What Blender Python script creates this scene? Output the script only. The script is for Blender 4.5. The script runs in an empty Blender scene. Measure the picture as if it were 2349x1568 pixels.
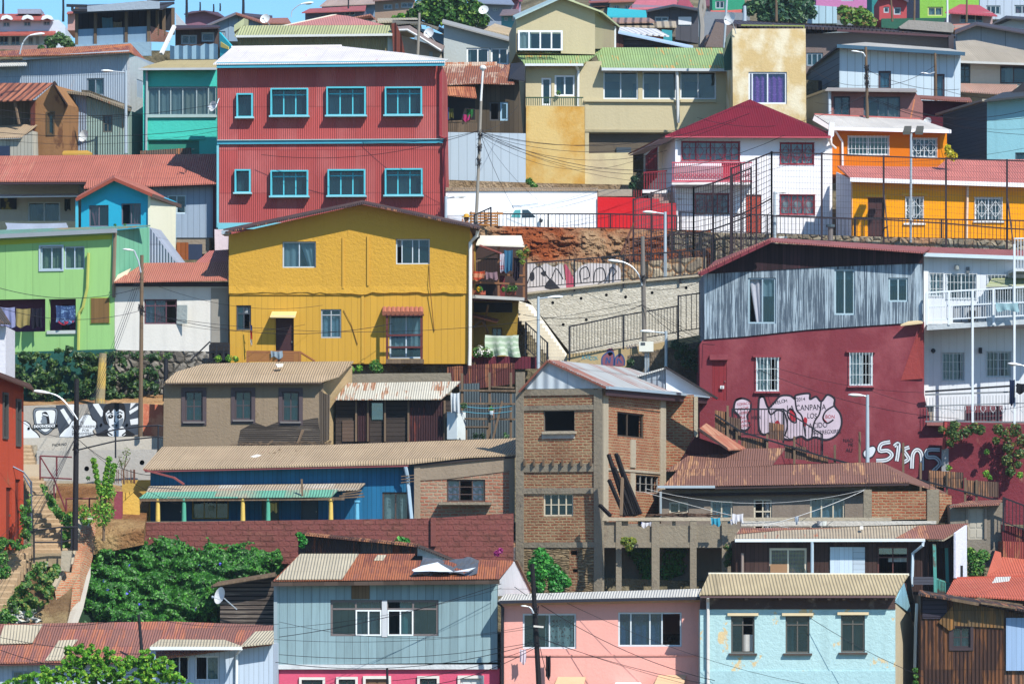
import bpy,math,random
from mathutils import Vector,Matrix,noise as mnoise
from mathutils.geometry import delaunay_2d_cdt
# ------------------------------------------------------------------ scene, camera
SC=bpy.context.scene
COL=SC.collection
FW=2349.0
K=34.0/150.0/FW
HY,CU=1350.0,FW/2
R=random.Random(7);WR_=random.Random(21)
def ray(u,v):return Vector(((u-CU)*K,1.0,(HY-v)*K))
def W(u,v,Y):return ray(u,v)*Y
cam=bpy.data.cameras.new('camera');co=bpy.data.objects.new('camera',cam);COL.objects.link(co)
co.rotation_euler=(math.pi/2,0,0);cam.sensor_width=36;cam.sensor_fit='HORIZONTAL'
cam.lens=36/(K*FW);cam.shift_y=-(784-HY)/FW;cam.clip_start=1;cam.clip_end=6000
SC.camera=co
# ------------------------------------------------------------------ materials
MATS={}
class G:
 def __init__(s,name):
  s.m=bpy.data.materials.new(name);s.m.use_nodes=True;s.nt=s.m.node_tree;s.nt.nodes.clear()
  s.out=s.n('ShaderNodeOutputMaterial');s._uv=None
 def n(s,t,**k):
  nd=s.nt.nodes.new(t)
  for a,b in k.items():setattr(nd,a,b)
  return nd
 def put(s,sock,v):
  if isinstance(v,bpy.types.NodeSocket):s.nt.links.new(v,sock)
  elif isinstance(v,(tuple,list)) and sock.type=='RGBA':sock.default_value=(v[0],v[1],v[2],1)
  elif isinstance(v,(tuple,list)):sock.default_value=tuple(v)
  elif sock.type=='RGBA':sock.default_value=(v,v,v,1)
  else :sock.default_value=v
 def ma(s,op,a,b=0.0,c=0.0,clamp=False):
  nd=s.n('ShaderNodeMath',operation=op,use_clamp=clamp)
  s.put(nd.inputs[0],a);s.put(nd.inputs[1],b);s.put(nd.inputs[2],c);return nd.outputs[0]
 def mix(s,f,a,b,bt='MIX'):
  nd=s.n('ShaderNodeMix',data_type='RGBA',blend_type=bt)
  s.put(nd.inputs[0],f);s.put(nd.inputs[6],a);s.put(nd.inputs[7],b);return nd.outputs[2]
 def uv(s,obj=False):
  if s._uv is None:
   tc=s.n('ShaderNodeTexCoord');oi=s.n('ShaderNodeObjectInfo')
   v=s.n('ShaderNodeVectorMath',operation='SCALE');s.put(v.inputs[0],(37.,0.,23.));s.put(v.inputs['Scale'],oi.outputs['Random'])
   ad=s.n('ShaderNodeVectorMath',operation='ADD');s.put(ad.inputs[0],tc.outputs['Object' if obj else 'UV']);s.put(ad.inputs[1],v.outputs[0])
   s._uv=ad.outputs[0] if obj else tc.outputs['UV'];s._uvr=ad.outputs[0]
  return s._uv
 def sc(s,v,x,y,z=1.0):
  nd=s.n('ShaderNodeVectorMath',operation='MULTIPLY');s.put(nd.inputs[0],v);s.put(nd.inputs[1],(x,y,z));return nd.outputs[0]
 def noise(s,v,scale,detail=3.,rough=.55):
  nd=s.n('ShaderNodeTexNoise');s.put(nd.inputs['Vector'],v);s.put(nd.inputs['Scale'],scale);s.put(nd.inputs['Detail'],detail);s.put(nd.inputs['Roughness'],rough);return nd.outputs[0]
 def ramp(s,f,lo,hi,a=0.0,b=1.0):
  nd=s.n('ShaderNodeMapRange');nd.clamp=True
  for i,x in enumerate((f,lo,hi,a,b)):s.put(nd.inputs[i],x)
  return nd.outputs[0]
 def sep(s,v):
  nd=s.n('ShaderNodeSeparateXYZ');s.put(nd.inputs[0],v);return nd.outputs
 def white(s,a,b=0.0):
  nd=s.n('ShaderNodeTexWhiteNoise',noise_dimensions='2D');cb=s.n('ShaderNodeCombineXYZ');s.put(cb.inputs[0],a);s.put(cb.inputs[1],b)
  s.put(nd.inputs['Vector'],cb.outputs[0]);return nd.outputs['Value']
 def bump(s,h,strength,dist=.02):
  nd=s.n('ShaderNodeBump');s.put(nd.inputs['Height'],h);s.put(nd.inputs['Strength'],strength);s.put(nd.inputs['Distance'],dist);return nd.outputs[0]
 def bsdf(s,col,rough=.8,normal=None,metal=0.0,spec=.3,alpha=None):
  p=s.n('ShaderNodeBsdfPrincipled');s.put(p.inputs['Base Color'],col);s.put(p.inputs['Roughness'],rough);s.put(p.inputs['Metallic'],metal)
  s.put(p.inputs['Specular IOR Level'],spec)
  if normal is not None:s.put(p.inputs['Normal'],normal)
  s.nt.links.new(p.outputs[0],s.out.inputs[0]);return p
def hx(h):
 h=h.lstrip('#');h=h if len(h)==6 else ''.join(x+x for x in h);c=[int(h[i:i+2],16)/255 for i in (0,2,4)]
 return tuple(x/12.92 if x<.04045 else ((x+.055)/1.055)**2.4 for x in c)
def C(c):return hx(c) if isinstance(c,str) else c
def mul(c,k):return tuple(min(1,x*k) for x in c)
def once(fn):
 def w(*a,**k):
  key=(fn.__name__,a,tuple(sorted(k.items())))
  if key not in MATS:MATS[key]=fn(*a,**k)
  return MATS[key]
 return w
@once
def flat(c,rough=.6,metal=0.0,var=.12,spec=.3):
 g=G('paint');c=C(c);v=g.uv();n=g.noise(g._uvr,3.,4.)
 g.bsdf(g.mix(n,mul(c,1-var),mul(c,1+var)),rough,None,metal,spec);return g.m
@once
def plaster(c,var=.14,streak=.25,bump=.5,patch=None,pth=.62,base=None,bscale=9.,psoft=.03,pscale=1.1):
 """painted render: tone drifts, rain streaks, flaked patches"""
 g=G('plaster');c=C(c);uv=g.uv();r=g._uvr
 col=g.mix(g.noise(r,.7,6.,.6),mul(c,1-var),mul(c,1+var))
 st=g.noise(g.sc(r,3.2,.22),1.0,4.,.6)
 col=g.mix(g.ramp(st,.52,.8,0,streak),col,mul(c,.45))
 col=g.mix(g.ramp(g.noise(r,14.,3.),.55,.8,0,.25),col,mul(c,.7))
 if patch:
  pm=g.ramp(g.noise(g.sc(r,pscale,pscale*.75),1.,7.,.62),pth-psoft,pth+psoft);col=g.mix(pm,col,C(patch))
 if base is not None:
  bz,bc=base;y=g.sep(uv)[1]
  col=g.mix(g.ramp(g.ma('ADD',y,g.ma('MULTIPLY',g.noise(r,2.,5.),.9)),bz+.25,bz+.65,1,0),col,C(bc))
 h=g.noise(r,bscale,5.,.65)
 g.bsdf(col,.9,g.bump(h,bump,.05),0,.15);return g.m
@once
def corr(c,rust=0.0,rc='#7a4a35',rc2='#b5805a',period=.08,sheet=.82,lap=1.75,var=.1,bump=1.0,rough=.6,dirt_or_sheen=.2,alt=None,altn=0.0,metal=0.0):
 """corrugated sheeting: ribs run up the slope, sheets differ, rust creeps from laps"""
 g=G('corrugated_sheet');c=C(c);uv=g.uv();r=g._uvr;x,y,_=g.sep(uv)
 sx=g.ma('FLOOR',g.ma('DIVIDE',x,sheet));sy=g.ma('FLOOR',g.ma('DIVIDE',g.ma('ADD',y,40.3),lap))
 rnd=g.white(sx,sy);rnd2=g.white(g.ma('ADD',sx,51.),sy)
 col=g.mix(rnd,mul(c,1-var),mul(c,1+var))
 if alt:col=g.mix(g.ma('GREATER_THAN',rnd2,1-altn),col,C(alt))
 col=g.mix(g.ramp(g.noise(g.sc(r,.9,.45),1.,5.,.6),.3,.75),mul(c,.82),col)
 col=g.mix(g.ramp(g.noise(g.sc(r,5.,.5),1.,5.,.6),.45,.85,0,dirt_or_sheen),col,mul(c,.4))
 if rust:
  nz=g.noise(g.sc(r,6.,.45),1.,8.,.72)
  e=g.ma('ADD',nz,g.ma('MULTIPLY',g.ma('SUBTRACT',rnd2,.5),.22))
  mk=g.ramp(e,.74-rust*.42,.80-rust*.42)
  rcol=g.mix(g.noise(g.sc(r,9.,1.5),1.,5.,.6),C(rc),C(rc2))
  col=g.mix(mk,col,rcol)
 fy=g.ma('FRACT',g.ma('DIVIDE',g.ma('ADD',y,40.3),lap));ln=g.ma('LESS_THAN',fy,.022)
 fx=g.ma('FRACT',g.ma('DIVIDE',x,sheet));lx=g.ma('LESS_THAN',fx,.02)
 col=g.mix(g.ma('MULTIPLY',g.ma('MAXIMUM',ln,lx),.35),col,mul(c,.35))
 wv=g.ma('SINE',g.ma('MULTIPLY',x,6.28318/period))
 h=g.ma('ADD',g.ma('MULTIPLY',wv,.5),g.ma('MULTIPLY',fy,-.3))
 g.bsdf(col,rough,g.bump(h,bump,period*.32),metal,.3);return g.m
@once
def boards(c,w=.14,gap=.09,var=.12,gapc=.25,wear=0.0,wc='#5a5048',horiz=False,bump=.5,dirt_or_sheen=.25):
 g=G('boards');c=C(c);uv=g.uv();r=g._uvr;x,y,_=g.sep(uv)
 if horiz:x,y=y,x
 d=g.ma('DIVIDE',x,w);i=g.ma('FLOOR',d);f=g.ma('FRACT',d)
 col=g.mix(g.white(i,3.),mul(c,1-var),mul(c,1+var))
 sv=g.sc(r,.5,7.) if horiz else g.sc(r,7.,.5)
 nz=g.noise(sv,1.,7.,.65)
 col=g.mix(g.ramp(nz,.48,.8,0,dirt_or_sheen),col,mul(c,.4))
 if wear:
  e=g.ma('ADD',g.ma('ADD',g.noise(g.sc(r,.6,34.) if horiz else g.sc(r,34.,.6),1.,8.,.66),g.ma('MULTIPLY',g.white(i,9.),.1)),g.ma('MULTIPLY',g.noise(r,.5,4.),.32))
  col=g.mix(g.ramp(e,.94-wear*.5,1.-wear*.5),col,C(wc))
 gm=g.ma('LESS_THAN',f,gap);col=g.mix(gm,col,mul(c,gapc))
 h=g.ma('ADD',g.ma('MULTIPLY',g.ma('SUBTRACT',1.,gm),1.),g.ma('MULTIPLY',nz,.3))
 g.bsdf(col,.85,g.bump(h,bump,.02),0,.15);return g.m
@once
def brick(c1='#8a4a38',c2='#a86a50',mortar='#8d7d6c',bw=.24,bh=.085,ms=.018,paint=None,pth=.5,bump=.9):
 g=G('brickwork');uv=g.uv();r=g._uvr
 wob=g.n('ShaderNodeVectorMath',operation='ADD');g.put(wob.inputs[0],uv);nz3=g.n('ShaderNodeTexNoise');g.put(nz3.inputs['Vector'],uv);g.put(nz3.inputs['Scale'],3.)
 s3=g.n('ShaderNodeVectorMath',operation='SCALE');g.put(s3.inputs[0],nz3.outputs[1]);g.put(s3.inputs['Scale'],.05);g.put(wob.inputs[1],s3.outputs[0])
 b=g.n('ShaderNodeTexBrick');g.put(b.inputs['Vector'],wob.outputs[0]);b.offset=.5
 for k,v in (('Color1',C(c1)),('Color2',C(c2)),('Mortar',C(mortar)),('Scale',1.),('Mortar Size',ms),('Mortar Smooth',.3),('Bias',0.),('Brick Width',bw),('Row Height',bh)):g.put(b.inputs[k],v)
 col=g.mix(g.ramp(g.noise(g.sc(r,3.,9.),1.,5.,.65),.42,.68,0,.8),b.outputs[0],C(mortar))
 col=g.mix(g.ramp(g.noise(r,1.1,5.),.35,.75,0,.5),col,mul(C(c1),.55))
 if paint:col=g.mix(g.ramp(g.noise(r,2.,7.,.65),pth-.1,pth+.1),col,C(paint))
 h=g.ma('SUBTRACT',g.noise(r,12.,4.),g.ma('MULTIPLY',b.outputs[1],1.6))
 g.bsdf(col,.95,g.bump(h,bump,.03),0,.1);return g.m
@once
def stone(c1='#6b6258',c2='#a39684',mortar='#8f7a63',scale=2.6,bump=1.0,patch=None,pth=.55,flatten=1.0,ph=.6):
 g=G('stonework');uv=g.uv();r=g._uvr;sv=g.sc(r,1.,flatten)
 d=g.n('ShaderNodeVectorMath',operation='ADD');g.put(d.inputs[0],sv);nz3=g.n('ShaderNodeTexNoise');g.put(nz3.inputs['Vector'],sv);g.put(nz3.inputs['Scale'],2.5);g.put(nz3.inputs['Detail'],5.)
 s3=g.n('ShaderNodeVectorMath',operation='SCALE');g.put(s3.inputs[0],nz3.outputs[1]);g.put(s3.inputs['Scale'],.22);g.put(d.inputs[1],s3.outputs[0])
 vo=g.n('ShaderNodeTexVoronoi',feature='DISTANCE_TO_EDGE');g.put(vo.inputs['Vector'],d.outputs[0]);g.put(vo.inputs['Scale'],scale)
 v2=g.n('ShaderNodeTexVoronoi');g.put(v2.inputs['Vector'],d.outputs[0]);g.put(v2.inputs['Scale'],scale)
 s=g.sep(v2.outputs['Color'])[0];col=g.mix(s,C(c1),C(c2))
 col=g.mix(g.ramp(g.noise(r,6.,6.),.4,.75,0,.5),col,mul(C(c1),.6))
 col=g.mix(g.ramp(vo.outputs[0],.02,.1,1,0),col,C(mortar))
 if patch:col=g.mix(g.ramp(g.noise(r,ph,6.,.6),pth-.08,pth+.08),col,C(patch))
 h=g.ma('ADD',g.ramp(vo.outputs[0],0,.22),g.ma('MULTIPLY',g.noise(r,9.,5.),.6))
 g.bsdf(col,.95,g.bump(h,bump,.08),0,.1);return g.m
@once
def earth(c1='#8a5a3c',c2='#6a4028',c3='#a58a6c',layers=True,sc=1.0):
 g=G('earth');v=g.uv(obj=True);r=v
 a=g.noise(g.sc(r,1.2*sc,1.2*sc,(5.5 if layers else 1.2)*sc),1.,8.,.68);b=g.noise(r,.5*sc,5.)
 col=g.mix(g.ramp(a,.38,.62),C(c1),C(c2));col=g.mix(g.ramp(b,.45,.65),col,C(c3))
 col=g.mix(g.ramp(g.noise(r,6.*sc,4.),.55,.75,0,.6),col,mul(C(c2),.6))
 g.bsdf(col,.98,g.bump(g.ma('ADD',a,g.noise(r,7.*sc,4.)),1.,.15),0,.05);return g.m
@once
def leaf(c1,c2,c3=None,trans=.3):
 g=G('leaves');ge=g.n('ShaderNodeNewGeometry');i=ge.outputs['Random Per Island']
 col=g.mix(i,C(c1),C(c2))
 if c3:col=g.mix(g.ma('GREATER_THAN',g.ma('FRACT',g.ma('MULTIPLY',i,7.31)),.8),col,C(c3))
 p=g.n('ShaderNodeBsdfPrincipled');g.put(p.inputs['Base Color'],col);g.put(p.inputs['Roughness'],.45);g.put(p.inputs['Specular IOR Level'],.35)
 t=g.n('ShaderNodeBsdfTranslucent');g.put(t.inputs[0],col);mx=g.n('ShaderNodeMixShader');g.put(mx.inputs[0],trans)
 g.nt.links.new(p.outputs[0],mx.inputs[1]);g.nt.links.new(t.outputs[0],mx.inputs[2]);g.nt.links.new(mx.outputs[0],g.out.inputs[0]);return g.m
@once
def glass(tint='#a9c4c6',refl=.07,dirt_or_sheen=.1):
 g=G('window_glass');t=g.n('ShaderNodeBsdfTransparent');g.put(t.inputs[0],C(tint));gl=g.n('ShaderNodeBsdfGlossy');g.put(gl.inputs['Roughness'],.03)
 g.uv(obj=True);nb=g.bump(g.noise(g._uv,1.3,2.),.15,.05);g.put(gl.inputs['Normal'],nb)
 mx=g.n('ShaderNodeMixShader');g.put(mx.inputs[0],refl);g.nt.links.new(t.outputs[0],mx.inputs[1]);g.nt.links.new(gl.outputs[0],mx.inputs[2])
 df=g.n('ShaderNodeBsdfDiffuse');g.put(df.inputs[0],C('#35697a'));m2=g.n('ShaderNodeMixShader');g.put(m2.inputs[0],dirt_or_sheen)  # teal diffuse film: dirty glass that also imitates reflected sky
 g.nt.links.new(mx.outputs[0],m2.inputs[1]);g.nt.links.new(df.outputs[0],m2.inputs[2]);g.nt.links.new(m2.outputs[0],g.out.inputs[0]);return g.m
@once
def cloth(c,c2=None,kind='fold',trans=.25):
 g=G('fabric');c=C(c);uv=g.uv();x,y,_=g.sep(uv);col=g.mix(g.noise(uv,9.,3.),mul(c,.85),mul(c,1.1))
 if c2:
  if kind=='check':
   a=g.ma('GREATER_THAN',g.ma('FRACT',g.ma('MULTIPLY',x,7.)),.55);b=g.ma('GREATER_THAN',g.ma('FRACT',g.ma('MULTIPLY',y,7.)),.55)
   f=g.ma('MULTIPLY',g.ma('ADD',a,b),.5)
  elif kind=='stripe':f=g.ma('GREATER_THAN',g.ma('FRACT',g.ma('MULTIPLY',y,4.)),.6)
  else :f=g.ramp(g.noise(uv,11.,2.),.56,.6)
  col=g.mix(f,col,C(c2))
 p=g.n('ShaderNodeBsdfPrincipled');g.put(p.inputs['Base Color'],col);g.put(p.inputs['Roughness'],.9);g.put(p.inputs['Specular IOR Level'],.05)
 t=g.n('ShaderNodeBsdfTranslucent');g.put(t.inputs[0],col);mx=g.n('ShaderNodeMixShader');g.put(mx.inputs[0],trans)
 g.nt.links.new(p.outputs[0],mx.inputs[1]);g.nt.links.new(t.outputs[0],mx.inputs[2]);g.nt.links.new(mx.outputs[0],g.out.inputs[0]);return g.m
class MB:
 """collects shapes given in the axes of one face of a thing (x along, y inwards, z up)"""
 def __init__(s,f=None):s.v=[];s.f=[];s.face=f;s.M=f.M if f else Matrix()
 def add(s,vs,fs):
  o=len(s.v);s.v+=[s.M@Vector(p) for p in vs];s.f+=[tuple(i+o for i in q) for q in fs];return s
 def box(s,x0,y0,z0,x1,y1,z1):
  x0,x1=sorted((x0,x1));y0,y1=sorted((y0,y1));z0,z1=sorted((z0,z1))
  return s.add([(x,y,z) for z in (z0,z1) for y in (y0,y1) for x in (x0,x1)],[(0,2,3,1),(4,5,7,6),(0,1,5,4),(1,3,7,5),(3,2,6,7),(2,0,4,6)])
 def bar(s,a,b,w,h=None,up=(0,0,1)):
  a,b=Vector(a),Vector(b);h=h or w;d=(b-a).normalized();up=Vector(up)
  if abs(d.dot(up))>.95:up=Vector((0,1,0))
  x=d.cross(up).normalized()*(w/2);y=x.normalized().cross(d).normalized()*(h/2)
  return s.add([p+sx*x+sy*y for p in (a,b) for sx,sy in ((-1,-1),(1,-1),(1,1),(-1,1))],[(3,2,1,0),(4,5,6,7),(0,1,5,4),(1,2,6,5),(2,3,7,6),(3,0,4,7)])
 def tube(s,pts,r,n=6,r1=None,caps=True):
  pts=[Vector(p) for p in pts];vs=[];m=len(pts)
  for i,p in enumerate(pts):
   d=(pts[min(i+1,m-1)]-pts[max(i-1,0)]).normalized();up=Vector((0,0,1)) if abs(d.z)<.9 else Vector((0,1,0))
   x=d.cross(up).normalized();y=x.cross(d);rr=r if r1 is None else r+(r1-r)*i/(m-1)
   vs+=[p+(x*math.cos(t)+y*math.sin(t))*rr for t in [6.28318*k/n for k in range(n)]]
  fs=[(i*n+k,i*n+(k+1)%n,(i+1)*n+(k+1)%n,(i+1)*n+k) for i in range(m-1) for k in range(n)]
  if caps:fs+=[tuple(range(n-1,-1,-1)),tuple((m-1)*n+k for k in range(n))]
  return s.add(vs,fs)
 def slab(s,pts,th=.06,vec=None):
  """flat plate: outline pts (top), pushed down by th"""
  pts=[Vector(p) for p in pts];n=len(pts);d=Vector(vec) if vec is not None else Vector((0,0,-th))
  nm=Vector((0,0,0))
  for i in range(n):nm+=pts[i].cross(pts[(i+1)%n])
  if nm.dot(d)>0:pts.reverse()
  vs=pts+[p+d for p in pts]
  return s.add(vs,[tuple(range(n)),tuple(range(2*n-1,n-1,-1))]+[(i,i+n,(i+1)%n+n,(i+1)%n) for i in range(n)])
 def sph(s,c,rx,ry=None,rz=None,n=10,m=6,top=1.0):
  ry=ry or rx;rz=rz or rx;vs=[];c=Vector(c)
  for i in range(m+1):
   t=math.pi*(i/m);vs+=[c+Vector((rx*math.sin(t)*math.cos(a),ry*math.sin(t)*math.sin(a),-rz*math.cos(t))) for a in [6.28318*k/n for k in range(n)]]
  return s.add(vs,[(i*n+k,i*n+(k+1)%n,(i+1)*n+(k+1)%n,(i+1)*n+k) for i in range(m) for k in range(n)])
 def lathe(s,c,prof,n=10,axis=None):
  c=Vector(c);vs=[];q=Vector((0,0,1)).rotation_difference(Vector(axis)) if axis else None
  for r,z in prof:
   for k in range(n):
    p=Vector((r*math.cos(6.28318*k/n),r*math.sin(6.28318*k/n),z));vs.append(c+(q@p if q else p))
  m=len(prof)
  return s.add(vs,[(i*n+k,i*n+(k+1)%n,(i+1)*n+(k+1)%n,(i+1)*n+k) for i in range(m-1) for k in range(n)]+[tuple(range(n-1,-1,-1)),tuple((m-1)*n+k for k in range(n))])
 def P(s,u,v,d=0.):return s.face.q(u,v,d)
 def pbox(s,u0,v0,u1,v1,d0,d1):
  a=s.P(u0,v0,d0);b=s.P(u1,v1,d0);return s.box(a.x,d0,a.z,b.x,d1,b.z)
 def pline(s,pts,r,n=6):return s.tube([s.P(*p) for p in pts],r,n)
 def pbar(s,a,b,w,h=None):return s.bar(s.P(*a),s.P(*b),w,h)
 def pslab(s,pts,th=.06,vec=None):return s.slab([s.P(*p) for p in pts],th,vec)
 def plate(s,pts,d,th):
  return s.slab([s.P(u,v,d) for u,v in pts],vec=(0,th,0))
 def panel(s,P,holes,D,rise=0.0,rev=.16,back=True,y0=0.0):
  """wall with real openings; outline P [(x,z)], carried back by D"""
  n=len(P);V=[Vector(p) for p in P];E=[(i,(i+1)%n) for i in range(n)]
  for (a,b,c,d) in holes:
   o=len(V);V+=[Vector((a,b)),Vector((c,b)),Vector((c,d)),Vector((a,d))];E+=[(o,o+1),(o+1,o+2),(o+2,o+3),(o+3,o)]
  vs,_,fs,*_=delaunay_2d_cdt(V,E,[],0,1e-6)
  def inside(x,z):
   k=False
   for i in range(n):
    (xa,za),(xb,zb)=P[i],P[(i+1)%n]
    if (za>z)!=(zb>z) and x<(xb-xa)*(z-za)/(zb-za)+xa:k=not k
   return k
  keep=[]
  for f in fs:
   cx=sum(vs[i].x for i in f)/len(f);cz=sum(vs[i].y for i in f)/len(f)
   if not inside(cx,cz) or any(a<cx<c and b<cz<d for a,b,c,d in holes):continue
   ar=sum(vs[f[i]].x*vs[f[(i+1)%len(f)]].y-vs[f[(i+1)%len(f)]].x*vs[f[i]].y for i in range(len(f)))
   keep.append(tuple(f) if ar>0 else tuple(reversed(f)))
  s.add([(p.x,y0,p.y) for p in vs],keep)
  for (a,b,c,d) in holes:
   s.add([(a,y0,b),(c,y0,b),(c,y0,d),(a,y0,d),(a,y0+rev,b),(c,y0+rev,b),(c,y0+rev,d),(a,y0+rev,d)],[(0,1,5,4),(1,2,6,5),(2,3,7,6),(3,0,4,7)])
  ar=sum(P[i][0]*P[(i+1)%n][1]-P[(i+1)%n][0]*P[i][1] for i in range(n));Q=list(P) if ar>0 else list(reversed(P))
  zm=(max(z for _,z in Q)+min(z for _,z in Q))/2
  B=[(x,D+y0,z+(rise if z>zm else 0)) for x,z in Q]
  s.add([(x,y0,z) for x,z in Q]+B,[(i,i+n,(i+1)%n+n,(i+1)%n) for i in range(n)]+([tuple(range(2*n-1,n-1,-1))] if back else []))
  return s
 def leafs(s,c,r,n,size,rng=R,squash=(1,1,1),shell=.35,flatn=None):
  c=Vector(c)
  for _ in range(n):
   while True:
    p=Vector((rng.uniform(-1,1),rng.uniform(-1,1),rng.uniform(-1,1)))
    if shell<p.length<1:break
   p=Vector((p.x*squash[0],p.y*squash[1],p.z*squash[2]))*r
   s.leaf1(c+p,p.normalized()*.8+Vector((0,-.2,.35)),size*rng.uniform(.6,1.3),rng)
 def leaf1(s,p,nrm,sz,rng=R):
  nrm=(Vector(nrm)+Vector((rng.gauss(0,.45),rng.gauss(0,.45),rng.gauss(0,.45)))).normalized()
  t=nrm.orthogonal().normalized();t.rotate(Matrix.Rotation(rng.uniform(0,6.28),3,nrm));b=nrm.cross(t)
  t=t*sz*.5;b=b*sz*.34
  o=len(s.v);s.v+=[p-t,p-b+nrm*sz*.06,p+t,p+b+nrm*sz*.06];s.f.append((o,o+1,o+2,o+3))
def link(name,mb,m,parent=None,mw=None,smooth=False,uvs=True):
 me=bpy.data.meshes.new(name);me.from_pydata([tuple(p) for p in mb.v],[],mb.f);me.update()
 if uvs:
  ul=me.uv_layers.new(name='UVMap');Z=Vector((0,0,1));vv=[v.co for v in me.vertices];data=[0.]*(len(me.loops)*2)
  for p in me.polygons:
   n=p.normal
   if abs(n.z)>.985:t=Vector((1,0,0));b=Vector((0,1,0))
   else :t=Z.cross(n).normalized();b=n.cross(t)
   for li in p.loop_indices:
    q=vv[me.loops[li].vertex_index];data[li*2]=q.dot(t);data[li*2+1]=q.dot(b)
  ul.data.foreach_set('uv',data)
 if m:me.materials.append(m)
 if smooth:me.polygons.foreach_set('use_smooth',[True]*len(me.polygons))
 o=bpy.data.objects.new(name,me);COL.objects.link(o)
 if parent is not None:o.parent=parent
 elif mw is not None:o.matrix_world=mw
 return o
def props(o,label=None,cat=None,group=None,kind=None):
 for k,v in (('label',label),('category',cat),('group',group),('kind',kind)):
  if v:o[k]=v
 return o
class Face:
 def __init__(s,T,M):s.T=T;s.M=M;s.inv=(T.mw@M).inverted();s.holes=[]
 def q(s,u,v,d=0.):
  o=s.inv.translation;r=s.inv.to_3x3()@ray(u,v);t=(d-o.y)/r.y;return o+r*t
class T:
 """one thing: standing at sketch point (u, v), Y metres away, turned by yaw degrees"""
 def __init__(s,name,label,cat,Y,u,v,yaw=0,group=None,solo=False,kind=None):
  s.mw=Matrix.Translation(W(u,v,Y))@Matrix.Rotation(math.radians(yaw),4,'Z');s.name=name;s.info=(label,cat,group,kind or ('thing' if cat else None));s.Y=Y
  s.f=Face(s,Matrix());s.root=None
  if not solo:
   s.root=bpy.data.objects.new(name,None);COL.objects.link(s.root);s.root.empty_display_size=.2;s.root.matrix_world=s.mw;props(s.root,*s.info)
 def right(s,u,v=800,rel=90):
  p=s.f.q(u,v);return Face(s,Matrix.Translation((p.x,0,0))@Matrix.Rotation(math.radians(rel),4,'Z'))
 def left(s,u,v=800,rel=-90):
  return s.right(u,v,rel)
 def at(s,d):return Face(s,Matrix.Translation((0,d,0)))
 def mb(s,f=None):return MB(f or s.f)
 def part(s,name,mb,m,parent=None,label=None,smooth=False,kind=None):
  if s.root is None:
   s.root=link(s.name,mb,m,None,s.mw,smooth);props(s.root,*s.info);return s.root
  o=link(name,mb,m,parent or s.root,None,smooth);props(o,label,kind=kind);return o
 def box(s,name,r,d0,d1,m,parent=None,label=None,f=None):return s.part(name,s.mb(f).pbox(*r,d0,d1),m,parent,label)
 def wall(s,pts,m,D=6.,rise=0.,f=None,name='wall',rev=.16,label=None,back=True,y0=0.,parent=None):
  f=f or s.f;P=[(q.x,q.z) for q in (f.q(u,v,y0) for u,v in pts)]
  xs=[p[0] for p in P];zs=[p[1] for p in P]
  H=[h for h in f.holes if min(xs)<(h[0]+h[2])/2<max(xs) and min(zs)<(h[1]+h[3])/2<max(zs)]
  return s.part(name,s.mb(f).panel(P,H,D,rise,rev,back,y0),m,parent,label)
 def roof(s,pts,m,th=.06,name='roof',label=None,f=None,parent=None):return s.part(name,s.mb(f).pslab(pts,th),m,parent,label)
 def win(s,r,nx=2,c='#d8dde0',fw=.05,top=None,ny=1,cur=None,box=0.,sill=None,sc=None,grille=None,gc='#c9cfd2',f=None,opened=None,label=None,xs=None,hood=None,hc='#d9c9a0',pane=True,tint=None,refl=.07,name='window',bars=None,trim=None,tc=None):
  tint=tint or ('#b4c8cc' if cur else '#6f9098');f=f or s.f;a=f.q(r[0],r[1]);b=f.q(r[2],r[3]);x0,x1=sorted((a.x,b.x));z0,z1=sorted((a.z,b.z));w,h=x1-x0,z1-z0
  f.holes.append((x0,z0,x1,z1));mb=s.mb(f);y0,y1=(-box,.05) if box else (.05,.1)
  e=.004;X0,X1,Z0,Z1=(x0-.03,x1+.03,z0-.03,z1+.03) if box else (x0+e,x1-e,z0+e,z1-e)
  mb.box(X0,y0,Z0,X0+fw,y1,Z1);mb.box(X1-fw,y0,Z0,X1,y1,Z1);mb.box(X0+fw,y0,Z0,X1-fw,y1,Z0+fw);mb.box(X0+fw,y0,Z1-fw,X1-fw,y1,Z1)
  xs=xs or [i/nx for i in range(1,nx)]
  for t in xs:mb.box(x0+w*t-fw*.4,.045,z0+fw,x0+w*t+fw*.4,.095,z1-fw)
  if top:mb.box(x0+fw,.04,z1-h*top-fw*.4,x1-fw,.09,z1-h*top+fw*.4)
  for j in range(1,ny):mb.box(x0+fw,.05,z0+h*j/ny-fw*.3,x1-fw,.085,z0+h*j/ny+fw*.3)
  if trim:
   k=trim;tm=s.mb(f);tm.box(x0-k,-.035,z0-k,x0,.03,z1+k);tm.box(x1,-.035,z0-k,x1+k,.03,z1+k);tm.box(x0,-.035,z1,x1,.03,z1+k);tm.box(x0,-.035,z0-k,x1,.03,z0)
  o=s.part(name,mb,flat(c) if isinstance(c,str) else c,None,label)
  if trim:s.part('trim',tm,flat(tc or c),o)
  if pane:
   cuts=[(0,1)] if not opened else [(0,opened[0]),(opened[1],1)]
   for p,q in cuts:
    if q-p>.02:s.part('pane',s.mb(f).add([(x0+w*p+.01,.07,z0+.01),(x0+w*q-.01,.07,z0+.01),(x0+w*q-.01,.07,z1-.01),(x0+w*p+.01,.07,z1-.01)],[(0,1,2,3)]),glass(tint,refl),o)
  if cur is None and pane and w>.45:
   k=WR_.random();cur=[(0,.35,LACE)] if k<.2 else [(.62,1,NET)] if k<.35 else [(0,1,DKC,.55,1)] if k<.5 else [(0,1,LACE,.7,1)] if k<.62 else [(.1,.9,cloth('#5a5048'))] if k<.72 else []
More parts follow.
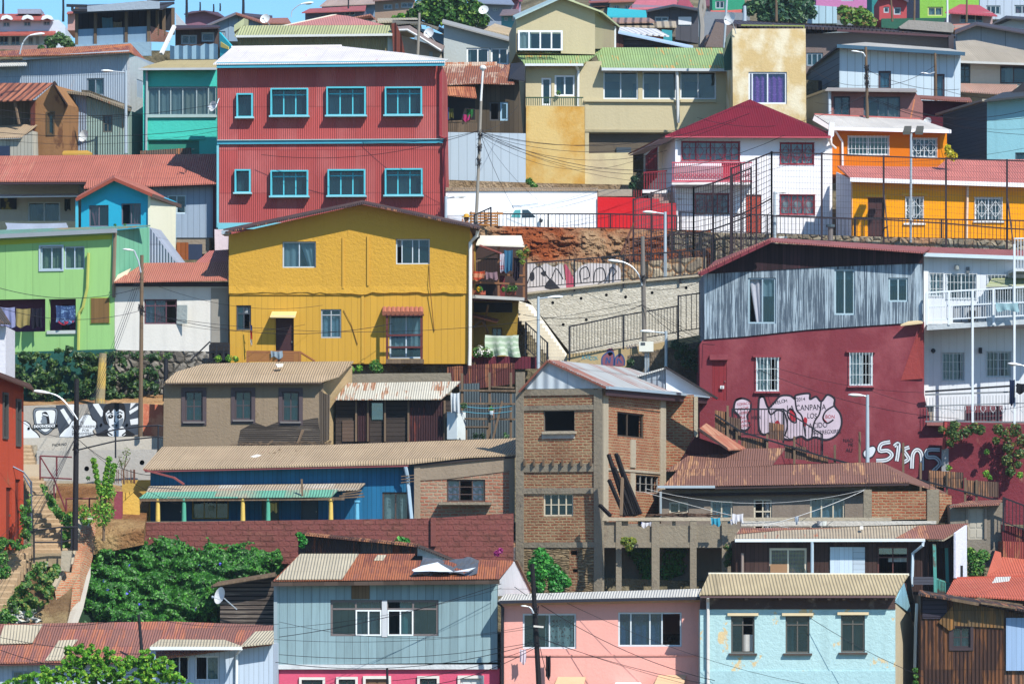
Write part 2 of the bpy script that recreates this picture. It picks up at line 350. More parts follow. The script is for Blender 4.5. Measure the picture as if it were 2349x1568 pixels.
  for k in (cur or []):
   p,q,m=k[:3];lo,hi=(k[3],k[4]) if len(k)>4 else (0,1);cm=s.mb(f);n=max(8,int((q-p)*w/.05));vs=[];ph=R.uniform(0,6)
   pin=k[5] if len(k)>5 else 0
   for i in range(n+1):
    t=i/n;y=.17+.035*math.sin(t*(q-p)*w*26+ph)+.012*math.sin(t*41+ph)
    for zt in (hi,(hi+lo)/2,lo):
     tt=t
     if pin:k0=(hi-zt)/max(.01,hi-lo);tt=t*(1-.55*k0)+(.55*k0 if pin>0 else 0)
     vs.append((x0+w*(p+(q-p)*tt),y,z0+h*zt))
   cm.add(vs,[(3*i+j,3*i+j+1,3*i+j+4,3*i+j+3) for i in range(n) for j in (0,1)])
   s.part('curtain',cm,m,o)
  if sill:s.part('sill',s.mb(f).box(x0-.08,-sill,z0-.07,x1+.08,.05,z0-.004),flat(sc or c),o)
  if hood:s.part('lintel',s.mb(f).box(x0-.12,-hood,z1+.01,x1+.12,.02,z1+.1),flat(hc),o)
  if grille:
   gm=s.mb(f);n=max(3,int(w/grille))
   for i in range(n+1):gm.box(x0+w*i/n-.008,-.05,z0-.02,x0+w*i/n+.008,-.034,z1+.02)
   for j in range(4):gm.box(x0-.03,-.033,z0+h*j/3-.008,x1+.03,-.017,z0+h*j/3+.008)
   if bars:
    for i in range(bars):
     cx=x0+w*(i+.5)/bars;hw=w/bars*.42
     for dx in (-1,1):
      gm.bar((cx+dx*hw,-.06,z0+h*.5),(cx,-.06,z0+h*.85),.016);gm.bar((cx+dx*hw,-.06,z0+h*.5),(cx,-.06,z0+h*.15),.016)
   s.part('grille',gm,flat(gc,.5),o)
  return o
 def door(s,r,c='#3a2a26',f=None,d=.08,panels=True,label=None,name='door',frame=None,m=None):
  f=f or s.f;a=f.q(r[0],r[1]);b=f.q(r[2],r[3]);x0,x1=sorted((a.x,b.x));z0,z1=sorted((a.z,b.z));w,h=x1-x0,z1-z0
  f.holes.append((x0,z0,x1,z1));mb=s.mb(f).box(x0+.005,d,z0,x1-.005,d+.05,z1-.005)
  if panels:
   for i in range(2):
    for j in range(3):mb.box(x0+w*(.12+.42*i),d-.015,z0+h*(.06+.32*j),x0+w*(.46+.42*i),d+.001,z0+h*(.32+.32*j))
  o=s.part(name,mb,m or flat(c),None,label)
  s.part('handle',s.mb(f).box(x0+w*.86,d-.06,z0+h*.46,x0+w*.9,d-.001,z0+h*.5),flat('#8d8a80',.3,.8),o)
  if frame:s.part('door_frame',s.mb(f).box(x0-.09,-.03,z0,x0-.002,.04,z1+.1).box(x1+.002,-.03,z0,x1+.09,.04,z1+.1).box(x0-.002,-.03,z1+.002,x1+.002,.04,z1+.1),flat(frame),o)
  return o
 def line(s,name,pts,r,m,n=6,f=None,parent=None,label=None):return s.part(name,s.mb(f).pline(pts,r,n),m,parent,label)
 def bar(s,name,a,b,w,h,m,f=None,parent=None,label=None):return s.part(name,s.mb(f).pbar(a,b,w,h),m,parent,label)
def solo(name,label,cat,Y,u,v,m,fn,yaw=0,group=None,kind=None,smooth=False):
 t=T(name,label,cat,Y,u,v,yaw,group,True,kind);mb=t.mb();fn(mb,t);t.part(name,mb,m,smooth=smooth);return t
def text_mb(mb,txt,u,v,hgt_px,d,squeeze=1.0,tilt=0.,bold=0.0,th=.004):
 """lettering: flat letter shapes laid on the face, left-bottom at sketch (u, v)"""
 cu=bpy.data.curves.new('lettering','FONT');cu.body=txt;cu.size=1.0;cu.offset=bold
 o=bpy.data.objects.new('lettering',cu);COL.objects.link(o);dg=bpy.context.evaluated_depsgraph_get();me=o.evaluated_get(dg).to_mesh()
 a=mb.P(u,v,d);b=mb.P(u,v-hgt_px,d);k=(b.z-a.z)/.7;ct,st=math.cos(math.radians(tilt)),math.sin(math.radians(tilt))
 vs=[(a.x+(q.x*ct*squeeze-q.y*st)*k,d,a.z+(q.x*st*squeeze+q.y*ct)*k) for q in (vv.co for vv in me.vertices)]
 mb.add(vs,[tuple(p.vertices) for p in me.polygons]);o.evaluated_get(dg).to_mesh_clear();bpy.data.objects.remove(o);bpy.data.curves.remove(cu);return mb
def stroke(mb,pts,w,d):
 """painted line of width w (m) through sketch points"""
 P=[mb.P(u,v,d) for u,v in pts];L=[];Rr=[]
 for i,p in enumerate(P):
  t=(P[min(i+1,len(P)-1)]-P[max(i-1,0)]);t.y=0;t.normalize();n=Vector((-t.z,0,t.x))*(w/2);L.append(p+n);Rr.append(p-n)
 n=len(P);mb.add(L+Rr,[(i,i+1,n+i+1,n+i) for i in range(n-1)])
def smooth_pts(pts,closed=False,k=5):
 out=[];n=len(pts)
 rng=range(n if closed else n-1)
 for i in rng:
  g=lambda j:pts[j%n] if closed else pts[max(0,min(n-1,j))]
  p0,p1,p2,p3=g(i-1),g(i),g(i+1),g(i+2)
  for j in range(k):
   t=j/k;out.append(tuple(.5*(2*b+(c-a)*t+(2*a-5*b+4*c-d)*t*t+(3*b-a-3*c+d)*t**3) for a,b,c,d in zip(p0,p1,p2,p3)))
 if not closed:out.append(pts[-1])
 return out
def blob(mb,pts,d):
 """painted filled shape with a rounded outline"""
 P=[mb.P(u,v,d) for u,v in smooth_pts(pts,True,5)]
 A=sum(P[i].x*P[(i+1)%len(P)].z-P[(i+1)%len(P)].x*P[i].z for i in range(len(P)))
 if A<0:P.reverse()
 V=[Vector((p.x,p.z)) for p in P];n=len(V)
 vs,_,fs,*_=delaunay_2d_cdt(V,[(i,(i+1)%n) for i in range(n)],[tuple(range(n))],1,1e-6)
 mb.add([(p.x,d,p.y) for p in vs],[tuple(f) for f in fs])
SUN=Vector((.42,-.60,.76)).normalized()
wd=bpy.data.worlds.new('World');SC.world=wd;wd.use_nodes=True;nt=wd.node_tree;bg=nt.nodes['Background']
sk=nt.nodes.new('ShaderNodeTexSky');sk.sky_type='NISHITA';sk.sun_disc=False;sk.sun_elevation=math.asin(SUN.z);sk.sun_rotation=math.atan2(SUN.x,SUN.y)
sk.altitude=50;sk.air_density=1.0;sk.dust_density=.4;sk.ozone_density=2.0
tn=nt.nodes.new('ShaderNodeMix');tn.data_type='RGBA';tn.blend_type='MULTIPLY';tn.inputs[0].default_value=1;tn.inputs[7].default_value=(.58,.92,1.18,1)
nt.links.new(sk.outputs[0],tn.inputs[6]);nt.links.new(tn.outputs[2],bg.inputs[0]);bg.inputs[1].default_value=.105
sl=bpy.data.lights.new('sun','SUN');sl.energy=4.7;sl.angle=math.radians(.5);sl.color=(1,.95,.87);so=bpy.data.objects.new('sun',sl);COL.objects.link(so)
so.rotation_euler=SUN.to_track_quat('Z','Y').to_euler();so.location=(40,60,80)
SC.view_settings.view_transform='Standard';SC.view_settings.look='None';SC.view_settings.exposure=0.5;SC.view_settings.gamma=1
SC.cycles.max_bounces=6;SC.cycles.diffuse_bounces=3;SC.cycles.glossy_bounces=2;SC.cycles.transparent_max_bounces=10;SC.cycles.use_denoising=True
STEP=[(146,1660),(153.5,1450),(159,1330),(165,1200),(170.6,960),(176.5,720),(182.5,610),(187.5,480),(196.8,410),(201,320),(206,200),(222,120)]
def ground_z(x,y):
 if y<146:return max(-32.,(HY-1640)*K*149-(146-y)*.3)
 z=None
 for (a,v),nx in zip(STEP,STEP[1:]+[(260,0)]):
  if y>=a:z=(HY-v)*K*(a+3)
 if y>222:
  u=x/(K*y)+CU;r=min(1.,max(0.,(u-800)/700));t=y-222
  top=108+130*r;s=.112+.02*r
  z=26.4+s*min(t,top)+r*.2*max(0,min(t,top)-118)-.25*max(0,t-top);z=max(z,-30)
 return z
def hillside(mb,t):
 ys=[-150,-60,0,60,100,130,145.9]
 for a,v in STEP:ys+=[a,a+.08]
 ys+=[228,236,246,258,272,290,310,335,365,400,440,500,600,800,1200,2500];ys=sorted(ys)
 xs=sorted([-1500,-700,-300,-150,-80,-50,-40]+list(range(-34,35,4))+[40,50,80,150,300,700,1500])
 vs=[(x,y,ground_z(x,y-.04 if any(abs(y-a)<.01 for a,_ in STEP) else y)+(mnoise.noise(Vector((x*.3,y*.3,0)))*.25)) for y in ys for x in xs];n=len(xs)
 o=t.mw.inverted();mb.add([o@Vector(p) for p in vs],[(j*n+i,j*n+i+1,(j+1)*n+i+1,(j+1)*n+i) for j in range(len(ys)-1) for i in range(n-1)])
solo('hillside_ground',None,None,150,CU,HY,earth('#6f6752','#544d3a','#857c66',layers=False,sc=.6),hillside,kind='structure')
# ------------------------------------------------------------------ shared paints
WHITE=plaster('#e6e6e4',.05,.12,.25);RUSTROOF=corr('#85594c',.45,'#7a4034','#b98a68',alt='#9a6c62',altn=.3)
TANROOF=corr('#b09a7e',.12,'#8d6a58','#a98672',var=.06,period=.09,lap=2.2,dirt_or_sheen=.3)
CREAMROOF=corr('#b8ae97',0,var=.05,period=.1,dirt_or_sheen=.25);GREYROOF=corr('#c9c8c2',.1,'#9a8578','#b09a88',var=.06,dirt_or_sheen=.25)
REDROOF=corr('#ad6858',.25,'#a8503f','#c98a72',var=.07,dirt_or_sheen=.15);WOODK=boards('#3a302b',.16,.07,.3,wear=.3,wc='#5b4f45');DARK=flat('#1c1a1c',.7)
ALU=flat('#b9c3c9',.4,.3);IRON=flat('#23242a',.5,.3);TIMBER=boards('#6b5a49',.12,.04,.2,dirt_or_sheen=.4);GALV=flat('#a9b4bb',.45,.35)
NET=cloth('#dcdcd8',None,'fold',.45);LACE=cloth('#c9d0d4','#a9b4bc','dots',.4);DKC=cloth('#4a5a6a');WINE=cloth('#8a2a40');PINKC=cloth('#b0687a')
BRICK=brick();MUD=plaster('#8a7c6b',.12,.25,.5,'#6f6253',.68)
def cable(u0,v0,Y0,u1,v1,Y1,sag=.4,r=.014,name='power_cable',label=None,group='overhead cables between the houses',m=None,n=14):
 a,b=W(u0,v0,Y0),W(u1,v1,Y1);mb=MB();pts=[a.lerp(b,i/n)-Vector((0,0,sag*4*(i/n)*(1-i/n))) for i in range(n+1)]
 o0=pts[0].copy();mb.tube([p-o0 for p in pts],r,4,None,False);o=link(name,mb,m or IRON,None,Matrix.Translation(o0),uvs=False)
 return props(o,label,'cable',group)
def utility_pole(label,u0,v0,u1,v1,Y,r=.12,m=None,cross=None,group='utility poles on the hill',knots=0):
 t=T('utility_pole',label,'utility pole',Y,u1,v1,0,group);t.part('shaft',t.mb().tube([t.f.q(u1,v1),t.f.q((u0+u1)/2+.4,(v0+v1)/2),t.f.q(u0,v0)],r,9,r*.78),m or TIMBER)
 if cross:
  for (v,w) in cross:
   k=(v-v0)/(v1-v0);uc=u0+(u1-u0)*k;q=t.f.q(uc,v);b=t.mb().bar(q+Vector((-w,-r,0)),q+Vector((w,-r,0)),.09)
   c=t.part('crossarm',b,TIMBER)
   for dx in (-.85,0.3,.85):t.part('insulator',t.mb().lathe(q+Vector((dx*w,-r,.05)),[(.025,0),(.05,.03),(.03,.06),(.05,.09),(.02,.13)],7),flat('#cfd2d2',.3),c)
 for i in range(knots):
  mb=t.mb();q=t.f.q(u0+(u1-u0)*(.3+.1*i),v0+(v1-v0)*(.3+.1*i))
  for k in range(14):mb.tube([q+Vector((R.uniform(-.13,.13),-r-.02-R.uniform(0,.08),R.uniform(-.2,.2))) for _ in range(3)],.009,4)
  t.part('wire_tangle',mb,IRON)
 return t
def lamp_head(t,p,dx,m=None,s=1.0,tilt=.05):
 """cobra-head lantern pointing along dx"""
 mb=t.mb();prof=[(0,.05),(.12,.09),(.35,.13),(.6,.12),(.78,.06)];vs=[];n=8
 for x,r in prof:
  for k in range(n):
   a=6.28318*k/n;z=math.sin(a);vs.append(p+Vector((dx*x*s,math.cos(a)*r*s,(z*r*(.75 if z>0 else .35)+tilt*x)*s)))
 mb.add(vs,[(i*n+k,i*n+(k+1)%n,(i+1)*n+(k+1)%n,(i+1)*n+k) for i in range(len(prof)-1) for k in range(n)]+[tuple(range(n)),tuple(range(4*n,5*n))])
 h=t.part('lamp_head',mb,m or flat('#dfe3e4',.35),smooth=True)
 t.part('lens',t.mb().sph(p+Vector((dx*.45*s,0,-.035*s+tilt*.45)),.22*s,.09*s,.06*s,8,5),flat('#b9b29c',.2),h,smooth=True)
def street_lamp(label,u,v0,v1,Y,dx=-1,arm=.45,s=1.0,r=.07,m=None):
 t=T('street_lamp',label,'street lamp',Y,u,v1,0,'street lamps along the steps and ramps');m=m or flat('#aeb9c0',.4,.3)
 t.part('post',t.mb().tube([t.f.q(u,v1),t.f.q(u,v0)],r,9,r*.8),m);p=t.f.q(u,v0)-Vector((0,0,.08))
 t.part('arm',t.mb().tube([p,p+Vector((dx*arm,0,.04))],.03,6),m);lamp_head(t,p+Vector((dx*arm,0,.04)),dx,s=s);return t
def wall_lamp(label,pts,Y,dx,s=.9,r=.03,name='street_lamp'):
 """curved bracket lamp carried by a pole: pts run from the pole to the lantern"""
 t=T(name,label,'street lamp',Y,pts[0][0],pts[0][1],0,'bracket lamps on the poles');P=[t.f.q(u,v) for u,v in smooth_pts(pts)]
 t.part('arm',t.mb().tube(P,r,6),flat('#b5bdc2',.4,.3));lamp_head(t,P[-1],dx,s=s,tilt=.12 if s<1 else .05);return t
def dish(label,u,v,Y,r=.32,to=(-.5,-.8,.35),arm=(.35,.2,-.35)):
 t=T('satellite_dish',label,'satellite dish',Y,u,v,0,'satellite dishes');n=Vector(to).normalized();q=Vector((0,0,1)).rotation_difference(n);mb=t.mb();N=16;vs=[]
 for i in range(5):
  rr=r*i/4;z=.28*rr*rr/r
  vs+=[q@Vector((rr*math.cos(6.2832*k/N),rr*.92*math.sin(6.2832*k/N),z)) for k in range(N)]
 mb.add(vs,[(i*N+k,i*N+(k+1)%N,(i+1)*N+(k+1)%N,(i+1)*N+k) for i in range(4) for k in range(N)])
 t.part('reflector',mb,flat('#d9dad8',.4),smooth=True);a=Vector(arm)
 t.part('mount',t.mb().tube([-n*.02,-n*.1+Vector((0,0,-.05)),a],.02,5),GALV)
 tip=n*r*1.25+Vector((0,0,-r*.35));t.part('feed_arm',t.mb().tube([q@Vector((0,-r*.9,.25*r)),tip],.012,5).sph(tip,.045),GALV);return t
def plant(name,label,cat,Y,u,v,clumps,m,size=.1,n=260,group=None,stem=None,yaw=0,trunk_m=None,flowers=None,dens=1.0):
 """clumps: (u, v, radius_in_grid, depth) leaf masses; stem: list of branch polylines"""
 t=T(name,label,cat,Y,u,v,yaw,group,not stem and not flowers);mb=t.mb();k=K*Y
 for c in clumps:
  r=c[2]*k;d=c[3] if len(c)>3 else 0.
  mb.leafs(t.f.q(c[0],c[1],d),r,int(n*dens),size,squash=c[4] if len(c)>4 else (1,.8,1))
 t.part('foliage',mb,m)
 if stem:
  sb=t.mb()
  for pl in stem:sb.tube([t.f.q(*p[:2],p[2] if len(p)>2 else .1) for p in pl[0]],pl[1],6,pl[1]*.5)
  t.part('trunk',sb,trunk_m or TIMBER)
 if flowers:
  fb=t.mb()
  for (fu,fv,fr,fn) in flowers[1]:fb.leafs(t.f.q(fu,fv,-.15),fr*k,fn,flowers[2])
  t.part('blossom',fb,flowers[0])
 return t
def railing(name,label,pts,Y,h=1.0,step=.13,post=2.4,r=.012,m=None,group=None,cat='railing',depths=None,mid=True,lift=.06,posts=True):
 """baluster railing; pts are sketch points of its foot line"""
 m=m or IRON;ds=depths or [0.]*len(pts);t=T(name,label,cat,Y,pts[0][0],pts[0][1],0,group);P=[t.f.q(u,v,d) for (u,v),d in zip(pts,ds)]
 mb=t.mb();pp=[]
 for a,b in zip(P,P[1:]):
  L=(b-a).length;n=max(1,round(L/step));up=Vector((0,0,h));lf=Vector((0,0,lift))
  mb.bar(a+up,b+up,.05);mb.bar(a+lf,b+lf,.035)
  for i in range(n):q=a.lerp(b,(i+.5)/n);mb.bar(q+lf,q+up,r*2)
  k=max(1,round(L/post));pp+=[a.lerp(b,i/k) for i in range(k)]
 t.part('rails',mb,m);pp.append(P[-1])
 if posts:
  for q in pp:t.part('post',t.mb().bar(q-Vector((0,0,.25)),q+Vector((0,0,h+.03)),.065),m)
 return t
def hanging(name,label,cat,Y,r,m,drop=None,group=None,wav=.05,d=0.):
 """a piece of cloth hanging from its top edge"""
 t=T(name,label,cat,Y,r[0],r[1],0,group,True);a,b=t.f.q(r[0],r[1],d),t.f.q(r[2],r[3],d);mb=t.mb();n=12;ph=R.uniform(0,6);vs=[]
 for j in range(5):
  for i in range(n+1):
   s=i/n;k=j/4;vs.append((a.x+(b.x-a.x)*(s+(.06*math.sin(ph+3*k)*k)),d+wav*math.sin(s*15+ph)*(.3+k),a.z+(b.z-a.z)*k+.05*math.sin(s*7+ph)*k-.03*math.sin(math.pi*s)))
 mb.add(vs,[(j*(n+1)+i,j*(n+1)+i+1,(j+1)*(n+1)+i+1,(j+1)*(n+1)+i) for j in range(4) for i in range(n)]);t.part(name,mb,m,smooth=True);return t
def slope(t,a,b):
 p,q=t.f.q(*a),t.f.q(*b);return (q.z-p.z)/(q.y-p.y)
HS='hillside houses'
# ---- long rust-red roofed house, bottom left corner
t=T('house','low pale blue house under a long patched rust-red roof in the bottom left corner','house',147,300,1640,0,HS)
t.win((27,1537,80,1575),2,'#8aa0b4',cur=[(0,1,LACE)]);t.win((384,1503,434,1560),2,'#c7cdd2',xs=[.55],opened=(.55,1),cur=[(0,.5,DKC)]);t.win((447,1503,503,1560),2,'#c7cdd2',opened=(0,.46),cur=[(.5,1,LACE)])
t.wall([(-60,1519),(345,1516),(345,1485),(556,1485),(556,1478),(628,1476),(628,1640),(-60,1640)],boards('#aebccb',.16,.06,.06,.4,dirt_or_sheen=.15),5)
t.roof([(-60,1519,-.45),(270,1513,-.45),(345,1511,-.45),(625,1475,-.1),(627,1433,2.2),(392,1424,2.2),(-60,1431,2.2)],corr('#8a6056',.45,'#86483c','#b77a5c',alt='#9c625c',altn=.5,period=.085,lap=1.3),.05)
rb=t.f
for q in ([(10,1436,1.7),(98,1434,1.9),(74,1476,.7),(-6,1478,.7)],[(135,1471,.75),(178,1469,.75),(140,1515,-.44),(104,1516,-.44)]):
 p=[rb.q(*x)+Vector((0,0,.05)) for x in q];t.part('roof_sheet',t.mb().slab(p,.03),CREAMROOF,None,'cream replacement sheet')
t.roof([(344,1481,-.8),(556,1481,-.8),(515,1466,0),(367,1465,0)],CREAMROOF,.05,'porch_roof');t.roof([(553,1480,-.5),(628,1473,-.45),(628,1445,.9),(585,1447,.9)],CREAMROOF,.04,'roof_patch')
t.bar('gutter',(344,1486,-.84),(555,1486,-.84),.1,.1,flat('#d5d9dc',.4));t.line('drain_pipe',[(553,1488,-.8),(543,1500,-.12),(542,1640,-.1)],.05,flat('#d5d9dc',.4))
t.bar('fascia',(-60,1523,-.4),(345,1516,-.4),.05,.1,flat('#5a3430'));t.box('porch_post',(345,1488,357,1640),-.75,-.6,flat('#8fa3b8'))
# ---- blue-grey boarded house on a pink ground floor
t=T('house','blue-grey boarded house with half beige half rusty roof above a bright pink ground floor','house',150,640,1640,0,HS)
GB=boards('#80989e',.27,.045,.14,.3,dirt_or_sheen=.5)
t.win((758,1375,1006,1458),4,'#6a6261',.07,xs=[.235,.475,.525,.765],top=.25,opened=(.53,.64),cur=[(.64,.74,cloth('#4f8b94')),(.23,.46,DKC)])
t.wall([(628,1340),(1141,1336),(1141,1518),(628,1524)],GB,4.5)
for a,b in ((816,875),(889,948)):t.part('sash',t.mb().pbox(a,1398,a+3,1457,.03,-.0).pbox(b-3,1398,b,1457,.03,0).pbox(a,1398,b,1401,.029,.001).pbox(a,1454,b,1457,.029,.001).pbox((a+b)/2-1.5,1400,(a+b)/2+1.5,1455,.028,.002),flat('#dfe6ea',.4))
t.box('window_post',(876,1376,888,1460),-.02,.09,flat('#b9bcc0'));t.box('wood_patch',(806,1341,848,1373),-.03,0,boards('#6e5a43',.12))
t.box('floor_band',(627,1523,1141,1534),-.07,.3,plaster('#c2c6c8',.08,.4));t.box('corner_board',(628,1342,636,1523),-.035,-.002,flat('#8b9aa0'))
for i,(u0,u1,v,m) in enumerate(((686,746,1551,0),(771,821,1550,0),(832,898,1548,1),(957,1008,1548,0),(1049,1111,1547,2))):
 if m==0:t.win((u0+6,v+7,u1-6,1640),2,'#3b3436',cur=[(0,1,DKC)],trim=.085,tc='#d0cbc4')
 else :t.door((u0+7,v+8,u1-7,1640),'#7a5a44' if m==1 else '#c8c8c6',frame='#d0cbc4')
t.wall([(640,1535),(1146,1532),(1146,1640),(640,1640)],plaster('#c4536e',.1,.25,.3,y0=0) if 0 else plaster('#c4536e',.1,.25,.3),4.4,name='lower_wall',y0=.05)
sl_=slope(t,(628,1330,-.45),(687,1270,2.7))
t.roof([(626,1331,-.45),(1143,1326,-.45),(1178,1286,1.7),(1172,1284,1.75),(937,1284,1.75),(952,1269,2.7),(687,1270,2.7)],corr('#86503f',.62,'#7c412f','#b1714d',alt='#96614c',altn=.4,lap=.75,sheet=.9),.05)
p=[t.f.q(*x)+Vector((0,0,.045)) for x in ((634,1330,-.44),(785,1329,-.44),(823,1272,2.6),(689,1272,2.6))];t.part('roof_sheet',t.mb().slab(p,.03),CREAMROOF,None,'beige fibre cement sheets')
p=[t.f.q(*x)+Vector((0,0,.05)) for x in ((858,1287,1.75),(879,1287,1.75),(886,1275,2.3),(866,1275,2.3))];t.part('roof_sheet',t.mb().slab(p,.02),CREAMROOF)
t.bar('fascia',(622,1338,-.42),(1146,1333,-.42),.06,.16,boards('#4a3f38',.5,.02,.3));
sf=t.right(1141)
t.part('gable_side',t.mb().slab([t.f.q(1143,1333,.02),t.f.q(1180,1287,1.7),t.f.q(1216,1352,2.6),t.f.q(1214,1365,2.6),t.f.q(1146,1366,.02)],vec=(-.05,.02,0)),corr('#c2c6c9',.15,'#9a7058','#b9a08a'))
t.part('verge_board',t.mb().bar(t.f.q(1184,1284,1.7),t.f.q(1218,1354,2.6),.1,.05),TIMBER)
def tarp(mb,tt):
 n,m=14,7;vs=[]
 for j in range(m+1):
  for i in range(n+1):
   a,b=i/n,j/m;u=945+150*a+(1-b)*0+b*(26-22*a);v=1321-b*31+4*math.sin(a*9+b*4);q=tt.f.q(u,v,-.1+1.75*b);q.z+=.05+.07*abs(math.sin(a*11+b*5))+.03*math.sin(b*14);vs.append(q)
 mb.add(vs,[(j*(n+1)+i,j*(n+1)+i+1,(j+1)*(n+1)+i+1,(j+1)*(n+1)+i) for j in range(m) for i in range(n)])
solo('tarpaulin','crumpled grey plastic tarpaulin lying on the rusty roof of the blue-grey house','tarpaulin',150,1020,1310,flat('#50555c',.35,spec=.6),tarp)
def tarp2(mb,tt):
 vs=[tt.f.q(*x)+Vector((0,0,.17)) for x in ((945,1318,-.2),(985,1321,-.25),(1012,1306,.5),(1040,1322,-.3),(1092,1312,.1),(1075,1321,-.3),(1010,1322,-.34),(950,1322,-.35),(968,1308,.4),(1004,1300,.8))]
 mb.add(vs,[(0,1,8),(1,2,9),(1,9,8),(2,3,6),(3,4,5),(0,7,1),(1,6,2)])
solo('plastic_sheet','folded white plastic sheet on the front of the grey tarpaulin','plastic sheet',150,960,1318,flat('#cfd8e0',.4),tarp2)
# ---- dark rusty lean-to behind the blue-grey roof
t=T('shed','dark rusty lean-to shed with sloping roof behind the blue-grey house','shed',154.2,700,1300,0)
t.wall([(684,1226),(957,1254),(958,1300),(684,1300)],corr('#3c2a2a',.4,'#5a2e24','#8a4428',period=.07),1.2);t.wall([(957,1256),(1044,1288),(1044,1300),(957,1300)],plaster('#c9ccd0'),1.2,name='white_gable',y0=.02)
t.roof([(678,1222,-.5),(958,1250,-.5),(964,1246,1.3),(684,1218,1.3)],corr('#54382f',.5),.05);t.roof([(955,1251,-.35),(1046,1288,-.35),(1050,1284,1.3),(960,1247,1.3)],corr('#3a3431',.2),.06,'roof')
t.box('sheet',(828,1242,900,1268),-.06,-.01,corr('#4b4345',.3,period=.07));t.box('window',(952,1274,969,1285),-.04,-.01,DARK)
# ---- black slatted lean-to left of the blue-grey house with dish
t=T('shed','weathered black slatted shed with a plank roof edge left of the blue-grey house','shed',152,560,1460,0)
t.wall([(505,1340),(640,1322),(640,1440),(505,1440)],boards('#4a423d',.15,.3,.25,.12,horiz=True,wear=.4,wc='#7d7368'),2.);t.roof([(484,1343,-.5),(632,1318,-.5),(632,1311,2),(500,1333,2)],TIMBER,.08)
t.part('plank',t.mb().pbar((489,1342,-.52),(635,1318,-.52),.12,.08),TIMBER)
dish('white satellite dish on the black slatted shed beside the vines',508,1366,151.4,.3,(-.75,-.62,.2),(.5,.25,-.45))
# ---- salmon house
t=T('house','salmon pink house with two wide windows and a pale corrugated roof at the bottom','house',149.6,1300,1640,0,HS)
FLO=cloth('#b9c4c8','#8a6a72','dots',.35);BLU=cloth('#3a5690','#4c66a4','fold',.4)
t.win((1199,1406,1322,1487),2,'#c3ccd2',.055,cur=[(.42,1,FLO,0,1,0)]);t.win((1418,1403,1564,1482),2,'#c3ccd2',.055,xs=[.2,.5,.69],opened=(.7,1),cur=[(.02,.68,BLU)])
t.wall([(1149,1378),(1606,1370),(1607,1640),(1149,1640)],plaster('#dea095',.06,.18,.25),4.5)
t.box('ledge',(1149,1500,1606,1504),-.04,0,plaster('#d09388',.05))
t.roof([(1143,1376,-.4),(1609,1367,-.4),(1611,1349,.55),(1158,1362,.55)],corr('#c3c1ba',.15,'#8d7c70','#aa9a88',period=.09),.05)
t.bar('gutter',(1146,1380,-.44),(1609,1371,-.44),.1,.1,flat('#2a2a33',.4));t.bar('fascia',(1150,1385,-.03),(1606,1377,-.03),.05,.09,flat('#cda184'))
for a,b,v in ((1270,1344,1551),(1500,1574,1547)):t.roof([(a,v+22,-.7),(b-6,v+22,-.7),(b,v,-.02),(a+10,v,-.02)],flat('#c7a684'),.05,'door_canopy')
t.roof([(1405,1582,-.7),(1478,1582,-.7),(1470,1564,-.02),(1412,1564,-.02)],flat('#e2e2e0'),.05,'door_canopy','white canopy');t.line('drain_pipe',[(1143,1382,-.4),(1153,1392,-.1),(1153,1640,-.1)],.05,flat('#1f2026',.4))
hanging('towel','small white cloth hung to dry left of the leaning black pole','towel',149.2,(1192,1487,1207,1519),cloth('#d8d0da'));
hanging('umbrella_cover','dark folded cloth hanging on the salmon wall right of the black pole','cloth',149.3,(1252,1502,1263,1553),cloth('#22242a'))
# ---- light blue house
t=T('house','light blue flaking house with beige ribbed roof and three tall windows','house',148.5,1640,1640,0,HS)
PB=plaster('#a6c4c6',.07,.25,.55,'#c9b48c',.6,psoft=.012,pscale=1.3)
for (a,b,c,d),o in (((1677,1412,1731,1497),(.52,1)),((1802,1412,1857,1497),None),((1929,1410,1984,1495),None)):
 t.win((a,b,c,d),2,'#57544f',.05,top=.24,hood=.1,sill=.12,sc='#4a3f3a',opened=o,cur=[(.5,1,NET,.05,.5)] if o else None,hc='#cdbb97',tint='#5b7d86',refl=.06)
t.wall([(1606,1397),(2054,1392),(2054,1640),(1606,1640)],PB,6)
t.box('plinth',(1606,1538,2054,1640),-.05,-.002,plaster('#a0c0c4',.07,.3,.5));t.box('eave_band',(1607,1367,2054,1396.5),-.03,.4,plaster('#4a3a36',.2,.4,.4,'#6d6058',.6))
t.roof([(1604,1362,-.45),(2055,1361,-.45),(2084,1316,2.2),(1627,1314,2.2)],corr('#b3a381',0,period=.11,var=.06,dirt_or_sheen=.3,lap=9,sheet=9),.06)
t.bar('ridge_cap',(1625,1315,2.2),(2085,1317,2.2),.12,.08,flat('#d3cfc0'));t.bar('fascia',(1606,1367,-.43),(2054,1367,-.43),.04,.09,flat('#5f4a4a'))
mb=t.mb()
for u in (1640,1712,1790,1866,1902,1936,1978,2008,2033):mb.pbox(u-3,1369,u+3,1375,-.4,-.03)
t.part('rafter_end',mb,TIMBER);t.line('drain_pipe',[(1624,1369,-.42),(1624,1380,-.12),(1624,1640,-.12)],.055,flat('#cfcac4',.5))
sd=T('house_side',None,None,148.5,2054,1640,-22);sd.root.parent=t.root;sd.root.matrix_world=sd.mw;sd.root.name='side_wall'
mb=t.mb();A=[t.f.q(2054,1384,0),t.f.q(2072,1338,1.4),t.f.q(2098,1444,2.9),t.f.q(2094,1640,2.9),t.f.q(2054,1640,0)]
bpy.data.objects.remove(sd.root);t.part('side_wall',mb.slab(A,vec=(-.08,.02,0)),plaster('#b5a78c',.12,.5,.3),None,'cream streaked side wall')
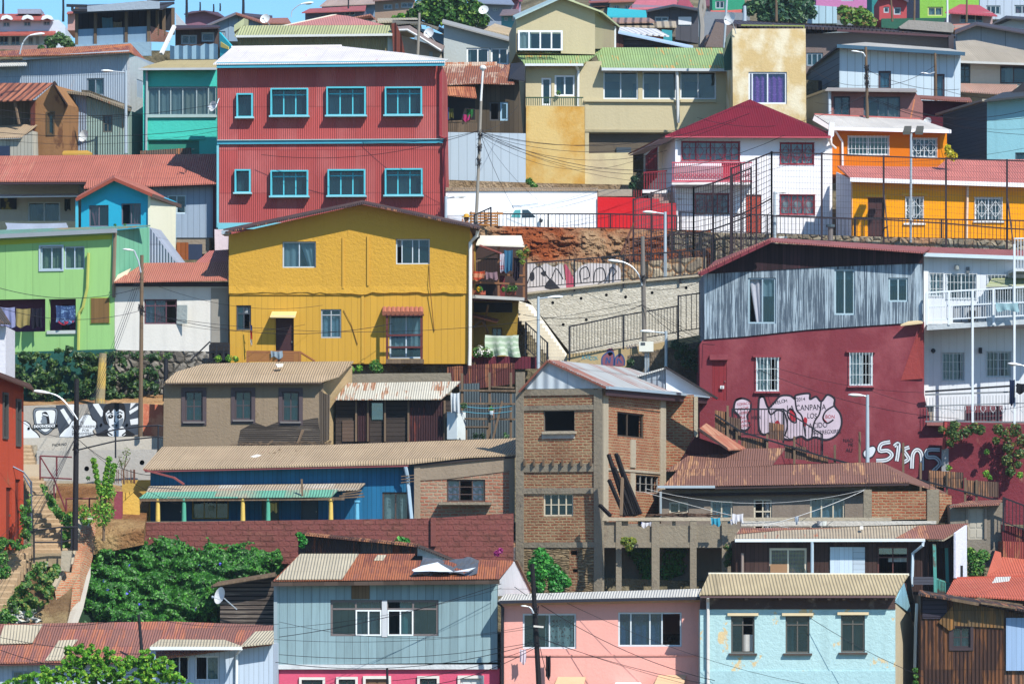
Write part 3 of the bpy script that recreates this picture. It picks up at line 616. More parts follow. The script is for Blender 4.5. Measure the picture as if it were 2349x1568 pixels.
t.part('gable_boarding',t.mb().slab([t.f.q(2055,1381,-.06),t.f.q(2074,1334,1.38),t.f.q(2090,1400,2.2),t.f.q(2086,1404,2.1)],vec=(-.05,.02,0)),boards('#7fa9b8',.1,.12,.15));t.part('verge_board',t.mb().bar(t.f.q(2083,1317,2.2),t.f.q(2098,1425,3.0),.14,.06),boards('#3b3836'))
t.line('drain_pipe',[(2104,1383,1.5),(2101,1440,1.5),(2099,1530,1.5)],.06,flat('#bfd0da',.4))
# ---- rusty corrugated house, bottom right corner
t=T('house','house clad in dark rusty corrugated sheets with one small window in the bottom right corner','house',149,2120,1640,0,HS)
RW=corr('#3d2820',.5,'#5a3622','#704a2a',period=.13,sheet=.95,lap=1.9,var=.2,dirt_or_sheen=.6)
t.win((2184,1437,2226,1484),2,'#3a2f33',.05,ny=2,trim=.1,cur=[(.1,.9,DKC,0,.5)])
t.wall([(2112,1364),(2304,1403),(2304,1640),(2112,1640)],RW,5,rise=0);t.box('board_panel',(2116,1370,2172,1418),-.05,-.005,boards('#33303a',.14,.15,.3,horiz=True))
t.part('patch_sheet',t.mb().plate([(2152,1426),(2186,1388),(2190,1440),(2178,1446)],-.09,.03),corr('#6b5030',.5,'#7a4a28','#a07a40',period=.12),None,'diagonal rusty patch sheet');t.part('patch_sheet',t.mb().plate([(2187,1378),(2304,1398),(2302,1440),(2187,1434)],-.05,.03),corr('#66543c',.5,'#6b4426','#8f7040',period=.12))
t.box('blue_shutter',(2308,1416,2400,1537),-.06,0,boards('#8ea8c8',.16,.05,.06,.5));t.wall([(2304,1400),(2420,1425),(2420,1640),(2304,1640)],corr('#5b463a',.4,period=.12),5,name='side_bay',y0=.05)
t.roof([(2106,1360,-.45),(2360,1399,-.45),(2420,1408,-.45),(2420,1400,3),(2110,1352,3)],corr('#3c3230',.4),.07);t.part('verge_board',t.mb().pbar((2183,1374,-.5),(2245,1385,-.5),.03,.1).pbar((2250,1382,-.5),(2330,1394,-.48),.03,.06),TIMBER)
# ---- red roofs behind it
t=T('house','low house with a salmon-red ribbed roof holding one white sheet, right edge','house',152.5,2200,1420,0,HS)
t.wall([(2180,1366),(2420,1380),(2420,1430),(2180,1430)],boards('#5a4a40'),3);RD=corr('#b8604c',.25,'#9a4c3c','#c58468',period=.09)
t.roof([(2170,1362,-.4),(2240,1366,-.4),(2420,1378,-.4),(2420,1318,2.4),(2189,1326,2.4)],RD,.05);p=[t.f.q(*x)+Vector((0,0,.04)) for x in ((2274,1341,1.4),(2312,1341,1.4),(2319,1324,2.2),(2284,1325,2.2))];t.part('roof_sheet',t.mb().slab(p,.02),GREYROOF)
t.bar('ridge_cap',(2186,1325,2.4),(2420,1319,2.4),.1,.07,flat('#a9503f'));t.bar('plank',(2240,1374,-.42),(2345,1390,-.42),.04,.16,TIMBER)
t=T('shed','shed with a sagging bright red corrugated roof above the right edge houses','shed',156,2290,1340,0)
t.roof([(2264,1321,-.5),(2420,1321,-.5),(2420,1290,.7),(2300,1276,.7)],RD,.05,'roof');t.part('roof_wing',t.mb().slab([t.f.q(2264,1319,-.5),t.f.q(2283,1262,.6),t.f.q(2296,1266,.7),t.f.q(2300,1300,.1)],.05),RD);t.wall([(2300,1240),(2420,1246),(2420,1330),(2300,1325)],corr('#8a3f38',.3),1.5,y0=.75)
CONC=plaster('#827969',.14,.35,.7,'#6f6558',.62);CONC2=plaster('#a59a86',.12,.3,.6)
# ---- shack with dark boards and patched roof, right of the concrete frame
t=T('house','dark boarded house with a patched beige and rust corrugated roof and bent white drain pipes','house',155,1690,1400,0,HS)
DB=boards('#3d2c28',.15,.08,.3,.1,wear=.25,wc='#54443c');PLAID=cloth('#8a3f55','#b77a4a','check',.35)
t.win((1765,1256,1851,1320),2,'#c9bca8',.07,cur=[(0,1,PLAID)]);t.win((2013,1253,2084,1340),2,'#57322d',.05,top=.28,pane=False,cur=[(.35,1,NET,.6,.72)])
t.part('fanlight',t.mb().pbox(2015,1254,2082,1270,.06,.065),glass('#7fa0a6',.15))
t.wall([(1688,1238),(2130,1238),(2130,1420),(1688,1420)],DB,3.5);t.box('board_patch',(1767,1293,1806,1320),-.03,.0,flat('#8d6a4c'));t.box('white_shutter',(1904,1254,1956,1330),-.05,0,boards('#b6c3cf',.16,.05,.05,.5));t.box('white_shutter',(1957,1254,1984,1330),-.045,0,boards('#a9b4be',.2,.05,.1,.5,horiz=True))
t.roof([(1684,1235,-.45),(2122,1235,-.45),(2165,1237,-.6),(2224,1201,1.2),(2120,1201,1.2),(1694,1214,1.2)],corr('#a89a84',.25,'#8a4c3e','#b08468',alt='#b0a590',altn=.5,lap=.7,sheet=.75,period=.1),.05)
for q,m in (((2054,1236,-.46),(2165,1238,-.6),(2222,1202,1.2),(2105,1208,.8)),RUSTROOF),(((1690,1226,.3),(1790,1217,1.0),(1930,1213,1.05),(1700,1213,1.25)),RUSTROOF):t.part('roof_sheet',t.mb().slab([t.f.q(*x)+Vector((0,0,.045)) for x in q],.02),m,None,'rusty red sheets')
t.bar('gutter',(1686,1239,-.5),(2122,1238,-.5),.09,.1,flat('#cfd6da',.4));PIPE=flat('#b9c8d2',.45)
t.line('drain_pipe',[(1863,1240,-.5),(1863,1330,-.1)],.055,PIPE);t.line('drain_pipe',[(2119,1239,-.5),(2117,1250,-.5),(2094,1268,-.15),(2092,1344,-.15)],.055,PIPE);t.line('stub_pipe',[(1703,1268,-.15),(1703,1330,-.15)],.05,flat('#8a7a70'))
ss=t.mb();t.part('side_gable',ss.slab([t.f.q(2218,1204,.9),t.f.q(2218,1325,.9),t.f.q(2192,1325,-.3),t.f.q(2192,1222,-.3)],vec=(-.06,.03,0)),plaster('#cdd0dc',.04,.2));t.box('side_window',(2201,1296,2209,1322),.2,.26,DARK)
t.part('back_panel',t.mb().plate([(2130,1240),(2193,1240),(2193,1400),(2130,1400)],1.2,.1),corr('#4a2f28',.4));t.part('eave_boards',t.mb().plate([(2150,1238),(2198,1216),(2198,1250),(2155,1256)],.3,.03),boards('#37302f',.1,.2,.3))
TEAL=plaster('#4f8f86',.15,.5,.3,'#5b5048',.55)
for a,b in ((2143,1247),(2171,1256)):t.part('porch_post',t.mb().pbar((a,b,-.4 if a<2150 else .4),(a+3,1372,-.4 if a<2150 else .4),.11),TEAL)
mb=t.mb()
for i in range(11):mb.pbar((2148+i*3.4,1328+i*1.2,-.4+i*.08),(2148+i*3.4,1372,-.4+i*.08),.03)
mb.pbar((2146,1326,-.4),(2184,1340,.45),.05);t.part('railing',mb,TEAL);t.box('porch_board',(2095,1322,2147,1340),-.45,-.4,boards('#4a4a52',.12,.1,.2,horiz=True))
# ---- concrete terrace frame
t=T('terrace','grey concrete terrace on square columns with an open parapet beside the brick tower','terrace',158,1380,1420,0)
TM=t.mb();t.part('back_wall',t.mb().plate([(1375,1200),(1690,1200),(1690,1420),(1375,1420)],2.2,.2),plaster('#7d7568',.12,.4,.5));t.part('floor_slab',t.mb().pslab([(1380,1243,0.02),(1690,1243,.02),(1690,1243,3),(1380,1243,3)],.2),CONC)
for a,b in ((1379,1386),(1413,1426),(1495,1513),(1583,1598),(1656,1669)):t.box('column',(a,1186,b,1420),-.02,.32,CONC)
t.box('beam',(1379,1243,1690,1255),0.,.3,CONC);t.box('top_rail',(1379,1186,2045,1194),-.04,.28,CONC2)
for a,b,tp in ((1386,1413,1196),(1426,1495,1207),(1513,1583,1205),(1598,1656,1205),(1669,1700,1212)):t.box('parapet_panel',(a,tp,b,1243),.08,.2,CONC)
for a,b in ((1426,1441),(1463,1471),(1542,1550),(1467,1476)):t.box('parapet_pier',(a,1194,b,1207),.09,.19,CONC)
plant('ivy','dark ivy covering the shaded left middle bay behind the concrete columns','ivy',160.0,1468,1330,[(1470,1275,24),(1478,1300,18),(1485,1325,12),(1455,1262,18),(1490,1265,14)],leaf('#3c7d38','#5a9a44'),.12,260,'ivy in the terrace bays')
plant('ivy','dark ivy hanging in the shaded right middle bay behind the concrete columns','ivy',160.0,1545,1330,[(1540,1275,26),(1530,1310,20),(1552,1300,22),(1525,1335,10),(1560,1265,18)],leaf('#3c7d38','#5a9a44'),.12,260,'ivy in the terrace bays')
plant('bush','yellow-green bush growing out of the terrace parapet','bush',157.6,1442,1250,[(1442,1244,15),(1432,1240,10),(1452,1240,9),(1443,1256,8)],leaf('#7c8a34','#5d7a2c','#a59a3c'),.1,160)
plant('ivy','straggly ivy on the terrace corner beside the dark boarded house','ivy',157.5,1675,1290,[(1668,1255,9),(1672,1275,10),(1668,1290,9),(1678,1268,7)],leaf('#46602c','#2f5a2a','#7a6a4a'),.1,110)
# ---- brick tower
t=T('brick_tower','unplastered brick tower with concrete frame, empty windows and a metal gable roof','house',158,1376,1420,-20,HS)
BT=brick('#8f4530','#a95e42','#a58f70',.27,.1,.024);BL=brick('#7d4531','#965a42','#9f8b6c',.3,.1,.03)
rf=t.right(1379,900,90)
t.win((1246,941,1318,989),1,'#6d655c',.03,pane=False);t.win((1246,1131,1315,1183),4,'#c7bda4',.05,ny=2,xs=[.25,.5,.75],tint='#5f8a90')
for r in ((1308,1262,1324,1272),(1313,1304,1325,1312)):a=t.f.q(r[0],r[1]);b=t.f.q(r[2],r[3]);t.f.holes.append((a.x,b.z,b.x,a.z))
FO=[(1187,893),(1379,890),(1379,1420),(1184,1420)]
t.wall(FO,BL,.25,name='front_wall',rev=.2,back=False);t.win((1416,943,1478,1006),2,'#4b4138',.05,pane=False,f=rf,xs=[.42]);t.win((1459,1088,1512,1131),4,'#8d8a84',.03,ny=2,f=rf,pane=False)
t.wall([(1380,890),(1527,912),(1527,1200),(1380,1200)],BT,.25,f=rf,name='side_wall',rev=.2,back=False)
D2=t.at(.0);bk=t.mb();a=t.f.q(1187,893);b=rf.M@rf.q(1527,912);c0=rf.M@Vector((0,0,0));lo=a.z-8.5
bk.add([(a.x,.25,lo),(a.x,b.y,lo),(b.x,b.y,lo),(b.x,b.y,b.z),(a.x,b.y,b.z),(a.x,.25,a.z),(a.x+3.5,b.y,lo)],[(0,1,4,5),(1,2,3,4)]);t.part('rear_walls',bk,DARK)  # rear walls coloured black so the room behind the openings looks unlit
t.part('inner_floor',t.mb().add([(a.x,.2,a.z-1.9),(0,.2,a.z-1.9),(b.x,b.y,a.z-1.9),(a.x,b.y,a.z-1.9),(a.x,.2,a.z-.02),(0,.2,a.z-.02),(b.x,b.y,a.z-.02),(a.x,b.y,a.z-.02)],[(0,1,2,3),(4,5,6,7)]),DARK)  # floor and ceiling black as well, interior shade put into the colour
for r in ((1183,853,1201,1420),(1362,893,1381,1420)):t.box('concrete_column',r,-.06,.1,CONC)
for i,(u0,v0,u1,v1) in enumerate(((1201,893,1362,905),(1201,930,1362,939),(1201,1064,1362,1081),(1201,1119,1362,1131),(1201,1243,1362,1255),(1201,1255,1362,1420))):
 if i==5:
  t.box('base_wall',(u0,v0,1306,v1),-.02,-.003,stone('#8a785e','#a08c6c','#77664e',2.6,1.,flatten=5.));t.box('base_wall',(1326,v0,u1,v1),-.02,-.003,stone('#8a785e','#a08c6c','#77664e',2.6,1.,flatten=5.))
 else :t.box('concrete_beam',(u0,v0,u1,v1),-.05,.1,CONC)
for i in range(8):t.box('beam_stub',(1200.5+i*21.7,1052,1204+i*21.7,1068),-.16,-.055,TIMBER)
t.box('window_sill',(1243,989,1320,994),-.14,.1,CONC2);t.box('plaster_splash',(1243,994,1318,1005),-.03,-.005,plaster('#a8a49c',.2,.4,.8))
for r in ((1381,890,1396,1200),(1516,900,1528,1200),(1448,1007,1459,1072),(1448,1084,1458,1180)):t.box('concrete_column',r,-.05,.1,CONC2,f=rf)
for u0,v0,u1,v1 in ((1396,897,1516,910),(1396,929,1516,943),(1396,1072,1516,1087)):t.box('concrete_beam',(u0,v0,u1,v1),-.04,.1,CONC2,f=rf)
GW=corr('#b9c3ca',.06,'#8a6a58','#a98',period=.4,sheet=1.2,lap=9,bump=.4,var=.04,dirt_or_sheen=.15);
R0,R1=t.f.q(1257,826,.1),None;e0=t.f.q(1196,893,-.02);e1=t.f.q(1390,891,-.02)
t.part('gable',t.mb().slab([t.f.q(1195,892,-.03),t.f.q(1257,828,-.03),t.f.q(1386,890,-.03)],vec=(0,.05,0)),GW)
dv=(rf.M@rf.q(1640,912))-e1
TR=corr('#b0b3b2',.5,'#80453a','#a86f58',sheet=1.0,lap=9,period=.09,altn=.3,alt='#9a9da0',metal=.0);back=lambda p,k:p+dv*k
far=rf.M@rf.q(1637,908);rid0=t.f.q(1256,824,-.15);eav0=t.f.q(1391,886,-.2);rid1=t.f.q(1430,845,3.4);eav1=t.f.q(1636,909,5.2) if 0 else eav0+(far-(rf.M@rf.q(1391,886)))
t.part('roof',t.mb().slab([eav0,eav1,rid0+(eav1-eav0)*.72+Vector((0,0,-.0)),rid0],.05),TR);wl=t.f.q(1191,895,-.2);t.part('roof',t.mb().slab([wl,rid0,rid0+(eav1-eav0)*.72,wl+(eav1-eav0)*.72],.05),RUSTROOF)
t.part('verge_board',t.mb().bar(rid0+Vector((0,-.03,-.06)),wl+Vector((0,-.03,-.06)),.04,.07).bar(rid0+Vector((0,-.03,-.06)),eav0+Vector((0,-.03,-.06)),.04,.06),flat('#7a4a3c'));t.part('gutter',t.mb().bar(eav0+Vector((.05,-.05,-.04)),eav1+Vector((.05,-.05,-.04)),.1,.1),flat('#8fa3b0',.4));t.part('fascia',t.mb().bar(eav0+Vector((-.02,.02,-.2)),eav1+Vector((-.02,.02,-.2)),.04,.22),flat('#3a2a2e'))
t2=T('house','shaded brick wing with a white triangular gable behind the brick tower','house',166,1530,1200,0,HS)
t2.wall([(1520,905),(1592,905),(1592,1010),(1545,1075),(1520,1075)],BT,2.5);t2.wall([(1592,909),(1601,909),(1601,1000),(1592,1010)],CONC2,2,name='corner_pier',y0=-.04);t2.part('gable',t2.mb().plate([(1527,843),(1640,911),(1528,895)],-1.2,.05),flat('#d4d9e0',.6));t2.part('gable_side',t2.mb().plate([(1462,862),(1527,844),(1528,896),(1470,885)],-1.15,.05),corr('#8f9aa5',.2,period=.2))
t2.bar('verge_board',(1525,841,-1.25),(1646,914,-1.25),.5,.06,flat('#2a2426'));t2.part('roof',t2.mb().pslab([(1460,862,-1.3),(1528,842,-1.3),(1530,841,.4),(1462,860,.4)],.05),GREYROOF)
CH=boards('#1d1b1c',.1,.05,.3)
for i,(a,b,c,d) in enumerate(((1396,1042,1440,1182),(1402,1060,1446,1182),(1413,1040,1458,1182),(1416,1044,1463,1180),(1409,1072,1452,1181),(1421,1062,1469,1178),(1397,1100,1433,1183),(1428,1095,1425,1182),(1376,1158,1400,1182))):
 lab=['charred beam leaning on the brick tower, leftmost top end of the bundle','charred beam second from the left in the leaning bundle','tallest charred beam leaning on the brick tower','charred beam lying just right of the tallest one','short charred beam tucked in the middle of the leaning bundle','charred beam at the right edge of the leaning bundle','charred beam starting lowest at the left of the bundle','upright grey beam crossing in front of the charred bundle','stub of a charred beam slanting left of the leaning bundle'][i]
 solo('timber_beam',lab,'timber beam',156.2,c,d,CH if i!=7 else TIMBER,lambda mb,tt:mb.pbar((a,b,.9-.06*i),(c,d,.1-.02*i),.11,.1),group='charred timbers leaning on the tower')
t=T('house','long blue boarded house with porch posts, tan corrugated roof and a brick end room','house',160,345,1260,0,HS)
BLU_W=boards('#1f5f86',.16,.06,.12,.3,dirt_or_sheen=.4);
t.door((368,1143,420,1200),'#1d3a50',panels=False);t.win((440,1145,525,1190),3,'#8c7a3c',.05,cur=[(.1,.5,DKC)]);t.door((600,1143,640,1200),'#4a5c52');t.door((690,1143,730,1200),'#3a4a56')
t.win((877,1128,938,1200),2,'#4a3c38',.06,cur=[(.05,.95,LACE)])
t.wall([(345,1072),(952,1064),(952,1210),(345,1210)],BLU_W,3.2,rise=.6)
t.roof([(328,1074,-.55),(590,1069,-.55),(937,1061,-.55),(1070,1046,-.5),(1186,1041,-.45),(1187,1004,2.8),(1000,1010,2.8),(737,1020,2.8),(372,1024,2.8)],TANROOF,.06)
t.bar('fascia',(332,1079,-.5),(937,1066,-.5),.05,.11,flat('#7a3f42'));t.bar('fascia',(937,1067,-.45),(1184,1046,-.4),.05,.08,flat('#2e2626'))
BE=brick('#9a5a46','#a8705a','#9a8b76',.3,.12,.03);et=t.at(-.35)
t.win((1025,1099,1113,1150),3,'#4a3a34',.05,ny=3,f=et,opened=(.36,.66),cur=[(0,.33,cloth('#a58ab0')),(.68,1,cloth('#a58ab0'))])
t.wall([(950,1066),(1181,1050),(1181,1200),(950,1200)],BE,3,f=et,name='end_room_wall',rise=.6)
t.part('render_band',t.mb(et).plate([(950,1066),(1181,1050),(1181,1078),(1024,1098),(950,1102)],-.03,.027),MUD);t.box('corner_pier',(950,1066,964,1200),-.06,-.004,MUD,f=et);t.box('corner_pier',(1168,1054,1181,1200),-.05,-.003,MUD,f=et)
t.part('window_ledge',t.mb(et).pbox(1006,1151,1127,1157,-.55,-.01),CONC)
t.line('drain_pipe',[(930,1070,-.5),(934,1090,-.4),(944,1192,-.4)],.07,flat('#9fb6c6',.45));mb=t.mb()
for k in range(3):mb.pbar((920,1092+7*k,-.5),(950,1089+7*k,-.5),.03)
t.part('bracket_shelf',mb,TIMBER);t.part('loose_gutter',t.mb().pbar((331,1077,-.6),(400,1095,-.9),.12,.06).pbar((398,1094,-.9),(422,1110,-1),.12,.06),flat('#8a4a48'))
PRF=corr('#6aa890',.2,'#a39078','#8d7b66',alt='#a99a86',altn=.35,period=.1,lap=3,dirt_or_sheen=.3)
t.roof([(319,1141,-2.1),(430,1141,-2.1),(560,1142,-2.1),(688,1141,-2.1),(760,1138,-2.1),(775,1122,-1.2),(337,1128,-1.2)],PRF,.04,'porch_roof','green painted lower sheets');t.roof([(335,1129,-1.25),(775,1123,-1.25),(822,1121,-1.25),(838,1107,-.05),(342,1113,-.05)],corr('#b0a08c',.15,'#a08a74','#8d7b66',alt='#c4c0b6',altn=.15,period=.1),.04,'porch_roof')
t.bar('porch_beam',(322,1146,-2.05),(790,1143,-2.05),.1,.1,TIMBER)
for a,m in ((362,'#c9ad5c'),(422,'#4f9a82'),(557,'#c9ad5c'),(615,'#4f9a82'),(759,'#c9ad5c'),(819,'#63a8c4')):
 mb=t.mb();p=t.f.q(a,1143 if a<800 else 1147,-2.);q=t.f.q(a,1200,-2.);mb.lathe(q,[(.085,0),(.075,.6*(p.z-q.z)),(.07,.88*(p.z-q.z)),(.11,.92*(p.z-q.z)),(.11,p.z-q.z)],9);t.part('porch_post',mb,plaster(m,.1,.3,.3),None,{'#c9ad5c':'yellow','#4f9a82':'green','#63a8c4':'light blue'}[m]+' porch post')
mb=t.mb()
for k in range(4):mb.pbar((770+k*8,1142-k*5,-2.+k*.4),(836-k*3,1138-k*7,-2.+k*.4),.05)
mb.pbar((692,1098,-1.9),(694,1142,-1.9),.07);t.part('rafter',mb,TIMBER);t.part('porch_floor',t.mb().pslab([(280,1196,-2.3),(985,1190,-2.3),(985,1190,.1),(280,1196,.1)],.1),CONC)
t.box('back_wall_panel',(280,1100,345,1200),.0,.2,plaster('#b0904a'));t.box('wall_box',(478,1158,490,1170),-.15,-.005,flat('#8d9a90'))
hanging('shirt','pale yellow shirt hanging on the porch of the blue house','shirt',158.6,(619,1152,635,1172),cloth('#c9bc78'))
PBK=brick('#744640','#8c6052','#5f3d36',.42,.19,.034,paint='#784843',pth=.45,bump=1.0)
t=T('wall','long maroon painted block wall in front of the blue porch, above the vines','wall',157.4,280,1290,0)
t.wall([(279,1198),(700,1192),(985,1188),(1178,1176),(1178,1292),(279,1292)],PBK,.25);t.part('pier',t.mb().pbox(988,1186,1000,1252,-.12,-.003),plaster('#744640',.1));t.part('pier',t.mb().pbox(262,1126,279,1258,-.2,.3),plaster('#83424c',.1,.3,.4,base=(-.6,'#8a8078')));t.part('yellow_wall',t.mb().plate([(276,1124),(284,1130),(302,1127),(320,1145),(320,1198),(279,1198)],.5,.2),plaster('#c9a24e',.08,.3),None,'short yellow plastered wall')
t.box('coping',(279,1194,985,1199),-.05,.3,plaster('#8f4a4c',.1)) if 0 else None
solo('stone_wall','rubble stone footing of dark boulders under the maroon block wall','stone wall',157.6,900,1340,stone('#4a4a50','#6f6a66','#9a7658',2.2),lambda mb,tt:mb.plate([(640,1248),(1182,1240),(1182,1345),(640,1345)],0,.3))
# ---- mud house
t=T('house','derelict mud plaster house with tan roof, three small windows and exposed laths','house',166,376,1040,0,HS)
for r in ((425,897,465,966),(539,897,577,962),(648,898,686,966)):t.win(r,2,'#4a3f42',.05,ny=2,trim=.14,cur=[(.1,.9,LACE,.0,.55)],sill=.1,sc='#6f6a68',tint='#50707a')
t.wall([(376,880),(742,876),(738,1040),(374,1040)],plaster('#857561',.12,.25,.5,'#75664f',.66),5)
LATH=boards('#4b443e',.07,.3,.3,.15,horiz=True,wear=.3,wc='#7d7368');t.part('exposed_lath',t.mb().plate([(545,1020),(552,985),(585,968),(610,978),(640,966),(690,964),(730,957),(736,1024)],-.02,.018),LATH);t.part('exposed_lath',t.mb().plate([(733,893),(744,902),(757,905),(755,1008),(734,1022)],-.025,.02),boards('#5a5046',.09,.3,.3))
t.part('side_wall',t.mb().slab([t.f.q(740,880,.01),t.f.q(808,838,3.),t.f.q(808,1010,3.),t.f.q(738,1024,.01)],vec=(-.1,.05,0)),plaster('#a8926e',.1,.3),None,'cream plastered side wall')
t.roof([(378,875,-.4),(590,876,-.4),(737,874,-.4),(778,861,.2),(811,828,2.8),(590,830,2.8),(466,834,2.8),(405,852,1.2)],TANROOF,.05);t.bar('fascia',(380,879,-.38),(738,878,-.38),.03,.06,flat('#4a3c34'))
for i,(a,b,c,d) in enumerate(((560,1030,600,1016),(600,1030,625,1010),(680,1025,695,985),(700,1032,760,1012),(745,1018,770,1025))):t.part('debris_plank',t.mb().pbar((a,b,-.5),(c,d,-.15),.1,.04),TIMBER)
# ---- shack with white rusty roof
t=T('shed','shack of black boards and sheets under a flaking white and rust corrugated roof','shed',167,770,1040,0)
t.wall([(770,918),(1035,918),(1035,1040),(770,1040)],boards('#3a332f',.16,.1,.3,.1,horiz=True,wear=.2,wc='#6a5e50'),2.)
t.roof([(768,915,-.5),(1012,914,-.5),(1056,874,1.6),(797,878,1.6)],corr('#c7c3b4',.42,'#8a5540','#b08a6c',sheet=.7,lap=1.6,period=.09),.04);CR=corr('#3b2226',.25,'#5a2a26','#7a3c2c',period=.09)
t.box('sheet',(816,920,848,1012),-.06,-.01,CR);t.box('sheet',(938,919,1022,1012),-.06,-.01,CR);t.box('sheet',(785,964,814,1012),-.05,-.01,boards('#5a4a40',.14,.08,.2,horiz=True))
for u in (817,844,883,937,1020):t.bar('stud',(u,918,-.1),(u,1012,-.1),.07,.07,TIMBER)
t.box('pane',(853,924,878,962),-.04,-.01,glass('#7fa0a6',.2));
solo('concrete_parapet','grey concrete parapet behind the white rusty shack roof','wall',169.2,805,880,CONC,lambda mb,tt:mb.plate([(802,858),(875,856),(1034,855),(1036,876),(1036,905),(800,905)],0,.3))
t=T('refrigerator','old white refrigerator standing at the right end of the shack','refrigerator',166.6,1044,1008,-28);mb=t.mb();q0=t.f.q(1026,1008);q1=t.f.q(1050,944);mb.box(q0.x,0,q0.z,q1.x,.62,q1.z)
t.part('cabinet',mb,flat('#cfd9da',.35));t.part('door',t.mb().box(q0.x+.01,-.04,q0.z+.02,q1.x-.01,-.003,q0.z+.98),flat('#d5dedf',.35));t.part('door',t.mb().box(q0.x+.01,-.04,q0.z+1.0,q1.x-.01,-.003,q1.z-.01),flat('#d5dedf',.35));t.part('handle',t.mb().box(q1.x-.06,-.07,q0.z+.8,q1.x-.035,-.041,q0.z+1.2),GALV)
hanging('plastic_sheet','torn white plastic sheet tied above the refrigerator','plastic sheet',166.3,(1034,900,1054,944),cloth('#d4dbdf'),wav=.1)
# ---- drying rack, rusty fences
for (pts,lab,m,Y) in (([(1025,842),(1080,836),(1180,832),(1180,880),(1100,890),(1025,884)],'rusty corrugated sheet fence behind the wooden drying rack',corr('#5b2f2c',.55,'#6b3228','#a3714c',period=.09,sheet=.6),171.6),([(1078,816),(1230,818),(1232,845),(1080,848)],'maroon plank fence under the green hanging cloth',boards('#5b2530',.13,.14,.15),172.3)):
 solo('sheet_fence',lab,'fence',Y,pts[0][0],pts[0][1],m,lambda mb,tt:mb.plate(pts,0,.04))
t=T('drying_rack','tall wooden drying rack frame with clothes lines left of the brick tower','drying rack',167,1060,1010,0)
for u in (1060,1123,1172):t.part('post',t.mb().pbar((u,854 if u>1060 else 856,0),(u,1012,0),.09),TIMBER)
for v,a in ((895,1054),(925,1054),(960,1066)):t.part('rail',t.mb().pbar((a,v,-.07),(1182,v+1,-.07),.07),TIMBER)
t.part('rail',t.mb().pbar((1128,887,-.08),(1180,889,-.08),.06),TIMBER);t.part('brace',t.mb().pbar((1152,920,-.12),(1130,1010,-.4),.08),TIMBER)
for v in (930,942):t.part('clothes_line',t.mb().tube([t.f.q(1054+12*i,v+6*math.sin(i*.3),-.3) for i in range(11)],.012,4),flat('#4f9ab0'))
solo('sheet_fence','grey corrugated sheets standing behind the drying rack','fence',169,1100,1000,corr('#4f5a5e',.2,'#5a4a44',period=.1,var=.3),lambda mb,tt:mb.plate([(1054,880),(1100,878),(1100,900),(1184,902),(1184,1012),(1054,1012)],0,.05))
t=T('crate_table','small rough wooden table under the drying rack','table',166,1092,1008,0);t.part('top',t.mb().pbox(1067,977,1121,980,-.4,.4),TIMBER)
for u in (1070,1118):t.part('leg',t.mb().pbar((u,980,-.3),(u,1009,-.3),.07),TIMBER)
plant('potted_plant','potted plant in a white bucket on the drying rack','plant',166.8,1127,948,[(1127,938,6)],leaf('#4f8a3a','#6fa04a'),.08,60).part('pot',MB(Face(T('x',None,None,166.8,1127,948,0,None,True),Matrix())).lathe((0,0,0),[(.06,-.05),(.09,.1)],9),flat('#d0d8de'))
plant('shrub','dark weeds growing behind the crate table','shrub',166.6,1095,1008,[(1090,998,8),(1106,1000,8),(1064,930,8),(1160,1000,9)],leaf('#2f5a2c','#4a7a34'),.08,60)
# ---- rust roof house right of the tower
t=T('house','grey plastered house under a large rust-brown corrugated hip roof beside the tower','house',161.5,1524,1220,0,HS)
for r,c in (((1535,1150,1580,1178),None),((1630,1147,1681,1215),cloth('#5aa0c0')),((1729,1144,1771,1215),None),((1858,1141,1938,1215),cloth('#7d95b0'))):t.win(r,2 if r[0]!=1858 else 3,'#b9b09c',.06,top=.4 if r[0]==1729 else None,cur=[(0,1,c)] if c else None,opened=(0,1) if r[0]==1729 else None)
t.wall([(1516,1122),(1996,1114),(1996,1230),(1516,1230)],plaster('#7a6f64',.12,.4,.4),4)
RR=corr('#7d5a4f',.36,'#7a4a38','#c09a74',sheet=.9,lap=1.6,period=.085,var=.05)
t.roof([(1522,1113,-.5),(1700,1112,-.5),(2083,1104,-.5),(2022,1059,1.4),(1800,1064,1.4),(1560,1072,1.4)],RR,.05);t.roof([(1528,1078,1.2),(1770,1066,1.25),(1801,1027,3.),(1700,1028,3.),(1597,1032,3.)],RR,.05);t.roof([(2083,1104,-.5),(2172,1130,1.2),(2022,1059,1.4)],RR,.05)
t.bar('fascia',(1526,1119,-.46),(2085,1109,-.46),.05,.12,flat('#3a2a2a'));t.bar('beam',(1500,1135,-.2),(2000,1128,-.2),.1,.1,boards('#2e2625'));t.bar('gutter',(1508,1116,-.52),(1640,1116,-.52),.1,.09,GALV);t.line('drain_pipe',[(1515,1127,-.5),(1515,1190,-.4)],.05,GALV)
t=T('house','roof slope of rusty streaked sheets running down from the brick wing','house',164,1610,1030,0);t.roof([(1600,985,-.6),(1620,970,.6),(1712,1028,.6),(1672,1030,-.6)],corr('#a0604a',.6,'#8a4a38','#c9a082',period=.09),.05);t.wall([(1592,1000),(1680,1030),(1680,1060),(1560,1060)],boards('#3a2226'),1)
for p in ([(1601,982,-.62),(1668,1029,-.62)],):t.bar('verge_board',p[0],p[1],.05,.08,flat('#3a2a28'))
t=T('brick_wall','unfinished brick wall with concrete piers and bare rods in front of the rust roof','wall',159.2,1982,1215,0)
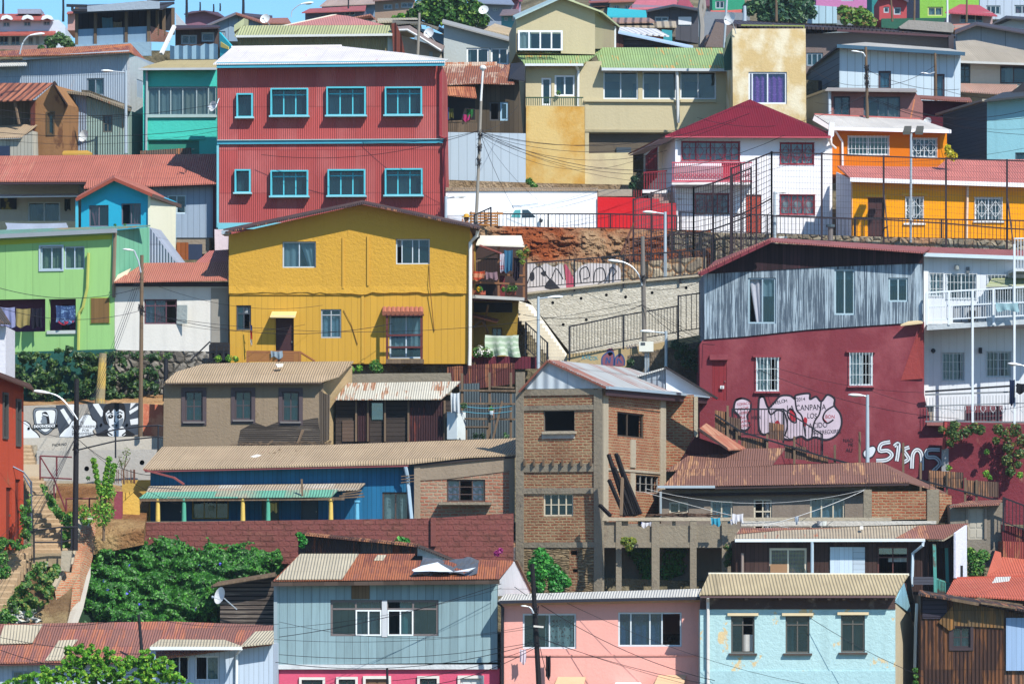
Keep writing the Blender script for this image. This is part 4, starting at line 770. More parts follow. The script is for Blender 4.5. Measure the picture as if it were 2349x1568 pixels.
t.part('brickwork',t.mb().plate([(1999,1127),(2128,1126),(2128,1190),(1999,1192)],0,.2),BT);t.box('pier',(1981,1122,2000,1200),-.05,.22,CONC);t.box('pier',(2127,1122,2154,1200),-.05,.22,CONC);t.part('brickwork',t.mb().slab([t.f.q(2155,1128,0),t.f.q(2183,1136,.9),t.f.q(2183,1200,.9),t.f.q(2155,1200,0)],vec=(-.05,.1,0)),BT)
t.box('coping',(1700,1194,2148,1206),-.1,.5,plaster('#bdb9b0',.1,.3,.7))
for i,(u,v) in enumerate(((1985,1098),(1993,1088),(2133,1084),(2146,1072),(2171,1080))):t.part('reinforcing_rod',t.mb().pline([(u,1126,.08),(u,v,.08)],.012,5),IRON)
for i,(u,w,c) in enumerate(((2004,8,'#d2d8d4'),(1882,9,'#c8ccce'))):solo('bucket',('white bucket on the terrace edge below the brick wall','pale bucket standing on the concrete ledge')[i],'bucket',158.8,u if i else 1889,1204,flat(c),lambda mb,tt:mb.lathe((0,0,-.02),[(.1,0),(.14,.28),(.15,.3)],10))
t=T('shed','small grey plastered shed with white panelled doors and a rusty tilted roof','shed',158.5,2190,1300,0)
t.door((2221,1165,2258,1236),'#a8a294',frame='#7d7468');t.wall([(2180,1156),(2300,1152),(2297,1300),(2180,1300)],plaster('#7f776b',.12,.4,.5),2.);t.roof([(2178,1160,-.4),(2292,1155,-.4),(2300,1145,1.),(2220,1148,1.)],RUSTROOF,.05)
# ---- steps
def steps(label,L,Rr,n,Y,dd,group=None):
 t=T('stairs',None,None,Y,L[0][0],L[0][1],0,None,True,'structure');mb=t.mb()
 for i in range(n):
  k=i/n;k1=(i+1)/n;d=dd*k;d1=dd*k1
  a=t.f.q(L[0][0]+(L[1][0]-L[0][0])*k,L[0][1]+(L[1][1]-L[0][1])*k,d);b=t.f.q(Rr[0][0]+(Rr[1][0]-Rr[0][0])*k,Rr[0][1]+(Rr[1][1]-Rr[0][1])*k,d)
  z1=t.f.q(L[0][0],L[0][1]+(L[1][1]-L[0][1])*k1,d).z;z0=a.z-.3;c=.055
  w=[R.uniform(-.012,.012) for _ in range(4)]
  mb.add([(a.x,d,z0),(b.x,d,z0),(b.x,d,z1-c+w[0]),(a.x,d,z1-c+w[1]),(b.x,d+c,z1+w[2]),(a.x,d+c,z1+w[3]),(b.x,d1+.4,z1),(a.x,d1+.4,z1),(b.x,d1+.4,z0),(a.x,d1+.4,z0)],[(0,1,2,3),(3,2,4,5),(5,4,6,7),(1,8,6,4,2),(0,3,5,7,9),(7,6,8,9)])
 t.part('stairs',mb,plaster('#a48d70',.14,.35,.6,'#8a7458',.6));return t
steps('',[(-45,1412),(24,1253)],[(8,1412),(78,1253)],11,150.5,3.2);steps('',[(78,1268),(76,1176)],[(167,1268),(138,1176)],8,154.2,2.2);steps('',[(75,1176),(54,1092)],[(137,1176),(90,1092)],8,156.6,2.2);steps('',[(54,1064),(52,1020)],[(80,1064),(68,1020)],5,161,1.4)
solo('stair_landing',None,None,159,60,1080,plaster('#a6957c',.12,.3,.5),lambda mb,tt:mb.pslab([(40,1092,0),(92,1092,0),(92,1064,2),(40,1064,2)],.4),kind='structure')
solo('stair_landing',None,None,154,110,1290,plaster('#93836a',.12,.35,.5),lambda mb,tt:mb.pbox(74,1268,140,1298,-.6,.8),kind='structure')
def earth_patch(mb,tt,pts,dz):mb.slab([tt.f.q(*p) for p in pts],.3)
solo('earth_bank',None,None,152,80,1420,earth('#7a644a','#5c4834','#91805f',False),lambda mb,tt:mb.pslab([(0,1440,-1.5),(150,1440,-1.2),(175,1290,2.4),(140,1285,2.2),(78,1290,1.6),(20,1400,-.6)],.5),kind='structure')
solo('earth_bank',None,None,157,240,1180,earth('#86603f','#66462c','#9a805a',False),lambda mb,tt:mb.pslab([(100,1260,-1.5),(330,1215,-1.2),(345,1130,4.2),(250,1108,5.2),(130,1108,5.2),(126,1180,.5)],.5),kind='structure')
# ---- red-orange building at the left edge
t=T('house','faded red-orange house wall with dark narrow windows at the left edge','house',151,-14,1300,78,HS)
for r in ((6,901,16.5,1005),(36.5,916,46,1022)):t.win(r,1,'#4b4a48',.09,ny=3,box=.05,tint='#4a5f6a')
for r in ((14,1117,27,1240),(35,1098,47,1240)):t.door(r,'#6b2c22',panels=False)
t.wall([(-14,850),(54,884),(54,1260),(-14,1260)],plaster('#a8452f',.15,.5,.35,'#8f5a40',.66,base=(.3,'#9a5a40')),4)
t.roof([(-30,850,-.5),(78,892,-.5),(70,880,.5),(-30,842,.5)],boards('#4a342c',.2),.06);t.part('roof',t.mb().pslab([(-60,838,-.4),(0,856,-.45),(78,891,-.45),(52,874,.6),(-60,828,.6)],.05),RUSTROOF) if 0 else None
t=T('house','corner of a white plastered house with a grey tiled roof at the left edge','house',160,-20,860,0,HS)
t.wall([(-80,735),(13,748),(13,880),(-80,880)],plaster('#c9c9d0',.05,.15),3);t.roof([(-80,736,-.5),(25,741,-.4),(2,705,1.5),(-80,690,1.5)],corr('#4d463f',.2),.06)
# ---- mural wall
t=T('mural_wall','concrete wall with a black and white painted mural of a shield, clouds and a face','wall',168,60,1010,0)
t.part('mural_wall',t.mb().plate([(50,930),(320,923),(326,999),(50,1008)],0,.3),plaster('#a39c92',.1,.25,.4));t.part('wall_end',t.mb().plate([(326,925),(374,928),(374,1000),(326,999)],.02,.3),plaster('#b56a52',.1,.3,.4,'#c98a6c',.55));t.box('wall_post',(318,925,328,1000),-.05,.3,CONC2)
GRY,BLK,WHT,MID=flat('#39414c',.8),flat('#15161a',.8),flat('#cfd3d6',.8),flat('#6d7680',.8)
def paint(name,m,shapes,d,w=None):
 mb=t.mb()
 if w:[stroke(mb,s_,w,d) for s_ in shapes];return t.part(name,mb,m)
 for s_ in shapes:mb=t.mb();blob(mb,s_,d);t.part(name,mb,m)
mb=t.mb()
for poly in ([(128,929),(150,928),(174,962),(166,985),(140,1004),(130,975)],[(200,926),(318,924),(318,997),(224,1000),(213,968)]):P=[t.f.q(u,v,-.004) for u,v in poly];mb.add(P,[tuple(range(len(P)))])
t.part('mural_background',mb,GRY);mb=t.mb()
for poly in ([(152,927),(175,927),(176,958),(166,950)],[(138,940),(146,936),(168,970),(160,976)],[(212,926),(226,925),(240,948),(232,956)],[(296,942),(317,930),(317,938),(298,950)],[(298,962),(318,958),(318,972),(300,974)],[(300,924),(312,924),(298,938)]):P=[t.f.q(u,v,-.007) for u,v in poly];t.part('mural_ray',t.mb().add(P,[tuple(range(len(P)))]),WHT)
cl=[[(52,968),(66,972),(72,984),(84,994),(88,1006),(52,1007)],[(140,1004),(146,988),(158,978),(166,966),(182,962),(192,952),(206,952),(212,962),(220,968),(219,980),(212,988),(210,1000)]]
paint('cloud_outline',BLK,[[(u+(2 if u>(60 if i==0 else 175) else -1),v-2) for u,v in c] for i,c in enumerate(cl)],-.010);paint('cloud',WHT,cl,-.013)
sh=[(78,937),(104,934),(131,936),(131,962),(124,982),(104,997),(84,982),(77,962)];g_=lambda k:[(104+(u-104)*k,964+(v-964)*k) for u,v in sh]
paint('crest_border',BLK,[g_(1.0)],-.016);paint('crest_border',MID,[g_(.95)],-.019);paint('crest_border',BLK,[g_(.84)],-.022);paint('crest_field',WHT,[g_(.79)],-.025)
paint('crest_head',MID,[[(96,955),(104,948),(109,954),(109,968),(104,974),(97,972),(93,966),(96,960)]],-.028);paint('crest_hair',BLK,[[(97,946),(106,944),(112,955),(114,972),(109,980),(108,966),(105,955),(98,952)]],-.031);paint('crest_band',WHT,[[(98,949),(110,953)]],-.034,.05)
mb=t.mb();P=[t.f.q(u,v,-.034) for u,v in ((77,973),(126,971),(126,981),(78,982))];mb.add(P,[(0,1,2,3)]);t.part('crest_ribbon',mb,WHT);paint('crest_ribbon_edge',BLK,[[(77,973),(126,971),(126,981),(78,982),(77,973)]],-.037,.03)
t.part('lettering',text_mb(t.mb(),'COLO-COLO',79.5,980.5,6.2,-.04,1.02,1.2,.015),BLK)
mb=t.mb();text_mb(mb,'TE',183,972,6,-.017);text_mb(mb,'RECORDAREMOS',164,981,6,-.017,.92);text_mb(mb,'POR',188,989.5,6,-.017);text_mb(mb,'SIEMPRE!',181,997,6,-.017,.95);text_mb(mb,'RENATO',180,1004.5,5.5,-.017,.95);t.part('lettering',mb,BLK)
paint('mural_shoulders',BLK,[[(224,999),(232,990),(248,984),(270,988),(286,984),(300,990),(305,999)]],-.010);paint('mural_skin',WHT,[[(252,980),(282,978),(286,998),(250,999)]],-.013);paint('mural_collar',BLK,[[(246,990),(258,998)],[(290,990),(280,998)]],-.016,.05)
paint('mural_hair',BLK,[[(236,960),(238,935),(248,925),(268,923),(284,926),(288,942),(286,966),(262,972),(242,972)]],-.019);paint('mural_face',WHT,[[(243,944),(254,938),(270,938),(283,942),(285,956),(281,972),(272,983),(262,985),(252,977),(245,964)]],-.022)
paint('mural_shade',MID,[[(268,968),(282,958),(281,972),(272,983),(264,984)],[(244,950),(249,962),(250,974),(245,962)]],-.025);paint('mural_fringe',BLK,[[(243,946),(246,932),(258,928),(276,930),(284,942),(274,938),(268,944),(262,938),(254,946),(250,940)]],-.028)
mb=t.mb()
for u in (254,274):blob(mb,[(u-6,955),(u,950),(u+6,953),(u+4,958),(u-3,959)],-.031)
t.part('mural_eyes',mb,BLK);mb=t.mb()
for u in (253,273):blob(mb,[(u-1,954),(u+1,952),(u+2,955)],-.034)
t.part('mural_eye_lights',mb,WHT);paint('mural_lines',BLK,[[(246,948),(252,945),(259,948)],[(268,948),(275,944),(281,947)],[(264,952),(262,966),(266,968)],[(256,975),(263,973),(270,975)],[(258,977),(263,978),(268,977)]],-.031,.035)
mb=t.mb()
for u,v in ((66,982),(129,976),(232,974),(291,974)):mb.lathe(t.f.q(u,v,-.036),[(.0,0),(.05,.0)],9,(0,-1,0))
t.part('drain_hole',mb,DARK)
t=T('ramp_wall','pale concrete ramp wall with two drain holes below the mural','wall',165.5,60,1120,0)
t.part('ramp_wall',t.mb().plate([(52,1004),(374,1000),(374,1030),(90,1033),(52,1036)],1.2,.3),plaster('#b3aca0',.08,.25,.4));t.part('lower_wall',t.mb().plate([(84,1033),(360,1030),(345,1110),(330,1112),(90,1118),(84,1090)],0,.3),plaster('#a7a29a',.1,.35,.4));t.box('stair_wall',(68,1020,84,1076),.3,.6,CONC2);t.box('low_plinth',(95,1102,166,1130),-1.6,-1.2,CONC2)
mb=t.mb();text_mb(mb,'PADRINO',120,1023,6,1.19,.9,4);t.part('graffiti',mb,BLK);t.part('drain_hole',t.mb().lathe(t.f.q(199,1074,-.01),[(0,0),(.09,0)],9,(0,-1,0)),DARK);t.part('drain_hole',t.mb().lathe(t.f.q(326,1060,-.01),[(0,0),(.09,0)],9,(0,-1,0)),DARK)
def pipe_rail(label,posts,rails,Y,m,r=.03):
 t=T('handrail',label,'handrail',Y,posts[0][0],posts[0][2],0,'pipe handrails along the left steps')
 for u,v0,v1 in posts:t.part('post',t.mb().pline([(u,v1,0),(u,v0,0)],r,6),m)
 mb=t.mb()
 for rl in rails:mb.pline([(a,b,0) for a,b in rl],r,6)
 t.part('rails',mb,m);return t
DKR=flat('#2c2d33',.5,.3);MAR=flat('#6a3036',.6)
pipe_rail('dark pipe handrail rising along the concrete ramp right of the black pole',[(265,988,1050),(363,975,1030)],[[(180,1004),(265,985),(320,978),(363,975),(374,977)],[(180,1031),(265,1011),(363,1001),(374,1003)]],164,DKR)
pipe_rail('maroon pipe handrail beside the upper flight of steps',[(92,1045,1100),(130,1046,1092),(124,1110,1165)],[[(92,1045),(165,1048)],[(92,1046),(124,1098),(152,1172)],[(92,1094),(165,1098)]],157,MAR);pipe_rail('low maroon pipe rail on the earth slope left of the yellow wall',[(152,1142,1172),(205,1144,1172)],[[(152,1143),(225,1143)]],155.5,MAR)
pipe_rail('black pipe handrail across the lower flight of the steps',[(78,1212,1290),(141,1208,1262),(164,1212,1260)],[[(78,1216),(141,1208),(178,1208)],[(78,1243),(141,1243),(164,1238)]],152.6,DKR);pipe_rail('bent grey-blue pipe handrail against the red-orange house',[(72,1104,1215)],[[(30,1070),(54,1082),(71,1104),(71,1180)],[(54,1090),(70,1118)]],153,flat('#5b6778',.5,.3))
# ---- brick garden wall stepping down the slope
t=T('brick_wall','stepped orange brick garden wall climbing the slope left of the vines','wall',152.5,100,1430,0)
BW2=brick('#a5583c','#b87450','#a8967a',.26,.09,.02)
t.part('brickwork',t.mb().slab([t.f.q(62,1432,-1.4),t.f.q(128,1392,-.4),t.f.q(128,1368,-.3),t.f.q(124,1346,-.2),t.f.q(140,1312,.6),t.f.q(164,1312,.9),t.f.q(166,1290,1.4),t.f.q(182,1200,3.4),t.f.q(186,1182,3.8),t.f.q(202,1180,3.8),t.f.q(201,1250,3.),t.f.q(165,1400,0),t.f.q(160,1436,-1.2)],vec=(.25,.25,0)),BW2)
mb=t.mb()
for a,b in (((62,1430,-1.42),(128,1391,-.45)),((121,1348,-.25),(140,1311,.55)),((160,1296,1.3),(184,1184,3.8))):mb.pbar(a,b,.22,.12)
t.part('coping',mb,CONC2);t.part('plaster_edge',t.mb().slab([t.f.q(201,1182,3.75),t.f.q(200,1250,3.),t.f.q(180,1330,1.5),t.f.q(165,1398,.0),t.f.q(130,1432,-1.2),t.f.q(162,1432,-1.2),t.f.q(176,1395,.1),t.f.q(193,1320,1.6),t.f.q(194,1265,2.8),t.f.q(205,1182,3.8)],vec=(.2,.2,0)),plaster('#a39d92',.1,.3,.6));t.part('graffiti',text_mb(t.mb(),'OSLO',142,1288,6,.2),BLK)
solo('pipe_stub','short white pipe sticking out above the slope beside the steps','pipe',152,93,1293,flat('#d6d4ce'),lambda mb,tt:mb.pline([(93,1293,0),(110,1294,0)],.09,8));solo('concrete_slab','grey concrete stair end block with scribbled tags left of the brick wall','slab',152.6,140,1300,CONC2,lambda mb,tt:mb.plate([(141,1262),(165,1262),(158,1310),(139,1308)],0,.3))
solo('brick_wall','dark brick wall piece between the garden wall and the maroon pier','wall',157.2,230,1250,brick('#7c4434','#8f5642','#7d6c5a',.3,.12,.03),lambda mb,tt:mb.plate([(203,1180),(262,1176),(262,1260),(203,1260)],0,.3));  # darker brick and mortar tones than the garden wall
# ---- vines
VL=leaf('#214e1a','#357024','#569638',.25)
t=T('climbing_vines','dense mass of dark green climbing vines covering the slope above the rusty roof','vines',154,400,1430,0);mb=t.mb();rg=random.Random(3)
TOPV=[(160,1400),(175,1330),(190,1270),(200,1256),(240,1252),(268,1250),(285,1240),(330,1243),(368,1234),(400,1236),(430,1248),(455,1262),(478,1245),(520,1250),(560,1246),(590,1258),(620,1268),(640,1258),(650,1280),(648,1310),(560,1316),(505,1340),(503,1430)]
def topv(u):
 for (a,b),(c,d) in zip(TOPV[:19],TOPV[1:20]):
  if a<=u<=c:return b+(d-b)*(u-a)/max(1,c-a)
 return 1300
n=0
while n<21000:
 u=rg.uniform(158,648);v=rg.uniform(1232,1436);tv=topv(u)
 if v<tv+3*mnoise.noise(Vector((u*.12,0,3))) or (u>506 and v>1338-(u-506)*.13+4):continue
 k=(v-tv)/190.;d=2.6-3.4*max(0,k)**.8+.9*mnoise.noise(Vector((u*.018,v*.03,1.7)))+.5*mnoise.noise(Vector((u*.05,v*.07,4.)))
 if mnoise.noise(Vector((u*.045,v*.06,9.)))<-.42:continue
 q=t.f.q(u,v,d+rg.uniform(-.12,.12));gx=mnoise.noise(Vector((u*.05+.5,v*.07,4.)))-mnoise.noise(Vector((u*.05-.5,v*.07,4.)));mb.leaf1(q,(gx*2,-.9,.55),rg.uniform(.085,.155),rg);n+=1
for _ in range(90):
 u=rg.uniform(165,645);v=topv(u)+rg.uniform(-2,60);p=t.f.q(u,v,2.3-(v-topv(u))*.012);a=Vector((rg.uniform(-.6,.6),-.35,rg.uniform(.4,1))).normalized()
 for i in range(9):mb.leaf1(p+a*.055*i+Vector((0,0,-.0035*i*i)),(0,-.7,.7),.13-.006*i,rg)
t.part('foliage',mb,VL);t.part('shade_backing',t.mb().add([t.f.q(u,v,d+.5) for u,v,d in ((170,1436,-.8),(640,1440,-.6),(650,1300,2.4),(560,1256,2.7),(455,1272,2.7),(368,1246,2.6),(205,1262,2.6),(180,1330,1.))],[tuple(range(8))]),flat('#16301a',.9));fb=t.mb()  # flat dark green sheet behind the leaves paints the shade between them
for _ in range(11):u=rg.uniform(200,600);v=rg.uniform(1290,1420);fb.leafs(t.f.q(u,v,-1.4),.05,3,.09,rg)
t.part('blossom',fb,flat('#5a5ac4',.7))
G1=leaf('#2f5f28','#4f8a34','#7fa04a');G2=leaf('#47802c','#6fa838','#a3c84a',.4)
plant('shrub','bushy green shrub with yellow flowers on the bank beside the lower steps','shrub',151,60,1400,[(60,1370,20),(45,1355,13),(76,1384,14),(38,1395,12)],G1,.1,330,'shrubs by the left steps',flowers=(flat('#d0b030',.6),[(50,1364,12,22)],(.07)));plant('shrub','dark bush at the left picture edge below the red-orange house','shrub',150,5,1330,[(2,1280,18),(8,1310,18),(0,1250,14),(6,1240,10)],G1,.11,330,'shrubs by the left steps')
plant('shrub','dark green bush under the brick wall coping right of the lower steps','shrub',152,112,1340,[(108,1330,14),(120,1315,12),(72,1318,10),(128,1300,9),(110,1350,10)],G1,.1,260,'shrubs by the left steps');plant('shrub','narrow strip of weeds along the right edge of the upper steps','shrub',155,120,1170,[(112,1140,8),(122,1160,10),(104,1120,6),(134,1180,9),(60,1200,9),(62,1225,10),(34,1243,9)],G1,.09,110,'shrubs by the left steps')
plant('shrub','ragged weeds and bushes in the lower left corner above the rusty roof','shrub',149.5,20,1430,[(12,1408,14),(30,1420,10),(8,1424,10),(66,1408,8)],G1,.1,240,'shrubs by the left steps');mb=MB()
t=T('rubbish_heap','white plastic rubbish lying on the bank by the lower steps','rubbish',150.4,50,1410,0,None,True,'stuff');mb=t.mb()
for _ in range(26):p=t.f.q(R.uniform(22,84),R.uniform(1394,1424),R.uniform(-.3,.1));mb.slab([p+Vector((R.uniform(-.2,.2),R.uniform(-.1,.1),R.uniform(-.12,.12))) for _ in range(4)],.02)
t.part('rubbish_heap',mb,flat('#b9b8ae',.6,var=.3))
plant('tree','young tree with light green upright sprays left of the yellow wall','tree',154.6,240,1240,[(238,1150,22),(252,1130,15),(225,1165,18),(246,1175,20),(190,1172,18,.2),(230,1190,22),(165,1185,14,.2),(200,1190,16)]+[(215+2.2*k,1056+12*k,6.5) for k in range(7)]+[(250-2*k,1052+11*k,6.5) for k in range(8)]+[(262-2.4*k,1068+11*k,6.5) for k in range(6)],G2,.1,150,None,[([(238,1240),(238,1160),(250,1060)],.05),([(236,1170),(226,1110),(214,1052)],.035),([(240,1160),(262,1066)],.03)])
plant('tree','thin sapling with sparse twigs in front of the concrete ramp wall','tree',158,284,1108,[(284,1050,14),(290,1036,10),(278,1062,9)],leaf('#5a6a3c','#7a8a50'),.07,40,None,[([(285,1110),(284,1080),(292,1034)],.03),([(284,1085),(272,1046)],.02),([(284,1075),(299,1050)],.02)])
solo('plant_guard','rusty rod cage standing around the thin sapling','plant guard',157.6,283,1108,flat('#6b4434',.7),lambda mb,tt:[mb.tube([(.4*math.cos(a),.4*math.sin(a),0),(.4*math.cos(a),.4*math.sin(a),.48)],.012,4) for a in [i*.42 for i in range(15)]])
plant('shrub','small clump of grass on the ramp plinth below the drain hole','shrub',164,202,1104,[(202,1096,5)],G1,.07,60)
# ---- poles
utility_pole('thick black wooden pole with wire tangles in front of the mural',176,868,172,1262,154,.105,flat('#1c1b1f',.8),knots=2);wall_lamp('curved bracket lamp on the black pole in front of the mural',[(178,962),(160,935),(142,915),(128,906),(116,902)],153.8,-1,.8)
utility_pole('grey wooden pole standing beside the small white house',325.5,585,322,1000,166.5,.085,knots=1);wall_lamp('round lamp on a thin bracket at the top of the grey pole',[(323,625),(318,600),(312,585),(308,575)],166.3,-1,.55);utility_pole('square concrete post with peeling yellow side on the ivy bank',236,810,229,925,170,.19,plaster('#8f8468',.15,.4,.5,'#b59a54',.55));utility_pole('short black post at the corner of the mud house roof',381,822,379,920,167.2,.1,IRON);utility_pole('thin black pole rising from the long rusty roof',318,1408,326,1505,146.2,.06,IRON)
# ---- overgrown bank below the green house
solo('retaining_wall','dark green painted rough retaining wall below the green house','wall',172.1,90,930,plaster('#23514a',.15,.3,1.0,bscale=3.),lambda mb,tt:mb.plate([(10,808),(265,800),(240,930),(10,932)],0,.4));solo('retaining_wall','grey rubble stone retaining wall below the small white house','wall',172.2,380,930,stone('#5c5750','#8a857c','#4a463e',2.8,1.,'#a8a8a4',.62),lambda mb,tt:mb.plate([(238,802),(500,806),(505,860),(380,930),(225,932)],.1,.4))
solo('earth_bank',None,None,170,280,930,earth('#a8825c','#8a6240','#b89a70',False),lambda mb,tt:mb.pslab([(50,932,-1),(376,934,-1),(376,905,2.2),(250,908,2.2),(50,918,2.2)],.4),kind='structure')
def ivy_mass(name,label,cat,Y,poly,n,size,m,dep,seed=1,gap=-.15,group=None,rag=.5):
 t=T(name,label,cat,Y,poly[0][0],max(v for u,v in poly),0,group,True);mb=t.mb();rg=random.Random(seed);us=[u for u,v in poly];vs=[v for u,v in poly];k=0;N=len(poly)
 while k<n:
  u=rg.uniform(min(us),max(us));v=rg.uniform(min(vs),max(vs));ins=False
  for i in range(N):
   (a,b),(c,d)=poly[i],poly[(i+1)%N]
   if (b>v)!=(d>v) and u<(c-a)*(v-b)/(d-b)+a:ins=not ins
  w=mnoise.noise(Vector((u*.05,v*.06,seed*3.3)));k+=.02
  if not ins or w+rag*mnoise.noise(Vector((u*.16,v*.16,seed)))<gap:continue
  gx=mnoise.noise(Vector((u*.06+.4,v*.06,seed)))-mnoise.noise(Vector((u*.06-.4,v*.06,seed)))
  mb.leaf1(t.f.q(u,v,dep(u,v)-.45*max(0,w+.3)+rg.uniform(-.1,.1)),(gx*2,-.9,.6),size*rg.uniform(.7,1.3),rg);k+=.98
 t.part('foliage',mb,m);return t
IVD=leaf('#1c3a1c','#2f4f26','#5a7434',.2)
ivy_mass('ivy','dark ivy covering the bank below the lime green house','ivy',171.8,[(12,812),(60,806),(110,812),(140,795),(160,790),(180,808),(240,812),(262,806),(268,925),(200,922),(110,918),(30,916),(12,880)],4200,.16,IVD,lambda u,v:-.1,5,-.12);ivy_mass('ivy','patchy creepers over the grey rubble wall below the small white house','ivy',171.8,[(240,806),(310,808),(375,806),(400,812),(360,850),(370,900),(330,915),(240,925)],1700,.15,IVD,lambda u,v:-.1,8,.02)
ivy_mass('weeds','weedy green strip between the upper steps and the black pole','weeds',154.8,[(92,1110),(104,1112),(140,1170),(165,1190),(168,1262),(146,1262),(140,1190),(112,1165)],1000,.11,G1,lambda u,v:-.2,3,-.2);ivy_mass('weeds','green overgrowth on the bank between the lower steps and the brick wall','weeds',151.2,[(78,1290),(138,1285),(140,1312),(124,1350),(120,1376),(80,1400),(20,1412),(0,1425),(0,1400),(40,1350)],1900,.12,leaf('#2f5226','#4f7a30','#8a8f4a'),lambda u,v:-.1-.8*(v-1290)/130,6,-.05);ivy_mass('weeds','green weeds between the red-orange house and the upper steps','weeds',152.4,[(48,1150),(70,1130),(74,1250),(40,1262),(0,1262),(0,1240),(44,1236)],800,.11,G1,lambda u,v:0,9,-.15)
t=T('steel_gate','black steel gate and stair rail under the small white house','gate',171.6,490,830,0);mb=t.mb()
for u in (481,497,513,526):mb.pbar((u,790,0),(u,826,0),.05)
for v in (792,808,823):mb.pbar((481,v,0),(526,v,0),.04)
t.part('gate_frame',mb,IRON);t.part('handrail',t.mb().pbar((437,826,-.2),(482,783,-.2),.05),IRON);t.part('gate_panel',t.mb().pbox(482,785,526,826,.2,.25),DARK)
plant('shrub','green weeds at the foot of the steel gate','shrub',171.2,515,830,[(500,822,8),(525,822,9),(540,823,7)],G2,.09,110)
# ---- green house
t=T('house','lime green house with curtained windows and laundry in a long open recess','house',172.6,262,830,-14,HS)
GR=boards('#93bf78',1.1,.012,.05,.5,dirt_or_sheen=.2,bump=.25);LIME=cloth('#a9b08a','#8f9a70','fold')
t.win((93,566,143,618),2,'#a8b8c4',.05,trim=.06,cur=[(0,1,LIME)]);t.win((147,565,194,617),2,'#a8b8c4',.05,cur=[(0,1,LIME)])
for r in ((-70,688,104,760),(112,686,174,758)):a=t.f.q(r[0],r[1]);b=t.f.q(r[2],r[3]);t.f.holes.append((a.x,b.z,b.x,a.z))
t.wall([(-80,548),(263,530),(263,830),(-80,830)],GR,3.8,rev=.2);t.box('sun_shade',(209,684,250,740),-.05,-.01,boards('#7a5e3a',.2,.04));t.box('shade_frame',(207,682,252,742),-.03,-.005,flat('#94ae4a'))
t.part('recess_wall',t.mb().plate([(-80,680),(180,680),(180,775),(-80,775)],1.1,.1),plaster('#6b3a5e',.1));t.box('white_sill',(107,758,175,765),-.06,.05,flat('#b9c0bb'));t.box('recess_door',(142,700,158,770),1.04,1.09,DARK)
t.bar('gutter',(-80,546,-.25),(267,529,-.25),.16,.16,flat('#8f969c',.5));t.roof([(-80,541,-.3),(265,523,-.3),(345,516,2.8),(-80,530,2.8)],corr('#6f9a8a',.35,'#8a6a4a','#b58a60',altn=.2,alt='#8a8f70'),.05)
t.part('frieze',t.mb().plate([(-80,555),(263,538),(263,548),(-80,566)],-.012,.008),flat('#a3ac34',.8));t.line('drain_pipe',[(203,580,-.1),(200,660,-.12),(190,705,-.12),(181,718,-.12),(179,830,-.12)],.06,flat('#a9ad5a',.5));t.line('corner_pipe',[(264,535,-.05),(261,640,-.06),(261,682,-.06)],.07,flat('#7a6a58'))
sf=t.right(263,530);t.wall([(263,529),(343,521),(343,640),(263,660)],boards('#6fae8e',.55,.04,.05,.4),.1,f=sf,name='side_wall',y0=-.02)
for r,c,l in (((0,704,34,748),cloth('#8c90b8'),'lilac towel drying in the green house recess'),((37,707,70,747),cloth('#9a8a5a'),'mustard towel drying in the green house recess'),((72,706,96,750),cloth('#23222e'),'dark cloth drying in the green house recess'),((128,700,172,740),cloth('#3a4f7a','#7a9ac0','dots'),'blue patterned blanket drying in the right recess bay'),((134,735,170,741),cloth('#b03a50'),'narrow red cloth under the blue blanket')):
 hanging('towel',l,'laundry',172.9,r,c,group='laundry in the green house recess',d=0.)
t=T('house','small white house with salmon roof and an open casement window left of the yellow house','house',172.6,264,830,0,HS)
t.win((331,686,406,743),3,'#5b3a44',.05,top=.26,opened=(.66,1),cur=[(.3,.62,WINE),(0,.28,cloth('#6a5a7a'))]);t.door((487,690,500,800),'#2e2a34',panels=False);t.win((509,690,524,718),1,'#7a7a84')
t.wall([(263,656),(523,652),(524,808),(263,808)],plaster('#c9c6bf',.05,.25,.2),3.5);t.part('open_sash',t.mb().bar(t.f.q(406,721,-.02),t.f.q(430,721,-.35),.03,.72,up=(0,0,1)),plaster('#c3c8c0',.05));t.box('dark_fascia',(263,646,524,657),-.06,-.01,flat('#33303c'))  # dark fascia board under the roof edge
t.roof([(262,646,-.55),(524,641,-.55),(524,601,1.8),(330,603,1.8)],corr('#b5705e',.35,'#9a5a48','#c98f76',sheet=.95,lap=9),.05);t.part('recess_shade_plate',t.mb().pbox(484,660,524,806,-.03,-.012),flat('#8a867e',.8))  # grey plate on the wall paints the shade of a recess
solo('roof_ramp','salmon corrugated roof piece under the white wall end beside the yellow house','roof piece',175.5,490,600,corr('#b86f66',.15),lambda mb,tt:mb.pslab([(448,602,-1),(524,600,-1),(524,572,.8),(480,575,.8)],.05));t.part('flashing',t.mb().pslab([(262,645,-.3),(285,641,-.2),(300,615,1.),(270,630,.3)],.03),plaster('#c9b8a0',.1))
